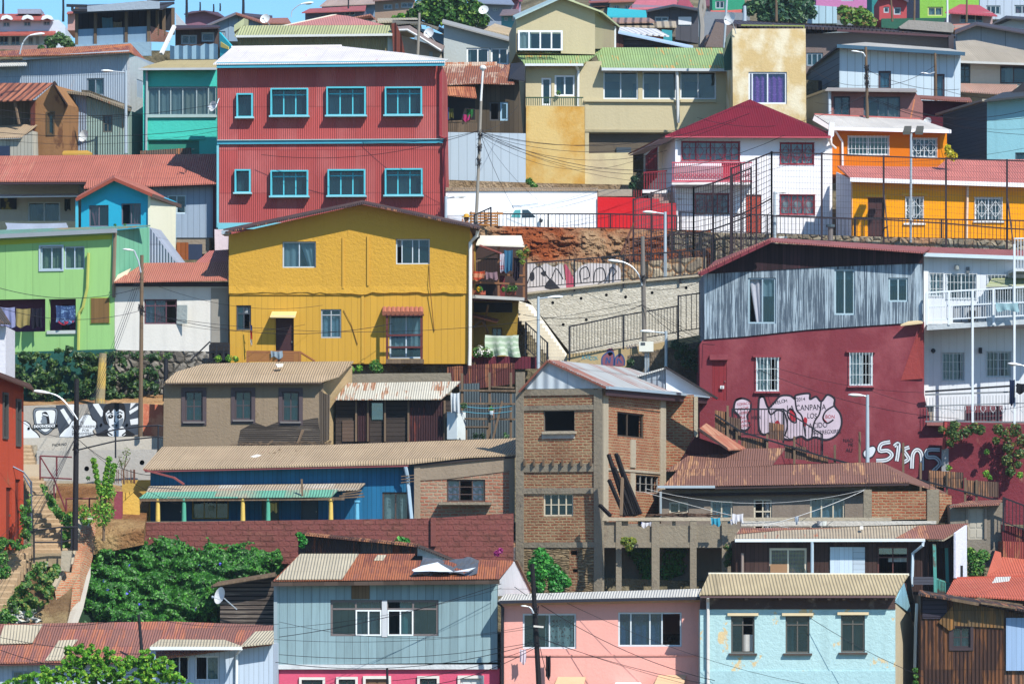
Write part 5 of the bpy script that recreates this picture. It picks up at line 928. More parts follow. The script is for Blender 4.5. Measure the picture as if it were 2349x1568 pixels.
# ---- cyan gable house
t=T('house','bright cyan gabled house with pink curtains and a cream side wall','house',177.5,345,560,-13,HS)
for r,cu,op in (((204,471,249,519),[(0,.45,PINKC,0,1,1)],None),((278,467,323,515),[(.6,1,PINKC,0,1,-1)],(0,.4))):t.win(r,2,'#6a6470',.04,cur=cu,opened=op)
t.wall([(186,455),(262,414),(345,446),(345,540),(186,545)],plaster('#2a9fc0',.05,.15,.25),3.4);sf=t.right(345,446);t.wall([(345,448),(404,472),(403,610),(345,545)],plaster('#dad8c0',.06,.2,.3),.1,f=sf,name='side_wall',y0=-.03)
RB=plaster('#8f4a3c',.15,.4,.3);t.roof([(174,456,-.4),(262,407,-.4),(262,401,4.3),(178,449,4.3)],REDROOF,.07);t.roof([(262,407,-.4),(349,444,-.4),(416,472,4.2),(330,425,4.3),(262,401,4.3)],REDROOF,.07);t.bar('verge_board',(174,459,-.42),(262,411,-.42),.05,.12,RB);t.bar('verge_board',(262,411,-.42),(349,448,-.42),.05,.12,RB);t.bar('gutter',(349,449,-.35),(413,473,4.1),.12,.14,flat('#5a4a44'));t.box('corner_post',(173,455,178,540),-.3,-.2,flat('#4fb0c8'))
t.wall([(343,521),(402,600),(402,640),(343,640)],corr('#9aa4b4',.05,period=.12),1.5,name='lean_to',y0=-.3)
plant('potted_plant','small green potted plant on the window ledge of the cyan house','plant',177,264,520,[(264,516,4),(287,516,4)],G1,.06,40)
# ---- long red roof house behind
t=T('house','low house with a long salmon-red roof and a covered gallery, behind the cyan house','house',186,10,560,0,HS)
t.win((64,463,138,520),2,'#c9ced0',.05,cur=[(.05,.3,cloth('#8a7f7a')),(.6,.95,cloth('#7a756c'))]);t.wall([(-60,424),(180,424),(180,540),(-60,540)],plaster('#b3ada0',.08),3);bf=t.at(-1.9);t.win((384,447,427,490),2,'#b9ccd4',.05,f=bf);t.wall([(345,428),(497,424),(497,545),(345,545)],boards('#8f9fb0',.24,.06,.05,.5),4,f=bf,name='right_wing');t.box('plinth',(404,545,480,582),-1.85,-1,plaster('#8a7f70',.1));t.box('plinth_window',(430,560,464,595),-1.9,-1.86,flat('#25324a'))
t.roof([(-60,414,-2.4),(200,414,-2.4),(192,430,-2.5),(345,425,-2.5),(498,419,-2.5),(498,353,1.6),(-60,358,1.6)],corr('#b26a5a',.35,'#9c5546','#c48872',lap=9,sheet=1.2,period=.09),.06);t.bar('fascia',(-60,420,-2.35),(200,419,-2.35),.05,.12,flat('#3a2a30'));t.bar('fascia',(330,429,-2.4),(497,423,-2.4),.05,.1,flat('#4a3038'));t.roof([(-60,452,-1.6),(183,449,-1.6),(183,444,-.6),(-60,446,-.6)],WHITE,.04,'gallery_awning');t.box('gallery_parapet',(-60,507,180,545),-1.6,-1.5,plaster('#4d5650',.1));t.box('picture_panel',(0,454,38,480),-.06,-.01,plaster('#8a7a3a',.1,.2,.2,'#2a2a2a',.5,pscale=2.));t.box('drain_pipe',(488,424,494,545),-2.,-1.92,flat('#4a2434'))
hanging('sheet','long white sheet drying on the gallery parapet left of the cyan house','laundry',183.8,(12,511,152,530),cloth('#b9c4da'),wav=.02);hanging('jacket','dark green jacket hanging on the gallery wall','jacket',185.5,(148,455,162,481),cloth('#23302a'));t.box('wood_hatch',(405,556,432,600),-1.95,-1.9,boards('#8a4f2a',.2,.08,.3))
# ---- yellow house
t=T('house','large mustard yellow gabled house with rough plaster above and boards below','house',172,526,835,-3,HS)
YL='#bd9238';YP=plaster(YL,.07,.2,.7,bscale=9.);YB=boards(YL,.245,.05,.04,.62,dirt_or_sheen=.18)
t.win((648,554,725,614),2,'#a9b8c2',.05,cur=[(0,.5,NET),(.5,1,NET,0,1,1)],tint='#a9c4d0');t.win((908,548,986,606),3,'#b9c4ca',.045,xs=[.18,.49,.68],opened=(0,.17));
t.win((542,700,576,757),2,'#3a4048',.06,top=.33,opened=(.55,.95));t.win((736,709,783,775),2,'#9aa0a4',.05,top=.2,cur=[(0,1,LACE,0,.76)],tint='#a9c4d0');t.win((893,720,970,822),2,'#a9b8c4',.06,cur=[(0,1,NET,.25,1)],tint='#a9c4d0')
t.part('small_sash',t.mb().pbox(544,720,575,756,.02,.045),flat('#dfe3e6',.4)) if 0 else None
t.door((632,728,674,835),'#3a1f22',d=.14,panels=False)
t.wall([(525,538),(831,469),(1078,521),(1078,673),(800,671),(790,676),(525,676)],YP,6,name='upper_wall',y0=-.05);
t.wall([(526,672),(1076,670),(1076,834),(528,834)],YB,5.9,name='lower_wall',y0=.0)
mb=t.mb();rr=random.Random(5);us=list(range(525,1080,15));top=[];bot=[];
for u in us:top.append((u,656+rr.uniform(-2,2)));bot.append((u,(671 if u<820 or u>840 else 676)+rr.uniform(-1.5,2.5)))
for i in range(len(us)-1):
 a=[t.f.q(*top[i],-.055),t.f.q(*top[i+1],-.055),t.f.q(*bot[i+1],-.075-.03*((i*7)%5)/5),t.f.q(*bot[i],-.075-.03*(((i-1)*7)%5)/5)];c=[t.f.q(bot[i][0],bot[i][1]+1,-.0),t.f.q(bot[i+1][0],bot[i+1][1]+1,-.0)]
 mb.add(a+c,[(3,2,1,0),(3,4,5,2)])
t.part('plaster_edge',mb,YP);YF=flat(YL,.85)
t.bar('batten',(787,544,-.07),(787,662,-.07),.06,.05,YF);t.bar('batten',(844,541,-.07),(844,655,-.07),.07,.07,YF);t.bar('joint_cover',(832,676,-.02),(832,832,-.02),.1,.04,YF)
for u,a,b in ((711,494,540),(799,478,542),(857,478,537)):t.bar('panel_joint',(u,a,-.055),(u,b,-.055),.02,.02,YF)
t.roof([(517,531,-.75),(831,464,-.75),(831,459,6.2),(512,525,6.2)],corr('#4a3a3a',.3,'#6b4236'),.07);t.roof([(831,464,-.75),(1100,522,-.75),(1104,517,6.2),(831,459,6.2)],corr('#4a3a3a',.3,'#6b4236'),.07)
t.part('gutter_end',t.mb().pbox(508,528,524,537,-.6,.4),GALV);t.line('drain_pipe',[(1096,528,-.4),(1094,541,-.3),(1079,556,-.14),(1078,800,-.14),(1077,838,-.14)],.07,flat('#dcdad2',.45));t.part('eave_soffit',t.mb().pslab([(1078,521,-.7),(1099,526,-.7),(1103,560,4),(1080,552,4)],.03),boards('#4a3428'))
t.roof([(619,726,-.75),(677,727,-.75),(681,714,-.02),(624,714,-.02)],flat('#d6bd7c'),.03,'door_canopy');t.box('canopy_edge',(622,724,676,729),-.72,-.68,flat('#b9b4a0'))
TL=flat('#9c604c',.85);mb=t.mb()
for i in range(9):u=882+i*10.4;mb.tube([t.f.q(u,719,-.62),t.f.q(u,708,-.02)],.1,8)
t.part('tile_canopy',mb,TL);t.box('canopy_beam',(880,720,972,724),-.6,-.5,flat('#4a1f1e'))
RW2=flat('#5b2b2a',.7)
for u in (888,967):t.part('balcony_post',t.mb().pbar((u,724 if u else 0,-.5),(u,836,-.5),.08),RW2)
t.part('balcony_rail',t.mb().pbar((886,769,-.52),(970,768,-.52),.07).pbar((886,796,-.52),(970,796,-.52),.07),RW2);t.part('balcony_floor',t.mb().pbox(886,823,970,833,-.6,-.02),TIMBER)
PW=flat('#8a5a34',.7);mb=t.mb()
for i in range(5):mb.pbar((567,810+i*4.2,-1.),(688,810+i*4.2,-1.),.06)
mb.pbar((566,806,-1.),(690,807,-1.),.07);mb.pbar((688,807,-1.),(722,828,-.4),.06)
t.part('porch_railing',mb,PW);t.part('porch_post',t.mb().pbar((568,805,-1.),(568,840,-1.),.09),PW);t.part('porch_post',t.mb().pbar((688,806,-1.),(688,840,-1.),.09),PW)
t.line('crack_cable',[(788,711,-.03),(806,745,-.03),(820,790,-.03)],.012,flat('#6b4a20'));t.line('facade_cable',[(984,608,-.07),(986,655,-.18),(996,760,-.03)],.014,flat('#6b4a20'))
hanging('towel','grey-blue rag folded over the wooden porch rail of the yellow house','towel',170.8,(621,804,648,819),cloth('#8fa0ac'));
t=T('flag','small red, white and blue flag hanging from the yellow house window','flag',171.6,575,760,0);t.part('staff',t.mb().pbar((573,738,0),(576,795,0),.025),TIMBER)
for a,b,c in ((744,757,'#2f4a8a'),(757,777,'#b8342e'),(777,790,'#d8d4d0')):mb=t.mb();mb.add([t.f.q(574,a,-.02),t.f.q(578.5,a+2,-.08),t.f.q(579,b+1,-.02),t.f.q(574.5,b,.0)],[(0,1,2,3)]);t.part('cloth',mb,cloth(c))
solo('stone_wall','crumbling earth and stone footing under the yellow house','stone wall',172.1,900,870,earth('#6b5440','#4a382a','#8a7458'),lambda mb,tt:mb.plate([(780,832),(1090,830),(1095,846),(1060,880),(790,880)],-.05,.4))
plant('shrub','round dark bush at the foot of the yellow house','shrub',171.2,862,850,[(860,838,14),(868,845,11)],G1,.1,300,'shrubs under the yellow house');plant('shrub','bright green weeds right of the tan roof','shrub',170.6,812,850,[(806,848,8),(824,845,8)],G2,.1,140,'shrubs under the yellow house')
# ---- wooden balcony right of the yellow house
t=T('balcony','rickety wooden balcony with rails and flower boxes right of the yellow house','balcony',173,1090,700,0);BW=flat('#7a5236',.75)
t.part('floor',t.mb().pslab([(1083,683,-1.),(1203,684,-1.),(1203,684,2),(1083,683,2)],.1),flat('#4a2a2a',.8));t.part('floor_beam',t.mb().pbar((1084,680,-1.05),(1203,686,-1.05),.08,.12),flat('#a9a8a4',.6))
for u in (1085,1144,1202):t.part('post',t.mb().pbar((u,560,-1.),(u,684,-1.),.09),BW)
for v in (628,648):t.part('rail',t.mb().pbar((1082,v-1,-1.04),(1205,v+4,-1.04),.07),BW)
t.part('back_wall',t.mb().plate([(1080,560),(1210,560),(1210,690),(1080,690)],2.,.1),flat('#3a2a26'));mb=t.mb()
for i in range(14):mb.pbar((1098+i*3.6,594,.4),(1098+i*3.6,684,.4),.03)
mb.pbar((1096,594,.4),(1146,594,.4),.05);t.part('gate',mb,IRON);t.box('red_door',(1146,592,1158,680),.6,.65,flat('#6a2228'));t.box('flower_box',(1086,666,1114,676),-.95,-.7,flat('#9a4a34'));t.box('flower_box',(1160,668,1184,676),-.95,-.7,flat('#7a3a2c'))
t.roof([(1092,560,-1.2),(1203,564,-1.2),(1196,540,.6),(1100,540,.6)],flat('#cfc9ba'),.05,'roof','cream canvas roof');t.part('lower_roof',t.mb().pbar((1100,563,-1.1),(1152,582,-1.1),.3,.06),flat('#7a4038'));t.part('brace',t.mb().pbar((1092,600,-.9),(1140,580,-.9),.07),TIMBER);t.part('brace',t.mb().pbar((1120,700,-.5),(1112,740,1),.07),TIMBER)
for r,c,l in (((1086,621,1112,640),cloth('#c98a6a','#b04a30','stripe'),'orange striped towel over the wooden balcony rail'),((1114,623,1141,639),cloth('#8a7078'),'mauve towel over the wooden balcony rail'),((1147,580,1159,622),cloth('#c4c0cc','#c03a40'),'red and white shirt on the balcony clothes line'),((1156,573,1176,622),cloth('#3a6a8a'),'blue shirt on the balcony clothes line'),((1178,590,1192,640),cloth('#2a2430'),'dark trousers on the balcony clothes line')):hanging('laundry',l,'laundry',171.7,r,c,group='laundry on the wooden balcony')
plant('potted_plant','leafy plant hanging over the right end of the wooden balcony','plant',171.6,1200,600,[(1192,580,9),(1203,585,10),(1208,574,8),(1198,600,6)],leaf('#4a6a2c','#8a9a3a','#b0783a'),.14,40);plant('potted_plant','row of green plants in the balcony flower boxes','plant',171.9,1165,668,[(1168,662,8),(1180,661,7),(1155,664,5),(1100,664,8)],G1,.08,80,flowers=(flat('#d8a020'),[(1098,662,6,14)],.09))
t=T('house','mustard side lean-to under the wooden balcony with a red tiled ledge','house',174.5,1080,840,0,HS);t.win((1128,751,1152,772),2,'#5a4a30',.05);t.wall([(1079,690),(1190,690),(1182,840),(1079,840)],plaster('#8f7430',.1,.4),2.5);t.part('ledge_roof',t.mb().pslab([(1079,722,-1.2),(1140,738,-1.2),(1144,732,-.2),(1082,716,-.2)],.05),TL);t.part('brace',t.mb().pbar((1082,752,-.9),(1110,732,-.9),.07),TIMBER);t.part('brace',t.mb().pbar((1108,736,-.8),(1120,764,-.4),.07),TIMBER);t.box('gap_shade_sheet',(1085,694,1175,716),-.06,-.01,DARK)  # black sheet on the wall paints the shade under the balcony
hanging('sheet','pale green striped sheet drying above the maroon plank fence','laundry',172.2,(1113,768,1190,816),cloth('#a9bfa4','#c9d4c4','stripe'),wav=.12)
plant('shrub','white flowering bush at the foot of the yellow house drain pipe','shrub',172,1108,815,[(1098,806,13),(1115,808,12),(1092,812,8),(1125,811,7)],G1,.09,170,'shrubs under the yellow house',flowers=(flat('#dcd8d0'),[(1100,804,14,60),(1118,806,8,20)],.09))
# ---- big red corrugated house
t=T('house','large red corrugated house with turquoise trim, eight windows and a white roof','house',183.5,500,540,-2,HS)
RC=corr('#b34f4c',.0,period=.0765,sheet=.8,lap=1.75,var=.1,bump=1.,alt='#b96360',altn=.3,dirt_or_sheen=.12);TQ='#4fb0bf';TQM=flat('#3f96ac',.6)
for r in ((623,205,706,266),(751,202,838,265),(885,202,967,264),(623,393,706,450),(754,391,837,449),(885,389,968,448)):t.win(r,3,TQ,.06,top=.21,box=.22,sill=.34,sc='#7fb9c4',tint='#8aa4a8',cur=[(.0,.33,DKC)] if r[0]==751 else ([(.35,.66,cloth('#5a6a70'))] if r[0] in (623,885) else []))
for r in ((545,217,579,269),(541,391,574,442)):t.win(r,1,TQ,.06,box=.22,sill=.32,sc='#8fc4cc')
t.wall([(498,153),(1012,147),(1018,530),(500,538)],RC,5)
for a,b in (((497,150),(1020,145)),):t.bar('fascia',(a[0],a[1],-.55),(b[0],b[1],-.55),.06,.22,TQM)
t.bar('floor_band',(498,327,-.05),(1019,324,-.05),.09,.15,TQM);t.bar('band_cap',(498,322,-.1),(1019,319,-.1),.12,.03,flat('#9ab8bc'));t.box('corner_trim',(497,330,502,522),-.06,.02,flat('#6fb4c0'));t.box('base_band',(500,511,1018,524),-.08,.02,flat('#6fb4c0'))
t.roof([(489,146,-.62),(1021,141,-.62),(930,122,2.3),(783,106,4.6),(532,109,4.6)],corr('#d6d0cf',.12,'#b08f8a','#c9a89f',period=.08,var=.04,lap=1.6,dirt_or_sheen=.15,bump=.5),.05);t.roof([(1021,141,-.5),(1030,136,7),(783,106,4.6),(930,122,2.3)],GREYROOF,.05);t.bar('ridge_cap',(531,108,4.6),(784,105,4.6),.16,.06,flat('#ddd6d4'))
t.line('drain_pipe',[(1010,156,-.1),(1010,312,-.1),(1022,318,-.15),(1017,345,-.1),(1020,540,-.1)],.07,flat('#8a2f34',.5));solo('plastic_chair','grey plastic chair back standing in the top right window of the red house','chair',183.9,926,262,flat('#8aa0a4'),lambda mb,tt:mb.pline([(919,243,0),(923,262,0)],.03).pline([(936,243,0),(932,262,0)],.03).pbar((919,243,0),(936,243,0),.05).pbar((922,254,0),(933,254,0),.06))
solo('plaster_wall','pinkish white plastered wall end below the left corner of the red house','wall',182.2,508,590,plaster('#cdbcc0',.06,.4,.4),lambda mb,tt:mb.plate([(492,526),(524,526),(522,592),(493,580)],0,.3));
# ---- turquoise house
t=T('house','turquoise plastered house with a long glazed gallery left of the red house','house',191,330,360,-2,HS)
TQP=plaster('#43b8a8',.06,.2,.5);t.win((338,199,497,265),5,'#8fa0a2',.06,tint='#cfdcdc',xs=[.17,.335,.51,.71,.88],cur=[(.0,.5,cloth('#7f8f96'),0,1),(.52,.95,cloth('#8a8f8a'))]);t.door((340,323,457,360),'#2a7a68',panels=False,name='garage_door')
t.wall([(329,160),(497,160),(497,365),(329,365)],TQP,5);t.box('corner_pilaster',(328,160,338,365),-.12,0,TQP);t.box('sill_band',(338,264,497,269),-.1,0,flat('#9ab0ae'));t.box('plaster_band',(340,312,470,320),-.06,0,TQP)
t.roof([(320,157,-.5),(498,156,-.5),(498,137,2.2),(380,139,2.2),(346,148,1.)],corr('#b9a878',.15,'#a08a5a','#b59a6a',dirt_or_sheen=.2),.06);t.bar('gutter',(318,159,-.52),(497,158,-.52),.09,.09,flat('#a9b0b4'));t.line('drain_pipe',[(337,163,-.2),(335,345,-.2)],.05,flat('#9aa4a8'));solo('sheet_fence','low rusty sheet fence in front of the turquoise garage door','fence',190,380,352,corr('#6b5a50',.4,period=.1),lambda mb,tt:mb.plate([(322,346),(438,339),(440,362),(322,362)],0,.04))
dish('satellite dish on the wall between the turquoise and the red house',490,244,183.1,.22,(-.7,-.7,.1),(.2,.3,.35))
# ---- blue-grey corrugated house and sheds, left
t=T('house','big blue-grey corrugated house with a rusty roof edge in the upper left','house',195,50,360,-12,HS);BG=corr('#9dabba',.05,'#8a6a58','#a98',period=.1,sheet=.9,var=.05,dirt_or_sheen=.25,bump=.6)
t.win((199,180,238,218),2,'#7d8894',.05,cur=[(.5,1,LACE)]);t.wall([(-80,140),(60,137),(296,122),(296,365),(-80,365)],BG,4.);t.part('eave_board',t.mb().pbar((52,134,-.3),(296,119,-.3),.06,.14),flat('#a9b4be'));sf=t.right(296,122);t.win((313,181,327,227),2,'#8a9098',.06,f=sf);t.wall([(297,122),(342,147),(342,300),(297,280)],plaster('#a9adb0',.08,.3),.1,f=sf,name='side_wall',y0=-.02,back=False);t.wall([(294,272),(330,278),(330,365),(294,365)],plaster('#b98a6c',.1,.3,.3),.1,f=sf,name='side_base',y0=-.05)
t.roof([(-80,130,-.5),(140,126,-.5),(298,118,-.5),(342,146,4.4),(300,100,4.),(-80,122,2)],corr('#8a4f3c',.7,'#9a5030','#b57a50'),.05);t.roof([(-80,152,-.6),(62,149,-.6),(60,136,.0),(-80,138,.0)],GREYROOF,.05,'porch_roof')
t=T('shed','small brown gabled wooden house with a rusty roof at the left edge','shed',190.5,80,360,-16);t.win((109,259,123,308),1,'#5a4a34',.07,cur=[(0,1,cloth('#a98a3a'))],trim=.05)
t.wall([(79,232),(121,194),(146,238),(142,365),(79,365)],plaster('#8f6a48',.15,.5,.4,'#6b4a34',.6),3);t.part('porch_back',t.mb().plate([(-80,225),(79,230),(79,310),(-80,310)],.8,.1),boards('#5f5a50',.15,.1,.2));RB2=corr('#84503e',.55,'#7d4030','#b0785a',period=.3,sheet=.9,lap=9)
t.roof([(-80,234,-.8),(73,228,-.8),(122,190,1.5),(-80,191,1.5)],RB2,.05);t.roof([(121,189,-.5),(155,241,-.5),(158,236,3),(126,185,3)],boards('#3a2c28'),.07);t.line('porch_post',[(34,232,-.6),(44,285,-.6)],.06,TIMBER);t.box('corner_post',(70,232,79,330),-.12,-.02,flat('#5a2f28'));t.roof([(-80,318,-1.4),(48,314,-1.4),(88,284,.1),(-80,292,.1)],TANROOF,.05,'lower_roof');t.wall([(-80,322),(47,318),(74,300),(76,365),(-80,365)],boards('#a9a598',.16),.6,name='lower_wall',y0=-1.2);t.box('lower_window',(-2,335,22,360),-1.24,-1.21,flat('#25324a'))
t=T('shed','grey-green corrugated shed with a sloping roof and a broken window, upper left','shed',192,145,360,-14);t.win((236,264,257,303),2,'#5a5a54',.05,ny=2)
t.wall([(143,212),(198,220),(198,365),(143,365)],corr('#93a2b4',.03,period=.11),3);t.wall([(198,222),(296,254),(296,365),(198,365)],corr('#8fa69e',.08,'#8a7a68',period=.11,dirt_or_sheen=.35),3,name='green_wall',y0=.02);t.roof([(136,207,-.4),(203,215,-.4),(300,251,-.4),(302,244,2.5),(206,208,2.5),(140,201,2.5)],corr('#8a7f6b',.2),.1)
dish('white satellite dish in front of the grey-green shed',194,312,190.6,.27,(-.6,-.75,.15),(-.12,.25,-.3));street_lamp('street lamp in front of the blue-grey corrugated house',289,162,352,189.6,-1,.5,.7)
solo('roof_ridge','ochre roof edge showing above the long red roof','roof piece',189.5,180,352,flat('#b08a3a'),lambda mb,tt:mb.pslab([(143,351,-.3),(212,351,-.3),(200,345,.6),(146,346,.6)],.08))
# ---- white house with crimson roof
t=T('house','white house with crimson hip roof, red barred windows and a small red balcony','house',186,1549,560,4,HS)
CR_='#8f1a2c';WP=plaster('#e2e1e4',.03,.06,.2);GC=cloth('#c2c9ce','#d4d9de','fold',.4)
for r,n,b in (((1563,324,1697,370),4,5),((1789,327,1867,378),3,3),((1594,443,1672,491),3,3),((1789,446,1869,493),3,3)):t.win(r,n,CR_,.055,cur=[(0,1,GC)],grille=.34,gc=CR_,bars=b,tint='#dde6e8')
t.door((1712,446,1747,545),'#a5402c');t.door((1655,372,1700,414),CR_,panels=False,name='balcony_door')
t.wall([(1549,310),(1909,310),(1909,560),(1549,560)],WP,6)
lf=t.left(1549,320);t.win((1483,358,1510,405),2,CR_,.08,f=lf,cur=[(0,1,GC)],grille=.2,gc=CR_);t.win((1520,345,1530,440),1,CR_,.08,f=lf);t.wall([(1549,313),(1549,560),(1476,560),(1476,345)],WP,.1,f=lf,name='side_wall',y0=-.02,back=False)
CM=corr('#6c1020',0,period=.1,bump=.5,var=.03,sheet=9,lap=9,dirt_or_sheen=.1)
t.roof([(1525,311,-.55),(1906,312,-.55),(1720,228,3.)],CM,.06);t.roof([(1525,311,-.55),(1720,228,3.),(1710,232,6.5),(1441,352,6.5)],CM,.06);t.roof([(1906,312,-.55),(1912,308,6.5),(1720,228,3)],CM,.06)
t.part('soffit',t.mb().pslab([(1525,313,-.5),(1552,313,-.5),(1480,350,6),(1443,356,6)],.03),flat('#c9b0b0'));t.bar('eave_trim',(1526,314,-.55),(1906,315,-.55),.04,.05,flat('#b04a58'))
t.roof([(1541,418,-1.0),(1726,418,-1.0),(1726,417,.02),(1541,417,.02)],flat('#d6cfcc'),.1,'balcony_floor');mb=t.mb()
for i in range(41):u=1543+i*4.5;mb.pbar((u,374,-.95),(u,416,-.95),.025)
for i in range(20):
 c=t.f.q(1548+i*9,402,-.96);mb.tube([c+Vector((.07*math.cos(a),0,.07*math.sin(a))) for a in [k*.785 for k in range(9)]],.012,4)
mb.pbar((1541,373,-.95),(1726,373,-.95),.05);mb.pbar((1541,416,-.96),(1726,416,-.96),.04,.1);t.part('balcony_railing',mb,flat('#b5505f',.6));t.part('balcony_parapet',t.mb().pbox(1546,380,1658,412,-.9,-.87),flat('#dcd4d4'))
t.line('drain_pipe',[(1899,312,-.5),(1906,330,-.1),(1917,340,.1)],.05,flat('#d6d4d0'));t.part('roof_scroll',t.mb().plate([(1903,280),(1915,282),(1913,312),(1905,318),(1900,308)],-.5,.1),flat('#d3d4d8'));mb=t.mb();text_mb(mb,'244',1554,459,5,-.02);t.part('house_number',mb,IRON)
t.box('red_corner',(1538,465,1551,531),-.3,-.03,plaster('#a01f28',.05));t.part('entry_steps',t.mb().pbox(1500,445,1530,452,-.2,.5).pbox(1496,452,1532,460,-.5,.5).pbox(1490,460,1534,468,-.8,.5),plaster('#9a7a70',.1));mb=t.mb()
for i in range(9):mb.pbar((1478+i*6,395,.4),(1478+i*6,434,.4),.04)
mb.pbar((1476,396,.4),(1530,392,.4),.05);t.part('terrace_railing',mb,flat('#7a1a28'));t.part('terrace_floor',t.mb().pslab([(1474,436,.2),(1532,436,.2),(1532,434,3),(1474,434,3)],.12),flat('#d6d2d0'))
# ---- orange houses
OR='#d67a08'
t=T('house','upper deep orange house with white roof and two white barred windows','house',187.5,1910,400,3,HS)
for r,b,cu in (((1945,312,2039,356),0,[(0,1,cloth('#a9bfb0','#6f9a7a','fold'))]),((2092,317,2149,361),2,[(0,1,cloth('#4a5f78'))])):t.win(r,2,'#b9c4cc',.06,grille=.15,bars=b,gc='#cfd6da',cur=cu)
t.wall([(1909,298),(2172,302),(2172,400),(1909,400)],plaster('#c46a10',.04,.1,.2),4);t.part('side_wall',t.mb().plate([(2157,312),(2172,308),(2172,400),(2155,400)],-.015,.012),plaster('#d07e10',.04,.1))
t.roof([(1912,291,-.5),(2182,298,-.5),(2110,274,2.8),(1868,263,2.8)],corr('#cfcac2',.1,'#a89a90','#b8a8a0',period=.1,lap=9,dirt_or_sheen=.25),.06);t.bar('fascia',(1912,295,-.48),(2182,302,-.48),.05,.14,flat('#e0e0e4'));t.bar('ridge_cap',(1868,262,2.8),(2110,273,2.8),.12,.05,flat('#b0605a'));t.part('gable',t.mb().plate([(1868,265),(1910,292),(1905,300),(1864,276)],-.2,.1),flat('#cfc8c6'));t.line('drain_pipe',[(1914,296,-.4),(1932,325,-.1),(1933,380,-.1)],.05,flat('#d3d4d8'))
t=T('house','lower bright orange house with dark door, salmon roof and white window bars','house',182.5,1955,570,2,HS)
t.door((1991,453,2028,545),'#3f2324',d=.12)
for r,b in (((2077,452,2118,512),1),((2236,453,2299,507),2)):t.win(r,2,'#d3d8dc',.06,grille=.13,bars=b,gc='#d8dcde',cur=[(0,1,cloth('#8a9098'))],sill=.1,sc='#dadad8')
t.wall([(1954,414),(2420,426),(2420,570),(1954,560)],plaster('#e6960e',.03,.1,.3),4.5);t.part('side_wall',t.mb().slab([t.f.q(1955,412,-.01),t.f.q(1955,560,-.01),t.f.q(1918,560,3.5),t.f.q(1918,395,3.5)],vec=(.05,.05,0)),plaster('#c9ccd4',.04,.1));t.box('door_lintel',(1985,446,2034,452),-.06,0,flat('#e0a020'));t.box('window_lintel',(2067,443,2128,449),-.06,0,flat('#dc9a18'))
SR=corr('#c0746a',.12,'#a9584c','#cf8f80',period=.1,lap=9,sheet=1.6,dirt_or_sheen=.12);t.roof([(1950,407,-.5),(2420,421,-.5),(2420,366,3.4),(2172,365,3.4),(2150,383,2.2),(1921,380,2.2)],SR,.06);t.bar('fascia',(1950,412,-.48),(2420,427,-.48),.05,.17,flat('#e4e2e4'));t.line('drain_pipe',[(2220,425,-.1),(2217,550,-.1)],.055,flat('#dcc0a8'));mb=t.mb();t.part('plinth',mb.plate([(1955,500),(1990,501),(1990,560),(1955,560)],-.03,.028).plate([(2029,502),(2420,512),(2420,570),(2029,560)],-.03,.028),plaster('#e6960e',.03,.1,.3))
# ---- street walls, red gate
t=T('street_wall','long white garden wall with a brick coping along the upper street','wall',183.5,1028,545,0);t.part('street_wall',t.mb().plate([(1020,438),(1370,438),(1370,560),(1020,560)],0,.25),plaster('#e4e4e6',.02,.05,.15));t.box('coping',(1020,430,1372,438),-.06,.3,brick('#a58a70','#b59a80','#9a8a78',.1,.2,.02));t.box('coping',(1372,434,1450,450),0,.25,plaster('#9a8f80',.1,.3));mb=t.mb()
for i in range(19):mb.pbar((1372+i*5.5,436,.05),(1372+i*5.5,452,.05),.025)
t.part('spikes',mb,flat('#8a2a30'))
t=T('gate','bright red sheet metal gate in the white street wall','gate',183.4,1371,545,0);t.part('leaf',t.mb().plate([(1371,452),(1457,453),(1457,560),(1371,560)],0,.05),plaster('#c21f26',.05,.12,.3));t.part('leaf',t.mb().plate([(1458,454),(1512,456),(1514,466),(1550,466),(1550,560),(1458,560)],.02,.05),plaster('#b8323a',.05,.12,.3))
t=T('pickup_truck','white pickup truck parked behind the railing of the upper street','pickup truck',182.6,1180,540,0);WB=flat('#e4e8ea',.25,spec=.6)
def car_body(mb,tt):pass
mb=t.mb();prof=[(1118,522),(1118,500),(1166,500),(1170,490),(1180,478),(1212,477),(1228,490),(1240,500),(1264,506),(1266,522)];mb.plate(prof,0,1.7);t.part('body',mb,WB);t.part('side_window',t.mb().plate([(1172,498),(1181,482),(1194,481),(1194,499)],-.012,.01),flat('#4f9a9a',.1,spec=.8));t.part('side_window',t.mb().plate([(1198,499),(1198,481),(1211,481),(1229,498)],-.012,.01),flat('#23323c',.1,spec=.8));t.part('mirror',t.mb().sph(t.f.q(1241,505,-.12),.08,.06,.1,8,5),flat('#2a3440',.3));t.part('roof_rack',t.mb().pbar((1174,474,.4),(1234,468,.4),.2,.08).pline([(1194,470,.4),(1194,476,.4),(1200,464,.4),(1234,463,.4),(1234,470,.4)],.02),flat('#c9ced2'))
for u in (1142,1244):t.part('wheel',t.mb().lathe(t.f.q(u,522,.12),[(.0,-.1),(.33,-.1),(.36,0),(.33,.1),(0,.1)],14,(0,-1,0)),flat('#1c1c20',.8))
t=T('pallet','wooden pallet fence standing beside the utility pole on the upper street','pallet',181.5,1100,525,0)
for k in range(6):t.part('slat',t.mb().pbox(1077,487+k*6.5,1154 if k<1 else 1142,491.5+k*6.5,0,.03),boards('#a5713e',.2,.02,.2))
for u in (1079,1110,1140):t.part('post',t.mb().pbox(u,485,u+3,526,.032,.1),TIMBER)
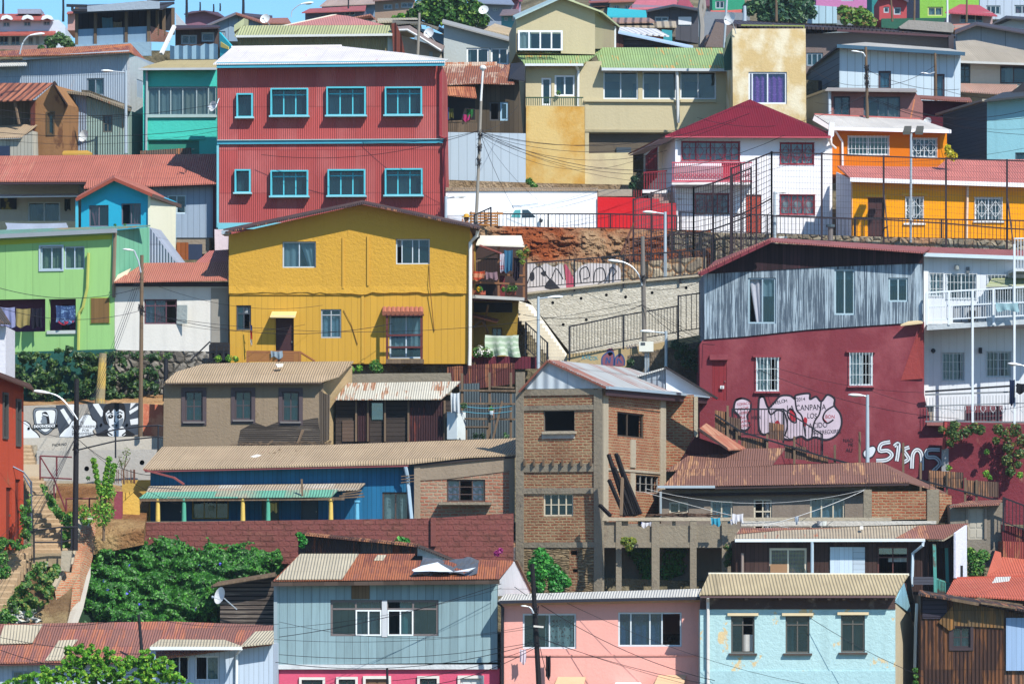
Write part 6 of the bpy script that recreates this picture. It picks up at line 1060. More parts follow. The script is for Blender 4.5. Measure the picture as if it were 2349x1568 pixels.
def person():
 t=T('person','person in a dark jacket and yellow hat behind the yellow house roof','person',181,1070,598,0);k=.0175
 b=bpy.data.meshes.new('body');q=t.f.q(1070,598);J=[(0,0,.92,.15),(0,.02,1.15,.17),(0,.02,1.38,.19),(0,0,1.5,.07),(0,-.02,1.62,.095),(0,-.03,1.74,.09),(.2,.0,1.4,.075),(.3,-.1,1.15,.055),(.2,-.28,1.05,.045),(-.2,.0,1.4,.075),(-.3,-.14,1.2,.055),(-.16,-.22,1.5,.04),(.1,0,.85,.12),(.11,-.02,.48,.085),(.11,0,.08,.055),(-.1,0,.85,.12),(-.11,-.02,.48,.085),(-.11,0,.08,.055),(.11,-.15,.04,.045),(-.11,-.15,.04,.045),(-.14,-.2,1.57,.035)]
 E=[(0,1),(1,2),(2,3),(3,4),(4,5),(2,6),(6,7),(7,8),(2,9),(9,10),(10,11),(0,12),(12,13),(13,14),(0,15),(15,16),(16,17),(14,18),(17,19),(11,20)]
 b.from_pydata([Vector(j[:3])+q for j in J],E,[]);o=bpy.data.objects.new('body',b);COL.objects.link(o);o.parent=t.root;o.modifiers.new('skin','SKIN');s=o.modifiers.new('sub','SUBSURF');s.levels=s.render_levels=1
 for v,j in zip(b.skin_vertices[0].data,J):v.radius=(j[3],j[3]*.8)
 b.skin_vertices[0].data[0].use_root=True;b.materials.append(flat('#b08064',.7));mb=t.mb();mb.lathe(q+Vector((0,.02,.88)),[(.18,0),(.2,.25),(.24,.5),(.2,.6),(.09,.66)],10);t.part('jacket',mb,cloth('#23252e'),smooth=True)
 t.part('hat',t.mb().lathe(q+Vector((0,-.03,1.74)),[(.2,0),(.19,.02),(.115,.03),(.11,.1),(.06,.14)],12),flat('#c99a3a'));t.part('hair',t.mb().sph(q+Vector((0,.03,1.68)),.105,.1,.12,10,6),flat('#2a1c16'));mb=t.mb();H=q+Vector((-.15,-.25,1.58))
 for i,l in enumerate((.07,.085,.09,.08)):mb.tube([H+Vector((.018*i-.03,0,0)),H+Vector((.018*i-.028,-.02,l*.6)),H+Vector((.016*i-.02,-.005,l))],.009,5)
 mb.tube([H+Vector((.04,0,-.02)),H+Vector((.07,-.02,.03))],.01,5).sph(H+Vector((0,.0,-.01)),.045,.025,.05,8,5);t.part('hand',mb,flat('#b08064',.7),smooth=True)
 F=q+Vector((0,-.1,1.68));mb=t.mb()
 for dx in (-.035,.035):mb.sph(F+Vector((dx,-.015,.01)),.014,.012,.01,6,4)
 t.part('eyes',mb,DARK);t.part('nose',t.mb().sph(F+Vector((0,-.025,-.02)),.016,.025,.025,6,4),flat('#b08064',.7))
person();solo('yard',None,None,181,1070,598,CONC2,lambda mb,tt:mb.pslab([(1040,598,-1),(1088,598,-1),(1088,598,1),(1040,598,1)],.2),kind='structure')
# ---- earth cliff, stone walls, ramps
def cliff(mb,tt):
 n,m=230,64;vs=[]
 for j in range(m+1):
  for i in range(n+1):
   u=1085+545*i/n;v=520+(30 if u>1380 else 0)*min(1,max(0,(u-1380)/120))*0+j/m*172;top=517+12*max(0,(u-1100)/500);v=top+(692-top)*j/m
   c=math.floor((v-top)/6.5+1.2*mnoise.noise(Vector((u*.012,v*.02,1.))));b=math.floor(u/15+(c%2)*.5+.4*mnoise.noise(Vector((u*.03,c,2.))));er=mnoise.noise(Vector((u*.012,v*.03,7.)))
   d=1.5-2.2*j/m+.35*er+.16*mnoise.noise(Vector((b*7.7,c*3.1,.5)))+.1*mnoise.noise(Vector((0,c*5.3,2.)))+.12*mnoise.fractal(Vector((u*.06,v*.12,0)),1.,2.,4);vs.append(tt.f.q(u,v,d))
 mb.add(vs,[(j*(n+1)+i,(j+1)*(n+1)+i,(j+1)*(n+1)+i+1,j*(n+1)+i+1) for j in range(m) for i in range(n)])
solo('earth_cliff',None,None,179.7,1300,600,earth('#96522f','#743e26','#9c8062',sc=1.),cliff,kind='structure')
solo('upper_street',None,None,183,1300,545,plaster('#8f8a84',.1),lambda mb,tt:mb.pslab([(1085,524,-1.3),(1640,537,-1.3),(1960,550,-1.3),(2420,554,-1.3),(2420,552,.6),(1020,535,.6)],.3),kind='structure')
solo('stone_wall','rubble stone wall below the white and orange houses along the street edge','stone wall',180.6,1900,590,stone('#6f675a','#a39a86','#8a7a64',3.4,1.,patch='#a0785a',pth=.6),lambda mb,tt:mb.plate([(1538,530),(1760,536),(2100,545),(2360,552),(2360,600),(1900,600),(1790,640),(1538,660)],0,.4))
t=T('graffiti_wall','rubble wall with white and pink graffiti behind the ramp railing','stone wall',178.2,1210,665,0);t.part('graffiti_wall',t.mb().plate([(1196,606),(1300,600),(1420,604),(1620,588),(1620,680),(1196,690)],0,.5),stone('#7a6f60','#a59a84','#8a6a4c',2.2,1.,'#8f6a48',.6));WG=flat('#b5b0b0',.85,var=.3)
for nm,m,S,d in (('paint',WG,[[(1206,612),(1222,603),(1236,612),(1252,604),(1270,612),(1290,606),(1296,640),(1304,668),(1206,684)],[(1322,622),(1340,606),(1380,604),(1418,610),(1424,636),(1412,656),(1320,664),(1314,640)]],-.006),('pink_paint',flat('#a5485c',.8),[[(1294,606),(1302,612),(1316,640),(1314,662),(1300,662),(1298,636)]],-.010),('black_paint',flat('#26262c',.8),[[(1250,660),(1262,640),(1276,652),(1284,664)],[(1216,628),(1224,624),(1226,640),(1218,644)],[(1240,626),(1252,622),(1250,634)]],-.014)):
 mb=t.mb();[blob(mb,s_,d) for s_ in S];t.part(nm,mb,m)
mb=t.mb()
for s_ in ([(1210,650),(1222,620),(1240,612),(1262,640),(1276,616),(1292,640)],[(1334,650),(1330,622),(1346,612),(1352,634),(1338,640)],[(1362,650),(1366,620),(1384,616),(1388,640),(1372,650)],[(1398,648),(1400,614),(1414,622),(1404,634)]):stroke(mb,smooth_pts(s_),.035,-.018)
t.part('graffiti_lines',mb,flat('#26262c',.8))
SG=stone('#b3ae9f','#cbc6b8','#ada798',5.5,.35,flatten=3.2)
t=T('retaining_wall','tall pale grey stone retaining wall between the two ramps','wall',176.3,1205,790,0);t.part('retaining_wall',t.mb().plate([(1200,676),(1300,665),(1430,650),(1618,633),(1618,815),(1310,815),(1300,798),(1218,695)],0,.5),SG);mb=t.mb()
for u,v in ((1391,676),(1435,681),(1333,684),(1268,694),(1345,733),(1292,744),(1574,660),(1496,671)):mb.lathe(t.f.q(u,v,-.006),[(0,0),(.06,0)],8,(0,-1,0))
t.part('drain_hole',mb,DARK);t.part('coping',t.mb().pbar((1200,674,-.02),(1430,648,-.02),.3,.08).pbar((1430,648,-.02),(1618,631,-.02),.3,.08),CONC2)
def ramp(mb,tt):mb.pslab([(1200,672,0.3),(1618,630,.3),(1618,630,2.6),(1200,672,2.6)],.3)
solo('ramp_path',None,None,176.4,1400,660,CONC2,ramp,kind='structure')
railing('railing','black baluster railing along the upper sloping ramp',[(1205,663),(1430,645),(1560,636),(1616,630)],176.2,1.0,.125,1.6,.011,group='ramp railings');railing('railing','black baluster railing along the upper street in front of the white wall',[(1115,526),(1400,526),(1552,530)],182,.62,.15,2.4,.011,group='ramp railings')
railing('railing','black baluster railing of the white house side of the street',[(1560,531),(1760,538),(1960,546)],181.4,.78,.15,2.4,.011,group='ramp railings');railing('railing','black baluster railing in front of the lower orange house',[(1962,546),(2160,550),(2360,553)],181.3,.82,.15,2.4,.011,group='ramp railings');railing('railing','black stair rail at the top of the ramp beside the pallet fence',[(1088,522),(1126,505)],180.6,.5,.2,1.5,.012,group='ramp railings')
t=T('ramp_wall','low buff graffiti wall under the lower ramp railing','wall',172.6,1310,860,0);t.part('ramp_wall',t.mb().plate([(1300,812),(1480,792),(1614,766),(1614,870),(1300,870)],0,.4),plaster('#a8946f',.1,.35,.4,'#8f7f60',.6));mb=t.mb()
for s_ in ([(1381,838),(1382,818),(1398,806),(1408,812),(1408,838)],[(1410,838),(1412,820),(1424,812),(1432,824),(1432,838)],[(1392,802),(1404,798),(1408,808),(1398,816)]):blob(mb,s_,-.006)
t.part('paint',mb,flat('#7a4a58',.8));mb=t.mb()
for s_ in ([(1381,838),(1382,818),(1398,806),(1408,812),(1408,838)],[(1410,838),(1412,820),(1424,812),(1432,824),(1432,838)],[(1390,834),(1392,820),(1398,832),(1400,818)],[(1416,834),(1418,822),(1426,832)]):stroke(mb,smooth_pts(s_),.05,-.012)
text_mb(mb,'SANE',1437,800,9,-.01,.8,6);t.part('graffiti_lines',mb,flat('#2f4a78',.8));t.part('lettering',text_mb(t.mb(),'AXE',1334,824,10,-.01,.8,4),flat('#4f9aa8',.8));t.part('lettering',text_mb(t.mb(),'O2K',1352,826,9,-.014,.8,4),flat('#3f8a98',.8))
railing('railing','black baluster railing along the lower ramp above the graffiti wall',[(1306,812),(1430,786),(1555,765)],172.4,1.05,.12,2.2,.011,group='ramp railings');railing('railing','light open steel fence piece beside the weathered grey boarded house',[(1556,763),(1616,755)],172.3,1.4,.2,1.,.014,group='ramp railings')
solo('ramp_path',None,None,172.8,1450,800,CONC2,lambda mb,tt:mb.pslab([(1300,813,0),(1480,793,0),(1614,767,0),(1614,767,3),(1300,813,3)],.2),kind='structure');solo('concrete_stairs',None,None,173.5,1240,830,plaster('#c4bba8',.06,.2,.3),lambda mb,tt:[mb.pbox(1166+i*6.2,694+i*8.2,1206+i*6.4,703+i*8.2,2.4-i*.16,3.2-i*.16) for i in range(20)] and mb,kind='structure')
t=T('side_stair_wall','smooth pale ramp beside the concrete steps below the balcony','wall',173.2,1260,830,0,None,True);t.part('side_stair_wall',t.mb().slab([t.f.q(1190,690,3.),t.f.q(1222,700,3.),t.f.q(1312,828,.4),t.f.q(1280,834,.4)],.1),plaster('#c9c4b6',.05,.1))
railing('railing','dark railing descending beside the concrete steps',[(1206,800),(1256,846)],172.6,1.0,.1,1.5,.01,group='ramp railings')
CG=flat('#33262a',.5,.2)
t=T('cage_fence','tall dark mesh fence around the ball court in front of the white house','fence',178.6,1453,680,0)
def cage(pts,mesh=.11,rails=(0,.5,1),r=.007):
 A=[(t.f.q(u,v0,d),t.f.q(u,v1,d)) for u,v0,v1,d in pts]
 for (a0,a1),(b0,b1) in zip(A,A[1:]):
  mb=t.mb();L=(Vector((b0.x,b0.y,0))-Vector((a0.x,a0.y,0))).length;n=max(2,int(L/mesh))
  for i in range(1,n):k=i/n;mb.bar(a0.lerp(b0,k),a1.lerp(b1,k),r*2)
  m=max(2,int((a0-a1).length/(mesh*2.2)))
  for j in range(1,m):k=j/m;mb.bar(a0.lerp(a1,k),b0.lerp(b1,k),r*2)
  t.part('mesh',mb,flat('#4a3f42',.5,.2));mb=t.mb()
  for k in rails:t.part('rail',t.mb().bar(a0.lerp(a1,k),b0.lerp(b1,k),.05),CG)
 for a0,a1 in A:t.part('post',t.mb().bar(a0+Vector((0,0,.05)),a1,.075),CG)
cage([(1453,458,650,0),(1494,443,648,.2),(1541,429,645,.5),(1591,431,640,.9)],.1,r=.009);cage([(1591,431,640,.9),(1636,420,632,.6),(1680,403,618,.3),(1723,386,600,0)],.1,r=.009);cage([(1677,387,612,-.3),(1700,378,606,-.35),(1735,364,585,-.4),(1770,350,560,-.5)],.1,r=.009)
cage([(1770,350,552,-.5),(1885,353,556,-.5),(2027,359,560,-.5),(2170,364,570,-.5),(2310,368,585,-.5),(2420,372,590,-.5)],.105,(0,.72),.0032)
t.part('brace',t.mb().pbar((2028,445,-.5),(2038,552,-1.),.05),CG);t.part('brace',t.mb().pbar((2028,524,-.5),(2036,520,-1.),.04),CG);t.part('brace',t.mb().pbar((2311,452,-.5),(2326,575,-1.),.05),CG);t.part('leaning_ladder',t.mb().pbar((1454,512,-.6),(1424,584,-1.5),.06).pbar((1442,540,-1.2),(1446,610,-1.4),.05).pbar((1436,555,-1.3),(1434,600,-1.4),.05),flat('#5a3a2c'))
# ---- weathered grey boarded house over dark red wall
t=T('house','peeling grey boarded upper storey over a dark red wall with graffiti and a burnt gable','house',168.6,1605,1060,0,HS)
PL=boards('#97a7b2',.12,.06,.1,.35,wear=.53,wc='#465360',dirt_or_sheen=.3);RED=plaster('#73323a',.12,.3,.3,'#85454b',.56,psoft=.1,pscale=.8,base=(-9,'#752e36'))
NC=cloth('#cfd4e0',None,'fold',.45)
t.win((1716,637,1780,742),2,'#8fa4b0',.06,cur=[(.05,.52,NC,0,1,1),(.55,.98,NC,.6,1)],opened=(.1,.5),xs=[.52]);t.win((1914,617,1961,722),2,'#9ab0ba',.06,cur=[(.02,.98,NC,.78,1)],tint='#5f8a9a');t.win((2038,637,2083,692),2,'#9ab0ba',.06,cur=[(.02,.98,NC,.68,1)],tint='#5f8a9a')
t.wall([(1616,625),(1800,615),(2117,600),(2117,742),(2060,742),(1850,756),(1700,772),(1616,778)],PL,5,name='upper_wall');t.part('burnt_gable',t.mb().plate([(1625,622),(1755,557),(2117,576),(2117,604),(1900,612),(1625,628)],-.03,.02),boards('#2e2024',.14,.08,.4,.1,wear=.2,wc='#4f2b30'))
for r in ((1735,820,1786,897),(1949,809,2001,884)):t.win(r,2,'#b9c4c8',.06,grille=.12,gc='#c9d0d2',sill=.05,sc='#8a3a42',cur=[(0,.62,LACE)],opened=(.62,1),hood=.05,hc='#7d3038')
t.door((1634,827,1667,918),'#7a2a30',panels=False,m=boards('#7a2a30',.18,.06,.04))
t.wall([(1612,780),(1700,774),(1850,758),(2060,744),(2120,738),(2120,905),(2135,970),(2165,975),(2165,1100),(1605,1100),(1605,790)],RED,4.9,name='lower_wall',y0=.06);t.box('door_transom',(1628,813,1670,825),-.1,.05,RED);t.box('door_number',(1652,884,1661,891),-.02,.0,flat('#cfd2d2'));t.part('door_number_text',text_mb(t.mb(),'60',1653.5,890,5,-.024,.8),IRON);t.part('beige_cap',t.mb().pslab([(2066,744,-.3),(2117,738,-.3),(2112,734,.02),(2085,736,.02)],.06),flat('#c0ac88'));t.part('side_fin',t.mb().slab([t.f.q(2117,742,-.02),t.f.q(2119,868,-.02),t.f.q(2066,872,.05),t.f.q(2098,780,.05)],vec=(0,.03,0)),plaster('#8a3c3a',.05))
RR3=corr('#9a5c58',.2,'#8a4a44','#b07a6a',period=.09,lap=9,dirt_or_sheen=.2);t.roof([(1605,630,-.7),(1600,624,-.7),(1760,549,-.7),(1770,545,.2),(1640,598,4)],RR3,.07);t.roof([(1757,551,-.6),(2119,578,-.6),(2135,567,2.5),(2020,560,4.4),(1770,545,4.4)],RR3,.06);t.bar('verge_board',(1606,630,-.72),(1766,554,-.72),.06,.12,boards('#6b3038',.3))
t.line('chimney',[(1905,552,2.4),(1905,520,2.4)],.1,flat('#6f6a66',.6,.3),8);t.line('chimney_cap',[(1905,521,2.4),(1905,515,2.4)],.17,flat('#3f5058',.5),8)
GW_,GB_,GR_=flat('#b9a9b4',.85,var=.22),flat('#1f1a24',.8),flat('#9a1f2c',.8)
big=[[(1742,912),(1752,910),(1762,934),(1775,924),(1790,908),(1812,907),(1824,915),(1826,906),(1856,902),(1858,915),(1872,909),(1884,920),(1898,905),(1914,914),(1914,930),(1928,950),(1930,975),(1918,998),(1895,1008),(1870,1002),(1852,1008),(1838,1000),(1812,1008),(1790,1002),(1770,992),(1752,996),(1742,985),(1740,950)],[(1688,918),(1702,913),(1720,920),(1722,938),(1714,954),(1720,976),(1708,987),(1694,978),(1696,955),(1684,940)]]
def grow(s_,k):cx=sum(u for u,v in s_)/len(s_);cy=sum(v for u,v in s_)/len(s_);return [(cx+(u-cx)*k,cy+(v-cy)*k) for u,v in s_]
mb=t.mb();[stroke(mb,smooth_pts(s_+s_[:2]),.075,.043) for s_ in big];t.part('graffiti_outline',mb,GB_);mb=t.mb();[blob(mb,s_,.046) for s_ in big];t.part('graffiti_fill',mb,GW_)
mb=t.mb()
for s_ in ([(1812,938),(1822,946),(1824,966),(1812,958)],[(1846,956),(1852,962),(1848,978),(1843,966)],[(1894,942),(1890,958),(1898,968),(1888,962)],[(1778,968),(1786,964),(1790,978),(1780,980)]):mb=t.mb();blob(mb,s_,.042);t.part('graffiti_red',mb,GR_)
mb=t.mb()
for s_ in ([(1762,934),(1768,950),(1784,940),(1800,948),(1806,976),(1800,1000)],[(1824,915),(1828,940),(1840,956),(1848,1000)],[(1884,920),(1880,948),(1868,968),(1862,1002)],[(1914,930),(1900,938),(1892,946),(1888,960),(1898,970),(1912,962)],[(1812,936),(1806,948),(1814,964),(1826,968),(1824,948),(1812,936)]):stroke(mb,smooth_pts(s_),.06,.042)
t.part('graffiti_lines',mb,GB_);mb=t.mb()
for tx,u,v,h,sq,ti in (('2014',1827,920,8,.9,6),('LA CANPANA',1805,942,13,.78,2),('LOS',1851,958,12,.75,-4),('ACIDO',1855,982,12,.8,4),('BORREGXIRES',1866,996,9,.78,3),('M',1799,923,7,1,8),('WELO',1773,929,8,.9,14),('NAO',1934,1013,8,.9,0),('ME',1946,1023,8,.8,0),('AU',1940,1036,9,.9,0),('WERK',1724,960,7,.8,0)):t.part('graffiti_lettering',text_mb(t.mb(),tx,u,v,h,.038,sq,ti),GB_)
mb=t.mb()
for i,tx in enumerate(('TOMACO','HACHE','HENRY','ISA','MAMBA','ROMERA')):text_mb(mb,tx,1688+(3,6,8,10,8,8)[i],931+10*i,6.5,.04,.78 if i!=3 else 1.,8)
text_mb(mb,'BON',1893,959,8,.04,.9,0);t.part('graffiti_red_lettering',mb,GR_)
TAG=[[(2042,1013),(2022,1018),(2018,1033),(2036,1033),(2046,1043),(2034,1054),(2010,1056)],[(2051,1023),(2061,1017),(2060,1038),(2057,1057)],[(2086,1025),(2073,1031),(2080,1043),(2084,1052),(2072,1060)],[(2092,1074),(2094,1042),(2104,1031),(2114,1042),(2115,1078)],[(2156,1031),(2128,1032),(2127,1047),(2146,1049),(2156,1063),(2140,1080)]]
t.part('graffiti_outline',(lambda q:(blob(q,[(1979,1036),(1990,1025),(2004,1021),(2011,1031),(2003,1048),(1990,1052),(1980,1048)],.05),q)[1])(t.mb()),GB_);t.part('graffiti_fill',(lambda q:(blob(q,[(1982,1036),(1991,1028),(2003,1024),(2008,1031),(2001,1045),(1990,1049),(1983,1045)],.046),q)[1])(t.mb()),flat('#c4c9d0',.8,var=.15))
for s_ in TAG:
 for nm,w,d,m in (('graffiti_outline',.2,.05,GB_),('graffiti_fill',.135,.046,flat('#c4c9d0',.8,var=.15)),('graffiti_line',.02,.042,GB_)):mb=t.mb();stroke(mb,smooth_pts(s_),w,d);t.part(nm,mb,m)
t=T('house','white boarded house with two long balconies and barred windows at the right edge','house',170,2122,1010,2,HS);WBD=boards('#c9ced3',.3,.03,.03,.6,dirt_or_sheen=.12)
for r,b in (((2132,627,2164,680),0),((2171,628,2240,686),0),((2265,631,2322,690),0),((2161,808,2212,873),0),((2262,805,2320,865),0)):t.win(r,2,'#a9b4ba',.06,grille=.13,gc='#c4c9ca',cur=[(0,1,LACE)] if r[0] in (2161,2132) else [(.4,.9,DKC)])
t.wall([(2119,583),(2420,590),(2420,972),(2119,968)],WBD,5,back=True);t.roof([(2116,580,-.4),(2352,588,-.4),(2420,590,-.4),(2420,577,2),(2325,573,2),(2075,564,3)],RR3,.05);t.bar('gutter',(2118,584,-.4),(2352,592,-.4),.12,.14,flat('#b4c4cc'));t.box('corner_board',(2119,583,2130,968),-.05,-.003,flat('#d3d6d8'))
t.line('wall_lamp',[(2195,607,-.15),(2195,618,-.15)],.09,flat('#8a8f8c',.3),10);t.box('meter_box',(2217,612,2224,626),-.1,-.003,flat('#5f6468'));t.line('wall_lantern',[(2249,797,-.15),(2249,810,-.15)],.07,IRON,8);t.part('vent',t.mb().lathe(t.f.q(2141,804,-.01),[(0,.12),(.07,.12),(.09,0)],9,(0,-1,0)),IRON)
WR=flat('#c9d0d6',.45)
t.roof([(2126,746,-1.7),(2420,728,-1.7),(2420,742,.0),(2126,742,.0)],plaster('#a9b0b4',.06),.18,'balcony_floor');mb=t.mb()
for i in range(50):u=2127+i*5.6;k=i/50;mb.pbar((u,672-14*k,-1.65),(u,735-15*k,-1.65),.016)
for v0,v1,w in ((671,654,.06),(703,690,.05),(734,720,.05)):mb.pbar((2125,v0,-1.66),(2420,v1,-1.66),w)
t.part('balcony_railing',mb,WR)
for u,v in ((2126,672),(2177,669),(2231,666),(2279,663),(2327,560)):t.part('balcony_post',t.mb().pbar((u,v,-1.7),(u,745 if u<2200 or u==2279 else 975,-1.7),.08),WR)
t.box('upper_balcony',(2327,615,2420,622),-1.7,.5,flat('#b9bec2'));mb=t.mb()
for i in range(12):mb.pbar((2328+i*7,548,-1.7),(2328+i*7,616,-1.7),.025)
mb.pbar((2326,547,-1.7),(2420,545,-1.7),.05);t.part('upper_railing',mb,WR)
t.part('awning',t.mb().pslab([(2262,656,-1.5),(2420,652,-1.5),(2420,636,-.2),(2276,638,-.2)],.04),cloth('#8f9a5a','#c9cab8','stripe'));t.box('bench_chest',(2190,700,2262,738),-1.2,-.7,boards('#8f949a',.3));t.box('side_table',(2222,712,2238,735),-1.4,-1.25,DARK)
hanging('sheet','pale blue sheet drying on the upper white balcony','laundry',168.,(2284,694,2336,712),cloth('#8fb0b8'));t.roof([(2126,968,-1.7),(2420,972,-1.7),(2420,968,0),(2126,964,0)],plaster('#8a5a56',.08,.3),.12,'terrace_floor');mb=t.mb()
for i in range(40):u=2126+i*6.9;mb.pbar((u,912-10*i/40,-1.65),(u,967,-1.65),.016)
for v0,v1,w,m in ((905,895,.06,0),(931,922,.04,0),(966,968,.05,0)):mb.pbar((2122,v0,-1.66),(2420,v1,-1.66),w)
t.part('terrace_railing',mb,flat('#6f7478',.5));t.part('dark_handrail',t.mb().pbar((2122,898,-1.7),(2420,878,-1.7),.07),IRON);mb=t.mb()
for i in range(9):c=t.f.q(2163+i*23,938,-1.66);mb.tube([c+Vector((-.08,0,.1)),c+Vector((-.1,0,0)),c+Vector((0,0,-.14)),c+Vector((.1,0,0)),c+Vector((.08,0,.1))],.015,4)
t.part('scroll_ornament',mb,flat('#c9ced0',.5));t.box('terrace_ledge',(2120,930,2142,966),-1.2,0,plaster('#8f8478',.2,.4,.6));t.box('maroon_chest',(2216,930,2300,966),-.9,-.4,flat('#6a3038'))
hanging('trousers','dark blue trousers hanging on the white house lower terrace','laundry',168.1,(2316,870,2328,926),cloth('#26324f'));hanging('shirt','black shirt hanging at the right end of the lower terrace line','laundry',168.,(2332,878,2360,900),cloth('#23242a'))
# ---- red retaining wall with creepers
t=T('retaining_wall','dark red painted rough retaining wall with creepers at the right edge','wall',167.2,2130,1200,0);t.part('retaining_wall',t.mb().plate([(2166,966),(2420,976),(2420,1260),(2166,1260)],.4,.4),plaster('#6f2f38',.15,.35,.9,'#8a5a54',.68,bscale=4.));t.part('pipe',t.mb().pbar((2170,968,.3),(2164,1030,.3),.1),flat('#9a3f3a'));t.box('grey_patch',(2160,1028,2176,1085),.37,.398,plaster('#8a8a8c',.2))
IV=leaf('#2c4424','#4a6a30','#7a7a3c',.25)
plant('ivy','creeper clump hanging from the terrace corner below the white house','ivy',167,2200,1000,[(2180,990,14),(2195,1000,16),(2215,990,15),(2235,982,14),(2250,985,12),(2190,975,12),(2180,1015,9),(2160,985,8)],IV,.11,200,'creepers on the red wall');plant('ivy','long creeper column trailing down the red wall near the right edge','ivy',167,2310,1010,[(2290,985,14),(2310,995,18),(2330,985,16),(2315,1025,17),(2310,1055,14),(2318,1080,12),(2340,1040,14),(2345,1010,16),(2285,1010,9),(2335,1065,9)],IV,.11,200,'creepers on the red wall')
plant('ivy','small tuft growing on the red wall between two creepers','ivy',167,2265,1035,[(2264,1036,7)],G1,.08,90,'creepers on the red wall');plant('shrub','bright green tuft at the foot of the red wall','shrub',166.8,2265,1090,[(2262,1086,9),(2270,1095,6),(2176,1072,7),(2340,1090,8)],G2,.09,90,'creepers on the red wall')
t=T('stair_fence','rusty sheet and post fence stepping down in front of the red graffiti wall','fence',166.2,1620,985,0)
for i,(a,b,c,d) in enumerate(((1640,940,1672,1000),(1672,955,1700,1010),(1764,968,1797,1010),(1700,1002,1760,1045),(1800,1020,1850,1055),(1850,1040,1900,1062),(1905,1060,1950,1085),(2130,1078,2210,1120),(2214,1100,2290,1140))):t.part('sheet',t.mb().plate([(a,b),(c,b+5),(c,d),(a,d-5)],.05*(i%2),.03),corr('#5f4a3f',.5,'#6b4030','#a07a58',period=.09),None)
for u,v in ((1669,930),(1690,975),(1760,995),(1822,1000),(1915,1020),(1972,990),(2072,1015),(2112,1060),(2172,1085),(2214,1095),(2240,1100)):t.part('post',t.mb().pbar((u,v,-.05),(u,v+75,-.05),.08),TIMBER)
t.part('handrail',t.mb().pbar((1640,950,-.1),(1700,990,-.1),.06).pbar((1700,990,-.1),(1900,1050,-.1),.06).pbar((1900,1050,-.1),(2130,1110,-.1),.07).pbar((2110,1100,-.1),(2300,1150,-.1),.06),IRON)
railing('railing','black railing of the stairs in front of the big bubble graffiti',[(1680,1000),(1797,1000),(1886,1058)],167,1.0,.13,2.,.011,group='ramp railings')
railing('railing','black railing beside the small grey shed at the right edge',[(2302,1200),(2360,1222)],158,.9,.13,2.,.011,group='ramp railings');solo('sheet_fence','dark red sheet wall below the railing at the right edge','fence',158.2,2330,1260,corr('#5a2228',.3),lambda mb,tt:mb.plate([(2296,1202),(2420,1222),(2420,1300),(2300,1250)],0,.1))
plant('bush','round dark green bush between the grey shed and the red roofs','bush',157,2240,1310,[(2238,1290,26),(2225,1270,16),(2255,1275,16),(2240,1310,22)],G1,.11,450)
plant('ivy','dark ivy cascade on the bank behind the white triangular gable','ivy',170.5,1585,820,[(1550,790,12),(1570,800,16),(1590,815,16),(1600,840,14),(1575,830,14),(1556,815,10),(1605,800,10),(1446,830,8),(1440,845,6)],leaf('#1f3a20','#30552a'),.11,200);solo('earth_bank',None,None,171.5,1540,850,earth('#5f5344','#4a4034','#7d7060',False),lambda mb,tt:mb.plate([(1440,815),(1620,780),(1620,920),(1430,900)],0,.4),kind='structure')
street_lamp('street lamp on the upper street in front of the cage fence',1526,486,642,177.2,-1,.3,.75);wall_lamp('bracket lamp on the grey pole above the pale stone wall',[(1473,655),(1466,632),(1450,612),(1432,602)],172,-1,.8);utility_pole('grey wooden pole in front of the pale stone retaining wall',1474,542,1479,860,172.1,.1,flat('#6f6a64',.8),knots=1)
street_lamp('pale street lamp at the top of the concrete steps',1235,680,845,172,1,.35,.75);street_lamp('short street lamp beside the lower ramp',1528,759,850,171.3,-1,.4,.75);street_lamp('street lamp in front of the red graffiti wall',1990,905,1060,165.5,-1,.12,.75,.075)
street_lamp('small street lamp in front of the white house red barred window',1777,440,556,180.2,1,.1,.5);t=T('flood_light','twin floodlights on a slim pole in front of the orange houses','floodlight',180,2090,556,0);t.part('pole',t.mb().pline([(2089,556,0),(2090,306,0)],.05),GALV)
for u in (2081,2109):t.part('lamp_housing',t.mb().pslab([(u-10,302,-.2),(u+8,302,-.2),(u+10,289,.2),(u-6,289,.2)],.12),flat('#4a4a44',.5));t.part('bracket',t.mb().pbar((2090,306,0),(u,300,0),.04),IRON)
street_lamp('lamp at the street corner left of the white garden wall',1023,450,545,182.6,1,.35,.6);wall_lamp('lamp head reaching in from the right edge over the lower terrace',[(2365,850),(2355,842),(2346,838)],164,-1,.7)
t=T('meter_cabinet','white electric meter cabinet on three pipes beside the lower ramp','cabinet',171,1485,850,0);t.part('box',t.mb().pbox(1466,783,1499,806,-.2,.1),flat('#d3d3c8',.4));t.part('lid',t.mb().pbox(1470,785,1480,791,-.22,-.203),flat('#4a4f54'))
for u in (1480,1484,1488):t.part('conduit',t.mb().pline([(u,806,0),(u,860,0)],.025),GALV)
t=T('street_bench','white metal frame standing on the street edge near the white house','frame',180,1795,556,0);t.part('leg',t.mb().pbar((1790,545,0),(1790,557,0),.04),WHITE);t.part('leg',t.mb().pbar((1803,545,0),(1803,557,0),.04),WHITE);t.part('top',t.mb().pbar((1786,544,0),(1806,544,0),.05),WHITE)
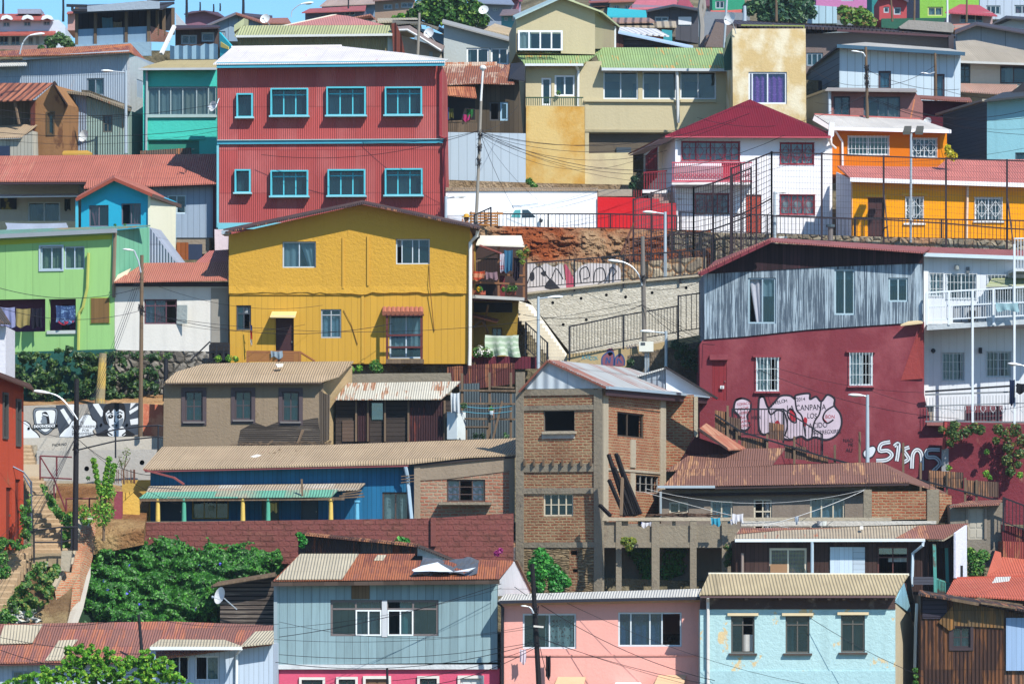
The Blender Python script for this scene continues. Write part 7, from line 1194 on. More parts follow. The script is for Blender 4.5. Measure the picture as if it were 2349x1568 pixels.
# ---- upper rows
def fh(label,Y,wall,m,roofs=(),wins=(),D=5,yaw=0,name='house',wc='#9aa6ae',trimb=None,group=HS,cat='house',doors=()):
 t=T(name,label,cat,Y,wall[0][0],max(v for u,v in wall),yaw,group)
 for w in wins:t.win(w[:4],w[4] if len(w)>4 else 2,w[5] if len(w)>5 else wc,.07,cur=w[6] if len(w)>6 else None)
 for d in doors:t.door(d[:4],d[4],panels=False)
 t.wall(wall,m,D)
 for pts,rm in roofs:t.roof(pts,rm,.07)
 return t
BGE=plaster('#b5aa8a',.04,.15,.25);BGD=plaster('#9c9276',.04,.2,.25);GRR=corr('#8fa870',.3,'#b08a4a','#c09a5a',sheet=1.1,lap=1.7,period=.11,var=.05,dirt_or_sheen=.15)
t=T('house','large beige house with a tall gable, pale green roof and a long glazed gallery','house',198,1205,440,3,HS)
for r,n,cu in (((1188,69,1291,116),4,[(0,.3,NET)]),((1242,178,1265,242),1,None),((1272,172,1319,221),2,None)):t.win(r,n,'#d8dce0',.08,cur=cu)
for r in ((1384,163,1464,228),(1474,163,1552,228),(1560,163,1643,228)):t.win(r,2,'#c9cfd2',.06,cur=[],tint='#d0dcdc')
t.wall([(1184,40),(1292,-6),(1365,22),(1365,125),(1184,120)],BGE,6,name='gable_wall',y0=1.2);t.wall([(1206,150),(1334,150),(1334,142),(1380,140),(1380,155),(1680,158),(1680,305),(1206,305)],BGE,6)
t.roof([(1182,41,.8),(1290,-8,.8),(1290,-14,7.5),(1176,36,7.5)],flat('#9ab0b0'),.08);t.roof([(1290,-8,.8),(1382,26,.8),(1422,60,6.),(1290,-14,7.5)],flat('#a9b08a'),.08);t.part('gable_side',t.mb().slab([t.f.q(1365,24,1.25),t.f.q(1411,60,5.5),t.f.q(1411,112,5.5),t.f.q(1365,112,1.25)],vec=(-.05,.05,0)),BGD);t.bar('drain_pipe',(1411,60,5.3),(1411,110,5.3),.08,.08,flat('#c9ced0'))
t.roof([(1202,146,-.5),(1338,146,-.5),(1375,118,2.2),(1181,118,2.2)],GRR,.06);t.roof([(1380,156,-.5),(1680,158,-.5),(1668,110,2.8),(1362,109,2.8),(1366,120,2.2)],GRR,.06)
t.part('inner_wall',t.mb().plate([(1376,158),(1656,158),(1656,240),(1376,240)],1.1,.1),plaster('#8f8a78',.05));IW=flat('#2f4a58',.4)
for a,b,c in ((1386,1420,188),(1452,1464,192),(1476,1488,192),(1570,1606,188)):t.box('inner_door',(a,c,b,240),1.04,1.08,IW)
t.bar('gutter',(1204,149,-.52),(1338,149,-.52),.1,.1,flat('#c9cfd4'));t.bar('gutter',(1380,159,-.52),(1680,161,-.52),.1,.12,flat('#b9c0c4'));GP=flat('#d3d6d6',.4);t.line('drain_pipe',[(1322,150,-.4),(1326,162,-.1),(1326,245,-.1)],.06,GP);t.line('drain_pipe',[(1553,160,-.4),(1556,282,-.12)],.07,GP)
t.box('sill_band',(1340,229,1643,235),-.12,0,BGE);t.box('carport_shade_block',(1351,303,1540,352),.3,1.2,plaster('#5f564a',.1));t.box('carport_beam',(1340,297,1600,304),-.05,.3,BGD);t.box('lower_window',(1414,338,1448,352),.2,.29,flat('#3a4650'))  # solid block in dark plaster, carport shade put into its colour
for a,b in ((1342,1351),):t.box('carport_pier',(a,236,b,360),-.02,.3,BGE)
mb=t.mb()
for i in range(26):mb.pbar((1208+i*5,225,-.9),(1208+i*5,242,-.9),.03)
mb.pbar((1206,224,-.9),(1338,224,-.9),.05);t.part('balcony_railing',mb,flat('#2f4a34',.6));t.part('balcony_floor',t.mb().pslab([(1206,243,-1),(1340,243,-1),(1340,243,.1),(1206,243,.1)],.08),BGD)
plant('potted_plant','small plant behind the balcony window of the beige house','plant',197.9,1282,218,[(1281,213,6)],G1,.09,50)
YS=plaster('#c9ae72',.08,.15,.35,'#b8862e',.53,pscale=.7,psoft=.12);solo('stained_wall','tall ochre stained plaster wall under the beige house balcony','wall',194.5,1270,430,YS,lambda mb,tt:mb.plate([(1207,243),(1341,245),(1342,426),(1206,428)],0,.6),kind='thing');solo('stained_wall','low cream stained wall beside the ochre wall above the street','wall',194.8,1395,432,plaster('#b9a988',.06,.25,.35,'#c9bd94',.5,psoft=.1,pscale=.7),lambda mb,tt:mb.plate([(1342,352),(1452,350),(1452,440),(1342,440)],0,.5))
t=T('garden_fence','pale blue ribbed sheet fence between the red house and the ochre wall','fence',192,1110,430,0,None,True);t.part('garden_fence',t.mb().plate([(1018,303),(1206,306),(1206,420),(1022,416)],0,.06),boards('#a9b8c4',.36,.04,.03,.5,dirt_or_sheen=.12));solo('earth_ledge',None,None,191,1200,435,earth('#8a7458','#6f5c44','#a5927a',False),lambda mb,tt:mb.plate([(1015,412),(1240,420),(1455,424),(1475,470),(1015,470)],0,.5),kind='structure')
plant('shrub','small green weed at the foot of the ochre stained wall','shrub',190.5,1215,428,[(1214,416,9),(1222,424,7),(1228,427,5)],G1,.1,130);plant('shrub','dark plant beside the crimson house stairs','shrub',184.6,1452,430,[(1450,425,9),(1455,410,8)],leaf('#22402a','#34583a'),.12,110)
t=T('house','yellowish stained flat-topped tower house with a purple curtained window','house',195,1683,320,2,HS);t.win((1717,165,1805,239),3,'#c9ced6',.07,xs=[.1,.5],cur=[(.0,1,cloth('#7a4aa0','#9a70bc','fold'))],tint='#e4dcf0');t.wall([(1680,66),(1848,66),(1850,330),(1682,330)],plaster('#c0a878',.08,.3,.35,'#d3c9ae',.5,psoft=.07,pscale=.7),5)
t.bar('roof_rail',(1700,58,.2),(1846,60,.2),.05,.05,flat('#7f8a4a'));t.part('rail_post',t.mb().pbar((1844,58,.2),(1844,67,.2),.05),flat('#7f8a4a'));t.part('side_wall',t.mb().plate([(1660,130),(1681,68),(1681,160),(1662,162)],.6,.1),flat('#1f4a3c'));t.line('mast',[(1661,110,.5),(1668,-10,.5)],.05,GALV);dish('large white satellite dish on the ochre tower house',1676,44,194.6,.3,(-.6,-.75,.15),(.25,.3,-.6))
t=T('house','dark patched shack with rusty sheet roofs and a clothes-filled porch right of the red house','house',196,1020,320,0,HS);t.win((1123,234,1146,277),1,'#4a4a4a',.06,opened=(0,1));t.win((1147,234,1166,277),1,'#8fb0c4',.08)
t.wall([(1012,190),(1190,180),(1200,310),(1012,310)],boards('#4f463a',.2,.05,.3,.2),3);t.part('porch_shade_sheet',t.mb().pbox(1016,222,1090,276,-.03,-.01),DARK);RP=corr('#8f5a44',.55,'#84483a','#c9b8a0',sheet=.8,lap=.9,alt='#c4b8a4',altn=.2,period=.1)  # black sheet on the wall paints the shade inside the porch
t.roof([(1012,194,-.8),(1100,190,-.8),(1180,192,-.8),(1168,150,2.),(1140,146,2.2),(1012,150,2.2)],RP,.05);t.roof([(1013,216,-1.6),(1094,224,-1.6),(1088,192,-.4),(1013,192,-.4)],corr('#94543c',.6,'#8a4630','#c98a60',period=.1),.05,'porch_roof');mb=t.mb()
for i in range(18):mb.pbar((1018+i*4.4,282,-1.),(1018+i*4.4,303,-1.),.06)
mb.pbar((1014,279,-1.),(1092,277,-1.),.06);t.part('porch_railing',mb,TIMBER);t.part('tar_sheet',t.mb().pslab([(1168,178,-.6),(1204,185,-.6),(1204,142,2),(1172,146,2)],.05),flat('#22242c'));t.part('curled_sheet',t.mb().pslab([(1138,172,.2),(1166,178,.2),(1170,146,1.8),(1160,150,1.8)],.05),RUSTROOF)
t.roof([(1012,150,2.),(1140,150,2.),(1140,142,2.4),(1014,143,2.4)],corr('#c9b09a',.5,'#a0583a'),.04,'ridge_sheet')
for r,c,l in (((1021,246,1030,272),cloth('#4a6aa0'),'blue shirt drying on the dark shack porch'),((1030,248,1040,270),cloth('#6a6a3a'),'olive cloth drying on the dark shack porch'),((1062,262,1082,276),cloth('#b03a6a','#3a5ab0','dots'),'bright pink cloth on the dark shack porch rail'),((1070,250,1086,268),cloth('#2f6a3a'),'green cloth drying on the dark shack porch')):hanging('laundry',l,'laundry',194.9,r,c,group='laundry on the dark shack porch')
fh('pale grey house with a single sloping roof line and wide white windows below the tree',207,[(1018,52),(1170,92),(1170,160),(1018,160)],plaster('#a9b0ae',.05,.1,.2),[([(1014,51,-.4),(1172,93,-.4),(1175,86,4),(1016,44,4)],flat('#8a8a86'))],[(1070,110,1122,148,2,'#e0e4e6',[(0,.2,NET)]),(1126,110,1166,148,2,'#e0e4e6')],4)
t=fh('tan corrugated house with a pale green roof behind the red house',200,[(545,84),(890,82),(905,130),(545,130)],corr('#a3906a',.15,'#7a5a34',period=.11,dirt_or_sheen=.4),[([(538,81,-.5),(900,77,-.5),(893,58,1.6),(556,59,1.6)],corr('#a9ad7d',.05,period=.12,lap=9,dirt_or_sheen=.15))],(),4);t.bar('gutter',(541,84,-.52),(900,80,-.52),.1,.1,flat('#c2c4c0'));t.part('rust_stack',t.mb().plate([(898,55),(908,52),(920,80),(929,122),(902,122)],-.4,.5),corr('#6b3428',.5,'#8a4a30',period=.25));t.box('corner_board',(889,84,902,125),-.04,0,flat('#c9c9c2'))
fh('house with a flat pinkish hip roof behind the green roofed tan house',212,[(600,58),(880,56),(880,80),(600,80)],plaster('#a99a86'),[([(655,58,-.5),(880,57,-.5),(800,37,3),(770,34,3.2)],corr('#c08078',.1,lap=9)),([(640,60,-.8),(660,57,-.5),(772,33,3.2),(760,34,3)],flat('#d0cbb8'))],(),4);fh('low house under a rust pink roof corner behind the hip roof',216,[(800,45),(862,46),(862,70),(800,70)],plaster('#8f8a84'),[([(795,42,-.5),(850,32,-.5),(866,48,.5),(830,46,1)],corr('#b07a6a',.2))],(),3)
t=fh('house with a grey eave and curved porch gutter right of the rusty stack',203.5,[(905,76),(1010,110),(1015,140),(905,140)],plaster('#a59a8a',.06,.2),[([(905,68,-.6),(935,67,-.6),(1014,116,-.6),(1020,105,3),(940,55,3),(905,58,3)],corr('#8a7a72',.2))],[(984,118,993,132)],3);t.line('gutter',[(905,70,-.65),(934,69,-.65),(960,84,-.65),(1012,117,-.65)],.06,flat('#c2c4c4'))
fh('blue-grey house with a dark roof edge below the big tree',209,[(960,64),(1018,80),(1018,120),(945,100)],plaster('#8194a0'),[([(900,55,-.4),(974,53,-.4),(1020,76,-.4),(1020,66,3),(965,46,3),(900,46,3)],corr('#6f6a5c',.1))],(),3);dish('satellite dish on the blue-grey house below the big tree',985,77,206,.26,(-.4,-.85,.2),(.3,.3,-.4));dish('satellite dish on the roofs left of the green roofed tan house',609,44,208,.24,(-.3,-.9,.25),(.3,.3,-.4));fh('tan flat roofed house between the big tree and the pale sloping house',222,[(860,48),(960,48),(960,70),(860,70)],plaster('#9a8f7a'),[([(865,50,-.5),(965,48,-.5),(955,41,3),(866,42,3)],corr('#b0a58c',0,lap=9))],(),3)
t=T('house','open timber rooftop shelter over grey panels and a tarpaulin, upper left skyline','house',205,175,135,-10,HS);t.part('panel_wall',t.mb().plate([(173,68),(345,60),(345,100),(174,103)],0,.08),boards('#7f98ac',2.2,.02,.1,.3));t.part('lower_wall',t.mb().plate([(173,103),(345,96),(345,128),(174,132)],-.2,.2),plaster('#8aa4b4',.1,.2));t.part('brick_side',t.mb().slab([t.f.q(346,60,0),t.f.q(392,76,3.4),t.f.q(390,97,3.4),t.f.q(346,96,0)],vec=(-.1,0,0)),brick('#9a5a4a','#a86a58','#8f7a6c'));t.part('shelter_shade_boards',t.mb().plate([(175,24),(395,18),(395,70),(175,75)],4.2,.1),boards('#2a2a30',.3,.1,.4))  # dark boards at the back paint the shade inside the shelter
for u,d in ((176,0),(219,0),(290,0),(341,0),(361,1.2),(376,2.3),(397,3.4)):t.part('post',t.mb().pbar((u,18,d),(u,104 if d==0 else 80,d),.13),TIMBER)
t.roof([(168,27,-.6),(372,18,-.6),(400,4,4),(175,12,4)],flat('#3a3a40'),.1);t.part('roof_fascia',t.mb().plate([(200,14),(340,1),(366,4),(366,20),(200,27)],-.7,.05),plaster('#9aa6b2',.1,.3));t.part('truss',t.mb().pbar((153,13,-.6),(200,14,-.6),.12).pbar((166,24,-.6),(200,24,-.6),.12).pbar((166,14,-.6),(166,25,-.6),.1),flat('#2a2a30'));t.part('truss',t.mb().pbar((340,1,.5),(398,0,3.4),.12),flat('#2a2a30'));t.part('truss',t.mb().pbar((364,12,1.),(398,8,3.4),.1),flat('#2a2a30'))
hanging('laundry','blue sheet drying under the rooftop shelter','laundry',205.6,(234,40,258,66),cloth('#5f8aa0'));hanging('laundry','tan sheet drying under the rooftop shelter','laundry',205.6,(260,50,280,64),cloth('#8a7f6c'));solo('timber_pole','white pole leaning against the rooftop shelter','pole',201,370,125,flat('#d3d0cc'),lambda mb,tt:mb.pbar((370,124,0),(400,60,1),.14));solo('tarpaulin','blue-grey tarpaulin screen on the roof beside the leaning white pole','tarpaulin',202,440,132,flat('#7f9db0',.35),lambda mb,tt:mb.add([tt.f.q(390+10*i,(104+(2 if i%2 else 0)+(-4 if i>7 else 0)) if j else 136,.12*(-1)**i) for i in range(12) for j in (0,1)],[(2*i,2*i+2,2*i+3,2*i+1) for i in range(11)]))
t=T('dormer','turquoise dormer end with yellow window at the left end of the tan house','dormer',199,505,135,-40);t.part('cheek',t.mb().plate([(503,74),(533,108),(505,135)],0,.1),flat('#2fa0b0'));t.part('window',t.mb().plate([(506,96),(524,108),(524,114),(506,108)],-.05,.04),flat('#c9b060'));fh('brown shed with a boarded front on the roofs left of the tan house',208,[(402,66),(500,64),(500,105),(402,105)],boards('#4a3d3a',.3,.06,.3),[([(398,66,-.5),(505,62,-.5),(500,58,2),(400,58,2)],flat('#3a2c30'))],[(415,80,452,102),(462,74,492,96,1)],3,name='shed',cat='shed');fh('grey gabled house with a dark verge behind the brown boarded shed',220,[(476,58),(540,32),(600,52),(600,95),(470,95)],boards('#7f93a4',.5,.04,.05),[([(472,60,-.4),(541,31,-.4),(541,28,3),(474,56,3)],flat('#6a6468')),([(541,31,-.4),(603,52,-.4),(606,48,3),(541,28,3)],corr('#8a5a4a',.3))],[(505,72,517,84)],3);fh('plain grey gable end standing behind the rooftop shelter',212,[(402,28),(432,62),(404,62)],plaster('#a9aeb2'),(),(),.3);solo('roof_slab','curved pale green roof edge at the left end of the tan house','roof piece',202,560,60,flat('#a9ad86'),lambda mb,tt:mb.pslab([(537,58,0),(560,42,0),(570,46,2),(545,78,2)],.3))
def far(label,Y,w,wc,r,rc,wins=(),**k):return fh(label,Y,w,plaster(wc,.06,.1),[(r,corr(rc,.15,lap=9) if k.pop('c',1) else flat(rc))],wins,4,group='houses along the far skyline',**k)
t=far('far white terrace houses with red roofs and arched dormers in the top left corner',300,[(-60,44),(135,46),(150,60),(150,118),(-60,118)],'#b9c4d0',[(-60,45,-.6),(120,45,-.6),(100,32,4),(-60,32,4)],'#b0584a',[(-2,82,20,104),(25,82,46,104),(65,84,76,102),(82,82,90,103),(6,50,23,62),(54,49,71,61),(99,48,115,59)])
t.roof([(-60,80,-1.5),(136,78,-1.5),(136,71,-.02),(-60,74,-.02)],corr('#b0584a',.1),.1,'lower_roof')
for u in (15,63,108):t.part('dormer',t.mb().plate([(u-15,44),(u,35),(u+15,44),(u+15,50),(u+15,74),(u-15,74)],-.7,.06),flat('#cfd6e0')) if 0 else t.part('dormer',t.mb().plate([(u-14,45),(u-10,37),(u,34),(u+10,37),(u+14,45),(u+10,46),(u,42),(u-10,46)],-.8,.7),flat('#d0d6de'))
t.box('roof_tank',(40,21,94,32),2,4,plaster('#8a90a0'));t.part('end_wall',t.mb().plate([(128,70),(140,74),(128,82)],-1.4,.2),flat('#d6dce2'))
far('far pink brick house beside the rooftop shelter on the skyline',290,[(155,30),(176,27),(176,70),(155,70)],'#b08a84',[(153,31,-.5),(178,27,-.5),(178,25,3),(155,27,3)],'#b0605a');solo('low_wall','low brownish wall with plants in front of the far white terrace','wall',250,60,125,plaster('#8a6f6a',.1),lambda mb,tt:mb.plate([(-60,106),(105,104),(105,128),(-60,128)],0,.3))
plant('bush','far bushes beside the white terrace houses','bush',245,130,118,[(115,95,14),(135,88,15),(150,95,14),(118,108,10),(160,105,12),(95,112,8)],leaf('#3f5f3a','#5a7a40'),.25,160)
far('far maroon and pink house on the skyline right of the rooftop shelter',300,[(425,32),(470,24),(518,40),(518,70),(425,70)],'#7d5a6a',[(422,32,-.5),(468,24,-.5),(520,42,-.5),(500,28,4),(440,26,4)],'#5a4450',[(500,45,510,55)]);far('far dark roofed shed on the skyline near the satellite dish',280,[(565,40),(620,42),(620,66),(565,66)],'#6a6a78',[(555,34,-.5),(625,44,-.5),(625,36,3),(560,30,3)],'#4a4450');far('far rust roofed house left of the flat pinkish hip roof',270,[(590,50),(665,52),(665,66),(590,66)],'#8a7a74',[(585,52,-.5),(668,53,-.5),(660,41,3),(600,42,3)],'#a06a58')
far('far house with a red eave and dark wall on the skyline',330,[(700,28),(838,22),(845,60),(700,60)],'#5a5a6c',[(692,29,-.8),(838,24,-.8),(840,13,3),(710,20,3)],'#a85a58',[(790,24,815,36)]);far('far blue-grey house with a tan roof at the top of the frame',345,[(738,12),(870,4),(870,40),(738,40)],'#6f8296',[(733,14,-.8),(868,8,-.8),(860,-6,3),(750,0,3)],'#b0998c',[(800,10,812,20)]);far('far tan and brick house at the top left of the big tree',335,[(860,0),(950,-6),(965,50),(860,52)],'#8f7a6a',[(855,2,-.6),(955,-6,-.6),(955,-14,3),(855,-8,3)],'#8a6a60',[(880,10,900,22),(907,8,914,20,1),(920,6,948,18)])
for i,(u,v,b,Y) in enumerate(((7,-10,32,300),(145,-10,50,280),(428,-10,40,250),(558,-10,35,240),(459,5,26,300),(490,10,28,300),(505,8,26,300),(799,-10,20,330))):
 utility_pole(('far dark pole at the left skyline','far pole right of the white terrace houses','far pole with crossarms right of the rooftop shelter','far pole above the grey gabled house','thin far mast above the maroon house','short far pole above the maroon house','short far lamp pole above the maroon house','far pole between the skyline roofs')[i],u,v,u,b,Y,.08 if i<4 else .06,IRON,group='far skyline poles')
wall_lamp('street lamp on the skyline among the far roofs left of the pinkish hip roof',[(668,40),(670,26),(680,16),(690,10)],250,1,.9);wall_lamp('curved lamp over the rusty roof in the upper left corner',[(45,125),(52,100),(62,86),(68,82)],189.5,1,.8);dish('tiny white tank shaped dish beside the big tree',1110,24,230,.26,(-.2,-.9,.3),(.6,.2,-.6))
def big_tree(label,Y,u,v,cl,tr,m,n=520,size=.3):return plant('tree',label,'tree',Y,u,v,cl,m,size,n,'trees near the crest',[(tr,.3)])
TG=leaf('#234a1e','#3f6a26','#6f8f34',.2)
big_tree('large rounded dark green tree at the top between the tan and the pale house',236,1040,75,[(1010,12,36),(1060,6,34),(975,22,26),(1090,28,26),(1040,34,30),(950,34,16),(1105,44,16),(1000,40,26),(1070,42,24),(1030,-8,26)],[(1040,80),(1042,50),(1035,10)],TG);big_tree('large dark tree at the top right of the ochre tower',250,1790,60,[(1770,0,30),(1810,-2,34),(1842,12,26),(1745,10,24),(1720,20,16),(1790,28,30),(1830,36,24),(1755,38,18),(1860,30,12)],[(1790,70),(1790,40),(1785,0)],leaf('#22443a','#3a5f3a','#5a7a4a',.2))
plant('bush','tall yellow-green bushes among the far houses at the top right','bush',240,1960,60,[(1935,25,13),(1955,32,16),(1975,28,14),(1965,48,15),(1990,38,12),(1940,45,12),(2000,50,10),(1985,55,10)],leaf('#4f7a34','#7a9a3c','#8f7a4a'),.25,170);plant('bush','light green shrub left of the big rounded tree','bush',238,930,48,[(920,40,9),(940,36,10),(905,43,6)],G2,.25,120);plant('bush','bright yellow-green bush at the end of the upper orange house','bush',184,2185,362,[(2178,350,12),(2186,358,11),(2174,340,8)],leaf('#b0a51e','#c9c02a','#7a8a24'),.12,150)
FR='houses climbing the far right hillside'
def fr(label,Y,w,m,roofs=(),wins=(),**k):return fh(label,Y,w,m,roofs,wins,4,group=FR,**k)
fr('far house with a long turquoise roof panel above the green roof',262,[(1395,38),(1490,40),(1490,60),(1395,60)],plaster('#8a8a8c'),[([(1392,38,-.5),(1484,40,-.5),(1482,24,2.5),(1394,18,2.5)],flat('#2f9aa4',.6))]);fr('far grey gabled house with white panels at the top centre right',255,[(1487,25),(1545,14),(1602,24),(1602,100),(1487,80)],boards('#4a4a50',.6,.03,.1),[([(1482,26,-.5),(1545,13,-.5),(1545,10,3),(1486,22,3)],flat('#3a3a40')),([(1545,13,-.5),(1606,24,-.5),(1606,20,3),(1545,10,3)],flat('#3a3a40'))],[(1502,38,1534,50),(1556,38,1586,60)]).part('panel',MB(T('x',None,None,255,1487,80,0,None,True).f).pbox(1556,19,1586,37,-.05,-.01),flat('#c9ccd0'))
fr('far house with a brown ribbed roof beside the grey gabled house',240,[(1400,50),(1550,62),(1550,85),(1400,70)],plaster('#6f665e'),[([(1398,52,-.5),(1505,50,-.5),(1490,41,2),(1405,41,2)],corr('#96786a',.1,period=.4)),([(1420,61,-.8),(1552,61,-.8),(1550,49,1.5),(1424,50,1.5)],corr('#aa9c86',.05,period=.4))]);fr('low shed with a white roof and orange wall behind the green roof',226,[(1470,78),(1522,80),(1522,92),(1470,92)],flat('#a85a34'),[([(1418,74,-.5),(1535,82,-.5),(1505,66,2),(1422,62,2)],corr('#d3d3d4',.1,period=.3))]);t=fr('dark wooden shed with a pale blue sloping roof edge behind the green roof',214,[(1420,76),(1582,112),(1420,118)],boards('#4a4448',.25,.1,.3,.2,horiz=True,wear=.3,wc='#8a8480'),[([(1418,74,-.5),(1590,110,-.5),(1590,105,2),(1422,70,2)],flat('#9ab0c8'))]);t.part('side',t.mb().plate([(1411,80),(1430,76),(1430,118),(1413,118)],-.2,.1),boards('#5a3a34',.2))
fr('far turquoise shed end beside the white roofed shed',232,[(1518,68),(1542,70),(1542,96),(1518,96)],flat('#2f8a94'));t=fr('far salmon roofed houses at the top edge right of the beige gable',330,[(1450,10),(1600,18),(1600,50),(1450,50)],plaster('#8a7a8a'),[([(1440,22,-.6),(1560,18,-.6),(1550,-6,4),(1465,-4,4)],corr('#c9707a',.1)),([(1550,20,-.8),(1594,20,-.8),(1575,-8,2),(1560,-8,2)],corr('#a04a58',.1))],[(1475,24,1490,34),(1520,24,1535,34)]);fr('far emerald green house above a red roof, top right of centre',300,[(1634,-20),(1708,-20),(1708,26),(1634,26)],plaster('#2f8a6a'),[([(1624,33,-1.2),(1704,28,-1.2),(1700,19,.6),(1634,20,.6)],corr('#c9605a',.1))],[(1641,2,1662,20)]);fr('far teal house behind the salmon roofs at the top edge',360,[(1585,-20),(1640,-20),(1640,20),(1585,20)],plaster('#1f5a5c'))
fr('far plain grey wall house left of the big dark tree',285,[(1600,26),(1720,30),(1720,110),(1600,105)],plaster('#7a7f86'),[],[(1640,50,1655,62),(1680,48,1695,60)]);solo('bare_tree','pale bare tree trunk standing in front of the far grey houses','tree',235,1608,105,flat('#8f8a84',.9),lambda mb,tt:mb.pline([(1608,110,0),(1610,60,0),(1606,20,0),(1612,-15,0)],.14).pline([(1609,45,0),(1616,20,0),(1614,0,0)],.1));utility_pole('far pole with a pear shaped vent top beside the dark brown roof',1708,14,1708,50,212,.1,GALV)
MV=plaster('#6f625e',.06,.1);t=T('house','long mauve-brown house under a dark flat roof at the upper right','house',208,1650,200,2,HS);t.win((1850,121,1888,152),3,'#7a8a94',.07,cur=[(0,1,cloth('#4f7a84'))]);t.wall([(1620,80),(1770,80),(1980,74),(2180,84),(2180,150),(1850,170),(1620,112)],MV,4);t.roof([(1616,100,-.8),(1650,54,-.6),(1980,66,-.6),(2192,83,-.6),(2185,78,4),(1985,60,4),(1640,44,4)],corr('#3f3638',.1,period=.2),.12);t.bar('eave_trim',(1920,70,-.62),(2180,84,-.62),.08,.1,flat('#4a2f34'));t.part('concrete_lump',t.mb().plate([(2062,62),(2085,46),(2180,52),(2190,60),(2186,75),(2066,66)],1,1.2),plaster('#8f8a84',.15,.3,.6));t.box('drain_head',(2176,82,2188,112),-.7,-.4,flat('#3a3438'));t.part('side_gable',t.mb().plate([(1618,108),(1642,50),(1690,62),(1690,110)],-.9,.1),MV)
t=T('house','pale blue boarded house with a dark blue roof edge and two narrow doorway windows','house',202,1926,240,-6,HS);PBB=boards('#bccdd8',.34,.05,.04,.4,dirt_or_sheen=.15)
for r in ((2015,163,2044,205),(2142,170,2167,228)):t.win(r,1,'#4a3a40',.08,cur=[(0,1,cloth('#6f93b0'))])
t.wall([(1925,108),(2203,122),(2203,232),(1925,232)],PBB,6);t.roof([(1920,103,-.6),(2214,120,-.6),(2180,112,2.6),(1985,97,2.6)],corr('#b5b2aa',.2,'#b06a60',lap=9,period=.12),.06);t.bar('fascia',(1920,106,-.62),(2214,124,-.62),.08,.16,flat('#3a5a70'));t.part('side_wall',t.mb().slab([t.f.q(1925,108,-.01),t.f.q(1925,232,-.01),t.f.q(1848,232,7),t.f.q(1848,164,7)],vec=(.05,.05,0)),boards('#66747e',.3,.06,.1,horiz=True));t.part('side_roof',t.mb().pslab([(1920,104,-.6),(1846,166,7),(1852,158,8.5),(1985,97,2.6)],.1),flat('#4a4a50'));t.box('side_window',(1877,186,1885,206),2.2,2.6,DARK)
t=T('house','mauve plastered house with two wide curtained windows under a thin roof','house',195,1904,290,-2,HS);t.win((1912,221,1950,266),2,'#3a3a44',.06,cur=[(0,.5,cloth('#a08f90'))]);t.win((1981,222,2065,270),3,'#4a5560',.06,cur=[(.4,1,cloth('#a59590'))],xs=[.4,.67]);t.wall([(1904,207),(2098,209),(2117,235),(2117,300),(1904,300)],plaster('#8f6460',.05,.15),4);t.roof([(1893,206,-.5),(2104,209,-.5),(2100,203,3),(1898,201,3)],flat('#8a8480'),.06);t.part('side_wall',t.mb().slab([t.f.q(1903,207,0),t.f.q(1903,300,0),t.f.q(1850,300,4.5),t.f.q(1850,226,4.5)],vec=(.05,.05,0)),plaster('#7d8690',.1,.2));t.line('drain_pipe',[(1903,206,-.2),(1903,262,-.2)],.07,flat('#b9c4cc'));t.part('verge',t.mb().pbar((1898,206,0),(1848,224,4.5),.1),flat('#8f8f8c'))
t=fh('maroon house wall with a low dark roof between the mauve and the teal house',197.5,[(2110,230),(2260,235),(2260,320),(2110,320)],plaster('#4f1f2c',.06,.15),[([(2098,224,-.5),(2230,232,-.5),(2225,224,1.5),(2100,218,1.5)],corr('#8a5a50',.3))],(),3);hanging('laundry','white cloth hanging in front of the maroon wall','laundry',195,(2104,237,2112,253),cloth('#cfcad8'));solo('cane_pole','thin orange pole leaning above the upper orange house roof','pole',190.5,2090,270,flat('#b5704a'),lambda mb,tt:mb.pbar((2089,272,0),(2098,228,0),.05));dish('grey satellite dish behind the upper orange house roof',2128,280,190,.2,(-.5,-.8,.2),(.2,.3,-.2))
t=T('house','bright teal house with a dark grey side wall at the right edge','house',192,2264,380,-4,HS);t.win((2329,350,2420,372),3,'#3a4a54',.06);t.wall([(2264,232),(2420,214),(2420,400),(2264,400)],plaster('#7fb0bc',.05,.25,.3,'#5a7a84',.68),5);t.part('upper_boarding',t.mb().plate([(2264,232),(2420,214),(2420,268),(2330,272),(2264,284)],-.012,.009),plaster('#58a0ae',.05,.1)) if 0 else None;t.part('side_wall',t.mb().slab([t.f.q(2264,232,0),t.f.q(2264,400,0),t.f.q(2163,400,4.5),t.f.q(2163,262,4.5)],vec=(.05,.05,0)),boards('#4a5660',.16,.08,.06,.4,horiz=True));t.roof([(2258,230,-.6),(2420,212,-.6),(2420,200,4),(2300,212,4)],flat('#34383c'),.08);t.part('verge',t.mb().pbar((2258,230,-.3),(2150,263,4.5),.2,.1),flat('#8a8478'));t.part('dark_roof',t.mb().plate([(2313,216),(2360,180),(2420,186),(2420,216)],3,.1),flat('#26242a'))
BGH=plaster('#b5ada0',.05,.1);t=T('house','cream house with a beige hip roof above a red striped awning at the upper right','house',204,2200,230,0,HS);t.win((2201,144,2226,191),2,'#3f4a4c',.06,ny=3);t.win((2294,150,2420,192),4,'#4f3f3c',.06,cur=[(.1,.25,NET)]);t.wall([(2198,138),(2420,142),(2420,240),(2198,240)],BGH,4);t.roof([(2196,140,-.6),(2420,148,-.6),(2420,130,1.),(2235,92,4),(2192,95,3)],corr('#a99e8c',.05,lap=9,dirt_or_sheen=.2),.07);t.roof([(2200,208,-1.6),(2318,216,-1.6),(2334,194,-.2),(2200,191,-.2)],corr('#a8877a',.3,'#b0504a','#b8a08c',lap=9),.06,'awning');t.bar('gutter',(2196,142,-.62),(2420,150,-.62),.08,.1,flat('#b5b5b0'))
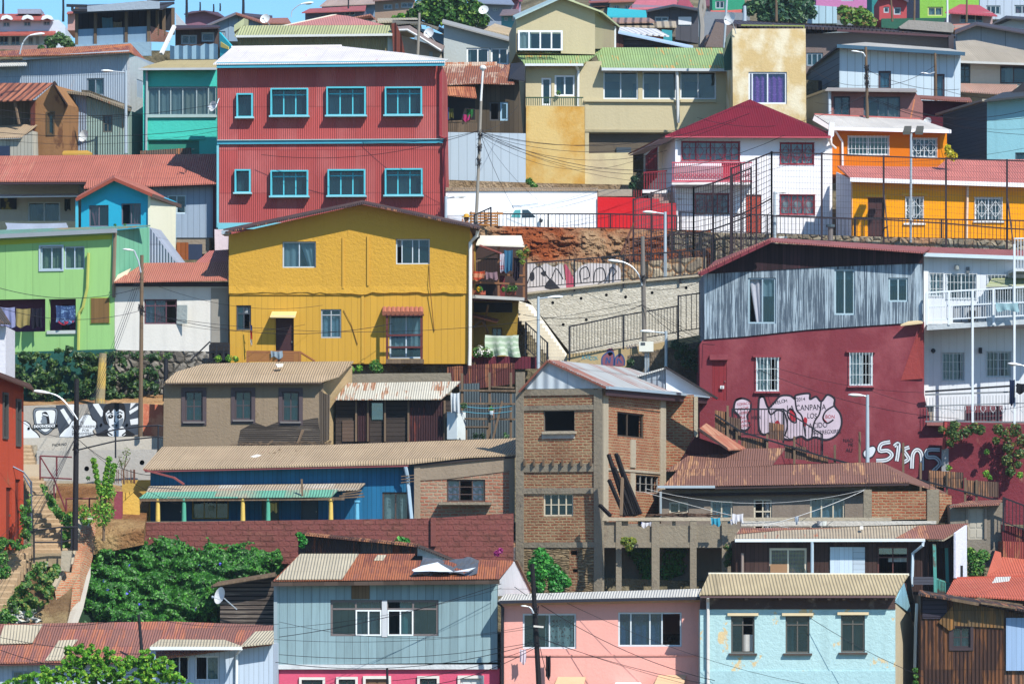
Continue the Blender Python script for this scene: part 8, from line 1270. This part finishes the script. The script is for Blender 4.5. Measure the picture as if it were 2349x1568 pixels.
fr('far grey gable house behind the beige hip roof at the upper right',222,[(2194,75),(2240,58),(2420,88),(2420,130),(2194,120)],boards('#8f949c',1.2,.02,.05),[([(2190,76,-.5),(2240,56,-.5),(2240,50,3),(2192,68,3)],flat('#4a3f40')),([(2240,56,-.5),(2420,88,-.5),(2420,80,3),(2240,50,3)],flat('#3f3a40'))],[(2318,112,2370,124,3)]);fr('far house with a white end wall and yellow base at the right edge',232,[(2280,52),(2305,42),(2420,52),(2420,86),(2280,80)],plaster('#a9b0b8'),[([(2276,54,-.5),(2308,40,-.5),(2420,50,-.5),(2420,44,3),(2308,36,3)],flat('#3a3a40'))]);fr('far small house with a pink hip roof and wide dark windows at the top right',245,[(2182,28),(2277,28),(2277,58),(2182,58)],plaster('#a08a8c'),[([(2168,28,-.8),(2288,36,-.8),(2246,12,2.5),(2202,10,2.5)],corr('#b5525c',.05,lap=9))],[(2201,32,2256,54,3)])
fr('far lime green house with a curtained window at the top right',275,[(2110,-20),(2246,-20),(2246,48),(2110,45)],plaster('#7fb04a'),[],[(2128,16,2163,37,2,'#b0b87a',[(0,1,LACE)])]);fr('far pale blue house with dark windows in the top right corner',280,[(2247,-20),(2420,-20),(2420,46),(2247,44)],boards('#a9b4c4',.5,.04,.04),[],[(2262,13,2295,34,3),(2327,12,2380,33,3,'#9aa6ae',[(0,1,PINKC)])]);fr('far brick red house between the bushes and the lime green house',270,[(2017,-5),(2050,-12),(2080,2),(2080,46),(2017,46)],plaster('#a5484c'),[([(2014,-4,-.4),(2050,-14,-.4),(2084,4,-.4),(2084,-2,3),(2050,-20,3)],flat('#4a4450'))],[(2027,16,2040,30,1),(2050,17,2067,34,1)]);fr('far pink house at the top edge above the pale blue wall',300,[(1872,-20),(2005,-20),(2005,20),(1872,14)],plaster('#b0709a'),[],[(1930,-6,1958,3)]);fr('far pale blue wall house under the pink house',262,[(1862,12),(1920,16),(1920,54),(1862,54)],boards('#9ab4c0',.4));fr('far dark blue shed between the red and the lime houses',272,[(2080,-20),(2110,-20),(2110,44),(2080,44)],plaster('#2a3244'));solo('retaining_wall','dark green far wall below the lime green house','wall',250,2095,62,plaster('#2f5a4a',.1),lambda mb,tt:mb.plate([(2022,43),(2172,41),(2172,66),(2022,66)],0,.3));fr('far teal edged house at the top edge right of the bushes',285,[(2000,-20),(2020,-20),(2020,50),(2000,50)],plaster('#2f7a7a'))
fr('far salmon roofed cottage behind the concrete lump roof',232,[(2190,58),(2235,56),(2235,70),(2190,70)],plaster('#9a8a84'),[([(2170,68,-.5),(2232,64,-.5),(2225,54,2),(2185,56,2)],corr('#c07a64',.1))]);fr('far purple grey houses in a row along the top edge left of the beige gable',330,[(1120,-4),(1190,-8),(1190,60),(1120,60)],plaster('#8a5a68'),[([(1115,2,-.8),(1195,-4,-.8),(1190,-14,3),(1122,-10,3)],corr('#9a5a64',.1))],[(1140,8,1155,18),(1165,8,1178,18)]);fr('far slate roofed house right of the big rounded tree',310,[(1090,2),(1175,6),(1175,60),(1090,60)],plaster('#7f8a9a'),[([(1085,6,-.8),(1180,10,-.8),(1170,-4,3),(1095,-8,3)],flat('#6f7a8c'))],[(1105,16,1115,24),(1130,18,1142,26)]);fr('far house with a tan roof behind the pale sloping house',240,[(1120,60),(1180,66),(1180,90),(1100,88)],plaster('#b0a088'),[([(1110,68,-.5),(1178,82,-.5),(1178,66,3),(1135,54,3)],corr('#b8a68a',.1,lap=9))]);fr('far grey house at the top edge between the beige gable and the turquoise roof',350,[(1355,-10),(1470,-10),(1470,60),(1355,50)],plaster('#6a7484'),[([(1350,6,-.8),(1475,0,-.8),(1470,-16,3),(1355,-12,3)],corr('#9a5a58',.1))],[(1385,16,1398,26),(1420,14,1432,24)])
fr('far grey-green house above the dark brown roof beside the dark tree',290,[(1855,45),(2020,48),(2020,90),(1855,80)],plaster('#7a8488'),[],[(1900,58,1915,66)])
for i,(u0,v0,u1,v1,Y,l) in enumerate(((1986,108,1990,280,190,'tall dark wooden pole in front of the pale blue boarded house'),(2145,122,2147,236,200,'dark wooden pole at the right door of the pale blue boarded house'),(1104,220,1092,520,181,'tall leaning wooden pole with tangled wires beside the red house'),(962,30,958,130,202,'grey wooden pole behind the white roof of the red house'),(1780,-10,1781,50,215,'wooden pole at the dark tree, top right'),(2043,-10,2047,50,240,'far pale pole in front of the brick red house'),(2098,-10,2097,50,238,'far pole left of the lime green house'),(2173,-10,2173,60,236,'far slim white pole right of the lime green window'),(2218,-10,2217,52,240,'far dark pole in front of the pink hip roof house'))):
 utility_pole(l,u0,v0,u1,v1,Y,.07 if i<5 else .06,flat('#8a857c',.9) if i in (2,3) else (flat('#c9ccd0') if i==7 else TIMBER),knots=3 if i in (0,2) else 0)
wall_lamp('lamp on the tall dark pole of the pale blue boarded house',[(1985,130),(1980,122),(1974,120)],189.7,-1,.5);wall_lamp('lamp beside the right pole of the pale blue boarded house',[(2144,166),(2138,168),(2132,170)],199.7,-1,.5);solo('lamp_mast','slim white mast with a round lamp on the leaning pole right of the red house','mast',180.8,1103,225,flat('#d3d3d0'),lambda mb,tt:mb.pline([(1103,232,0),(1108,158,0)],.045).sph(tt.f.q(1108,156),.14,.14,.11,8,5))
for l,Y,u,v,w,h,c,rc in (('far lilac house with a maroon roof at the top edge left of the beige gable',345,1135,14,60,30,'#8f8aa4','#8a4a58'),('far small teal house below the purple grey houses',300,1150,42,40,22,'#4f8a90','#7a6a6a'),('far cream house with a rust roof above the turquoise roof panel',345,1400,14,55,28,'#a9a494','#a0604e'),('far pink house left of the far emerald house',325,1610,22,40,26,'#b07f8a','#7a4a50'),('far blue house with a grey roof above the far grey gabled house',380,1500,-4,60,22,'#5f7f9a','#7f858c'),('far brown house with a red roof between the big dark tree and the pink house',330,1850,4,44,30,'#7a6a60','#a8585a'),('far slate blue house at the top edge over the turquoise roof',390,1440,-8,50,20,'#6a7f94','#8f5f5a'),('far ochre house high on the slope right of the beige gable',350,1365,22,44,24,'#a8946a','#8a5a4a')):
 fr(l,Y,[(u,v-h*.35),(u+w,v-h*.42),(u+w,v+h),(u,v+h)],plaster(c,.06,.1),[([(u-4,v-h*.33,-.6),(u+w+4,v-h*.4,-.6),(u+w-2,v-h*.95,4),(u+3,v-h*.9,4)],corr(rc,.1,lap=9))],[(u+w*.15,v-h*.1,u+w*.38,v+h*.3),(u+w*.6,v-h*.1,u+w*.82,v+h*.3)])
t=T('tree','bright green leafy tree top in front of the rusty roof at the bottom left','tree',141,230,1640,0);mb=t.mb();rg=random.Random(11)
for u,v,r,d in ((170,1492,22,.3),(200,1500,26,.2),(240,1502,20,.2),(160,1520,24,0),(210,1530,34,0),(255,1530,24,.1),(290,1530,28,-.2),(340,1518,30,-.3),(375,1535,30,-.3),(310,1550,36,-.4),(120,1545,26,-.1),(90,1560,24,-.3),(60,1566,20,-.2),(360,1560,34,-.5),(400,1562,20,-.5),(230,1565,40,-.2),(150,1565,30,-.1),(25,1570,20,.2),(430,1572,14,.2)):
 for _ in range(int(r*r/26)):
  a=rg.uniform(0,6.28);k=rg.random()**.5*r*1.1;mb.leafs(t.f.q(u+k*math.cos(a),v+k*math.sin(a)*.85,d+rg.uniform(-.35,.35)),rg.uniform(4,8.5)*K*141,30,.125,rg,(1,.9,.6),.1)
t.part('crown',mb,leaf('#3f7a22','#6fae2e','#a5c945',.4));t.part('trunk',t.mb().tube([t.f.q(225,1700,.2),t.f.q(222,1600,.2),t.f.q(215,1510,.2)],.12,7,.04).tube([t.f.q(222,1600,.2),t.f.q(320,1540,-.2)],.07,6,.03),TIMBER)
utility_pole('leaning black wooden pole in front of the salmon house',1221,1292,1240,1640,147.5,.095,flat('#17161a',.85),knots=1);wall_lamp('small white lamp on the leaning black pole',[(1224,1406),(1219,1396),(1214,1391)],147.3,-1,.35);utility_pole('short black pole top in front of the pink ground floor',888,1531,890,1640,147.8,.05,IRON)
t=T('pole_clamp','white clamp bracket on the leaning black pole','bracket',147.3,1235,1436,0,None,True);t.part('pole_clamp',t.mb().pbar((1224,1435,-.05),(1247,1437,-.05),.06),flat('#c9c4bc'))
VB=leaf('#236a2a','#3a8f34','#5fae4a',.3);plant('climbing_vines','bright green creeper climbing the foot of the brick tower','vines',156.4,1250,1360,[(1240,1275,20),(1230,1295,20),(1255,1290,16),(1270,1310,20),(1245,1315,22),(1285,1325,18),(1300,1335,11),(1222,1320,16),(1235,1345,18),(1275,1345,20)],VB,.14,330)
plant('climbing_vines','small vine on the left corner of the dark rusty lean-to','vines',153.6,690,1250,[(690,1230,8),(697,1240,8),(693,1250,6),(684,1225,5)],VB,.14,60);plant('bush','round green bush growing over the maroon block wall','bush',156.6,925,1250,[(920,1240,12),(932,1243,10),(910,1246,8)],VB,.13,130);plant('bush','magenta flowering creeper in the rubble stone footing','bush',156.8,1142,1275,[(1140,1268,7),(1148,1262,6)],leaf('#a0307a','#b84a94'),.1,60);plant('shrub','thin weeds along the drain pipe right of the light blue house','shrub',148.4,2098,1560,[(2100,1535,6),(2101,1550,6),(2100,1565,6)],G1,.08,60)
for i,(r,c,l) in enumerate((((1676,1190,1690,1199),cloth('#d3d3d8','#4a6ab0','dots'),'white and blue cloth over the terrace parapet'),((1680,1177,1705,1196),cloth('#d8d8dc'),'row of small white clothes on the terrace line'),((1631,1186,1652,1203),cloth('#3f9ab5'),'turquoise towel on the terrace beside the window'),((1823,1183,1832,1198),cloth('#b8c4d0'),'pale blue cloth hanging from the concrete ledge'),((1471,1196,1494,1206),cloth('#d6d6da','#4a5ab0','dots'),'crumpled white cloth stuffed in the terrace opening'))):hanging('laundry',l,'laundry',157.4,r,c,group='laundry on the concrete terrace')
t=T('red_crate','orange-red plastic crate on the terrace left of the white ledge','crate',159.4,1778,1198,0);t.part('box',t.mb().pbox(1762,1189,1793,1199,0,.4),flat('#b83a1e'));t.part('rim',t.mb().pbox(1761,1187,1794,1189,-.02,.42),flat('#c9441f'));cable(1478,1128,158.5,1985,1240,157.5,.15,.009,'clothes_line','upper clothes line crossing the concrete terrace','clothes lines over the terrace',flat('#b5b5b2'));cable(1480,1120,158.5,1985,1122,158.6,.5,.008,'clothes_line','slack clothes line from the tower to the brick wall','clothes lines over the terrace',flat('#b5b5b2'));cable(1750,1206,157,1982,1124,158.8,.1,.01,'clothes_line','tight white line rising to the brick wall pier','clothes lines over the terrace',flat('#c9c9c6'))
t=T('junk_heap','heap of old boards and sheets on the concrete terrace','junk',158.6,1530,1186,0,None,True,'stuff');mb=t.mb();rg=random.Random(4)
for _ in range(26):u=rg.uniform(1478,1612);p=t.f.q(u,1184-rg.uniform(0,7),rg.uniform(0,.5));a=rg.uniform(-.12,.12);mb.bar(p,p+Vector((rg.uniform(.4,1.1),rg.uniform(-.2,.3),a)),.16,.03)
t.part('junk_heap',mb,boards('#5a463a',.2,.05,.4,wear=.3));
def litter(name,label,cat,Y,u0,v0,u1,v1,n,m,ln,d=(0,.4),seed=2):
 t=T(name,label,cat,Y,(u0+u1)/2,v1,0,None,True,'stuff');mb=t.mb();rg=random.Random(seed)
 for _ in range(n):k=rg.random();p=t.f.q(u0+(u1-u0)*rg.random(),v1+(v0-v1)*k,d[0]+(d[1]-d[0])*k)+Vector((0,0,.06));mb.bar(p,p+Vector((rg.uniform(-ln,ln),rg.uniform(-.1,.1),rg.uniform(-.04,.06))),rg.uniform(.02,.05),.015)
 t.part(name,mb,m)
litter('twig_heap','dry twigs and straw heaped on the left part of the long tan roof','twigs',160,600,1036,700,1062,240,flat('#7a6a54',.9,var=.3),.3,(.4,2.2));litter('twig_heap','broken laths fallen along the foot of the derelict mud house','laths',165.6,545,1016,760,1026,90,TIMBER,.5,(-.3,.2),5)
for l,Y,P in (('white scrap of sheet lying on the left end of the long tan roof',160,[(574,1054,1.),(590,1049,1.3),(604,1052,1.2),(590,1058,.8)]),('white scrap of sheet lying on the tan roof of the mud house',166,[(632,842,1.2),(650,841,1.3),(648,846,1.0),(636,847,.9)]),('small stone weighing down the patched roof right of the terrace',155,[(1973,1219,.3),(1980,1219,.3),(1980,1214,.5),(1973,1214,.5)])):solo('roof_scrap',l,'scrap',Y,P[0][0],P[0][1],flat('#cfcdc6',.7),lambda mb,tt:mb.slab([tt.f.q(*p)+Vector((0,0,.12)) for p in P],.04))
# ---- wires
W_=[(322,640,166,740,700,171,.5),(322,720,166,1478,690,171.5,.9),(322,712,166,900,742,171,.6),(322,722,166,700,744,171,.4),(-20,700,150,322,712,166,.4),(-20,655,150,322,660,166,.4),(172,1000,153.8,322,610,166,.2),(172,1000,153.8,322,622,166,.3),(172,1002,153.8,322,636,166,.35),(172,1004,153.8,322,650,166,.4),(172,1004,153.8,-20,1330,146,.3),(172,1004,153.8,-20,1290,146,.3),(172,1006,153.8,-20,1250,146,.3),(172,1006,153.8,-20,1370,146,.3),(172,1000,153.8,350,1090,158,.3),(172,1000,153.8,420,1160,158,.3),(172,1002,153.8,40,960,150,.2),(1474,700,172,1200,722,172,.3),(1474,698,172,1210,738,172,.4),(1474,700,172,1330,664,175,.2),(1474,700,172,1640,790,168,.4),(1474,698,172,2120,900,164,.8),(1474,700,172,2200,960,163,.9),(1474,660,172,1620,640,174,.2),(1960,880,166,2360,930,160,.5),(1099,300,181,500,235,186,1.0),(1099,300,181,600,355,183,.5),(1099,310,181,1480,360,182,.9),(1099,306,181,1530,345,182,.7),(1099,300,181,1800,310,183,1.5),(1099,304,181,1910,340,183,1.7),(1099,308,181,1770,352,180,1.2),(1099,302,181,1720,260,183,.9),(1099,304,181,1700,240,183,1.0),(1099,306,181,1690,275,183,1.0),(1099,300,181,1180,480,183,.2),(1099,300,181,1250,470,183,.3),(1099,300,181,1190,240,195,.3),(500,292,183,-40,300,183,.3),(500,300,183,-40,316,183,.4),(500,238,183,-40,268,183,.3),(289,262,186,-40,245,184,.2),(289,270,186,-40,256,184,.3),(1988,215,190,1600,270,184,.8),(1988,218,190,2400,262,186,.6),(1988,220,190,2400,290,184,.6),(1988,195,190,1850,150,196,.3),(1988,197,190,2146,150,200,.3),(1988,220,190,1870,235,194,.2),(2146,200,200,2400,210,196,.4),(1988,222,190,2420,232,186,.8),(2400,330,178,1770,352,178,.5),(2400,310,184,1988,225,190,.4),(1988,160,190,2200,205,201,.3),(1236,1430,147.4,640,1425,148,.5),(1236,1470,147.4,640,1500,148,.3),(1236,1472,147.4,620,1516,148,.5),(1236,1438,147.4,560,1460,148,.3),(1236,1478,147.4,900,1560,148,.2),(1236,1480,147.4,880,1575,148,.4),(1236,1460,147.4,2000,1640,146,.4),(1236,1462,147.4,2200,1590,145,.8),(1180,1345,150,1640,1560,147,.4),(1200,1330,150,2110,1600,146,.8),(1858,1416,148.3,2200,1580,146,.2),(1150,1338,149.5,640,1460,147.8,.2),(1150,1348,149.5,640,1440,147.8,.2),(-40,1452,145,420,1500,145,.2),(-40,1474,145,340,1545,144,.3),(318,1412,146,640,1430,146.5,.2),(318,1412,146,-40,1415,146,.3),(1236,1470,147.4,1260,1560,147.3,.1)]
ORG=[(322,700,'grey pole by the white house'),(172,1000,'black pole in front of the mural'),(1474,700,'pale stone wall pole'),(1099,300,'leaning pole by the red house'),(1988,215,'pale blue house pole'),(2146,200,'pale blue house second pole'),(1236,1460,'leaning black pole'),(318,1412,'thin pole on the long rusty roof'),(500,290,'corner of the red house'),(289,266,'corrugated house lamp'),(1960,880,'lamp before the red graffiti wall'),(1150,1340,'blue-grey house fascia'),(1858,1416,'light blue middle window'),(1190,1340,'creeper by the brick tower'),(2400,320,'right edge'),(-40,1460,'left edge over the rusty roof'),(-20,680,'left edge by the lime house')]
DST=[(700,740,'yellow house front'),(1478,690,'pale stone wall pole'),(900,742,'yellow balcony window'),(322,630,'top of the grey pole'),(322,712,'grey pole'),(-20,1330,'lower left steps'),(350,1090,'blue porch'),(420,1160,'green porch roof'),(40,960,'red-orange house'),(1205,730,'concrete steps'),(1330,664,'upper ramp'),(1640,790,'red graffiti house'),(2120,900,'white balcony house'),(2200,960,'creeper wall'),(1620,640,'weathered boarded house'),(2360,930,'white terrace'),(500,235,'red house upper floor'),(600,355,'red house lower floor'),(1480,360,'crimson house eave'),(1530,345,'crimson house corner'),(1800,310,'crimson roof edge'),(1910,340,'orange house pipe'),(1770,352,'cage fence top'),(1720,260,'crimson ridge'),(1690,265,'crimson roof slope'),(1180,480,'white garden wall'),(1250,470,'pickup truck'),(1190,240,'dark shack'),(-40,300,'brown gabled shed'),(-40,260,'rust roofed shed'),(1600,270,'beige house'),(2400,276,'teal house'),(1850,150,'mauve-brown house'),(1870,235,'mauve house side'),(640,1430,'vines'),(640,1500,'blue-grey house corner'),(900,1565,'pink ground floor'),(2000,1640,'light blue house bottom'),(2150,1590,'rusty corrugated house'),(1640,1560,'light blue house foot'),(420,1500,'pale blue porch'),(1260,1560,'dark folded cloth'),(2200,208,'cream house'),(340,1545,'green tree top')]
near=lambda L,u,v:min(L,key=lambda p:(p[0]-u)**2+(p[1]-v)**2)[2]
for i,(a,b,c,d,e,f,s) in enumerate(W_):cable(a,b,c,d,e,f,s,.0065+.002*(i%3),label='cable from %s to %s'%(near(ORG,a,b),near(DST,d,e)))
# ---- sea air
hz=G('sea_air');pv=hz.n('ShaderNodeVolumePrincipled');hz.put(pv.inputs['Color'],(.75,.88,1.));hz.put(pv.inputs["Density"],.00015);pv.inputs['Anisotropy'].default_value=.2;hz.nt.links.new(pv.outputs[0],hz.out.inputs[1])
mb=MB().box(-1600,-160,-40,1600,2600,75);props(link('haze',mb,hz.m,uvs=False),kind='stuff')
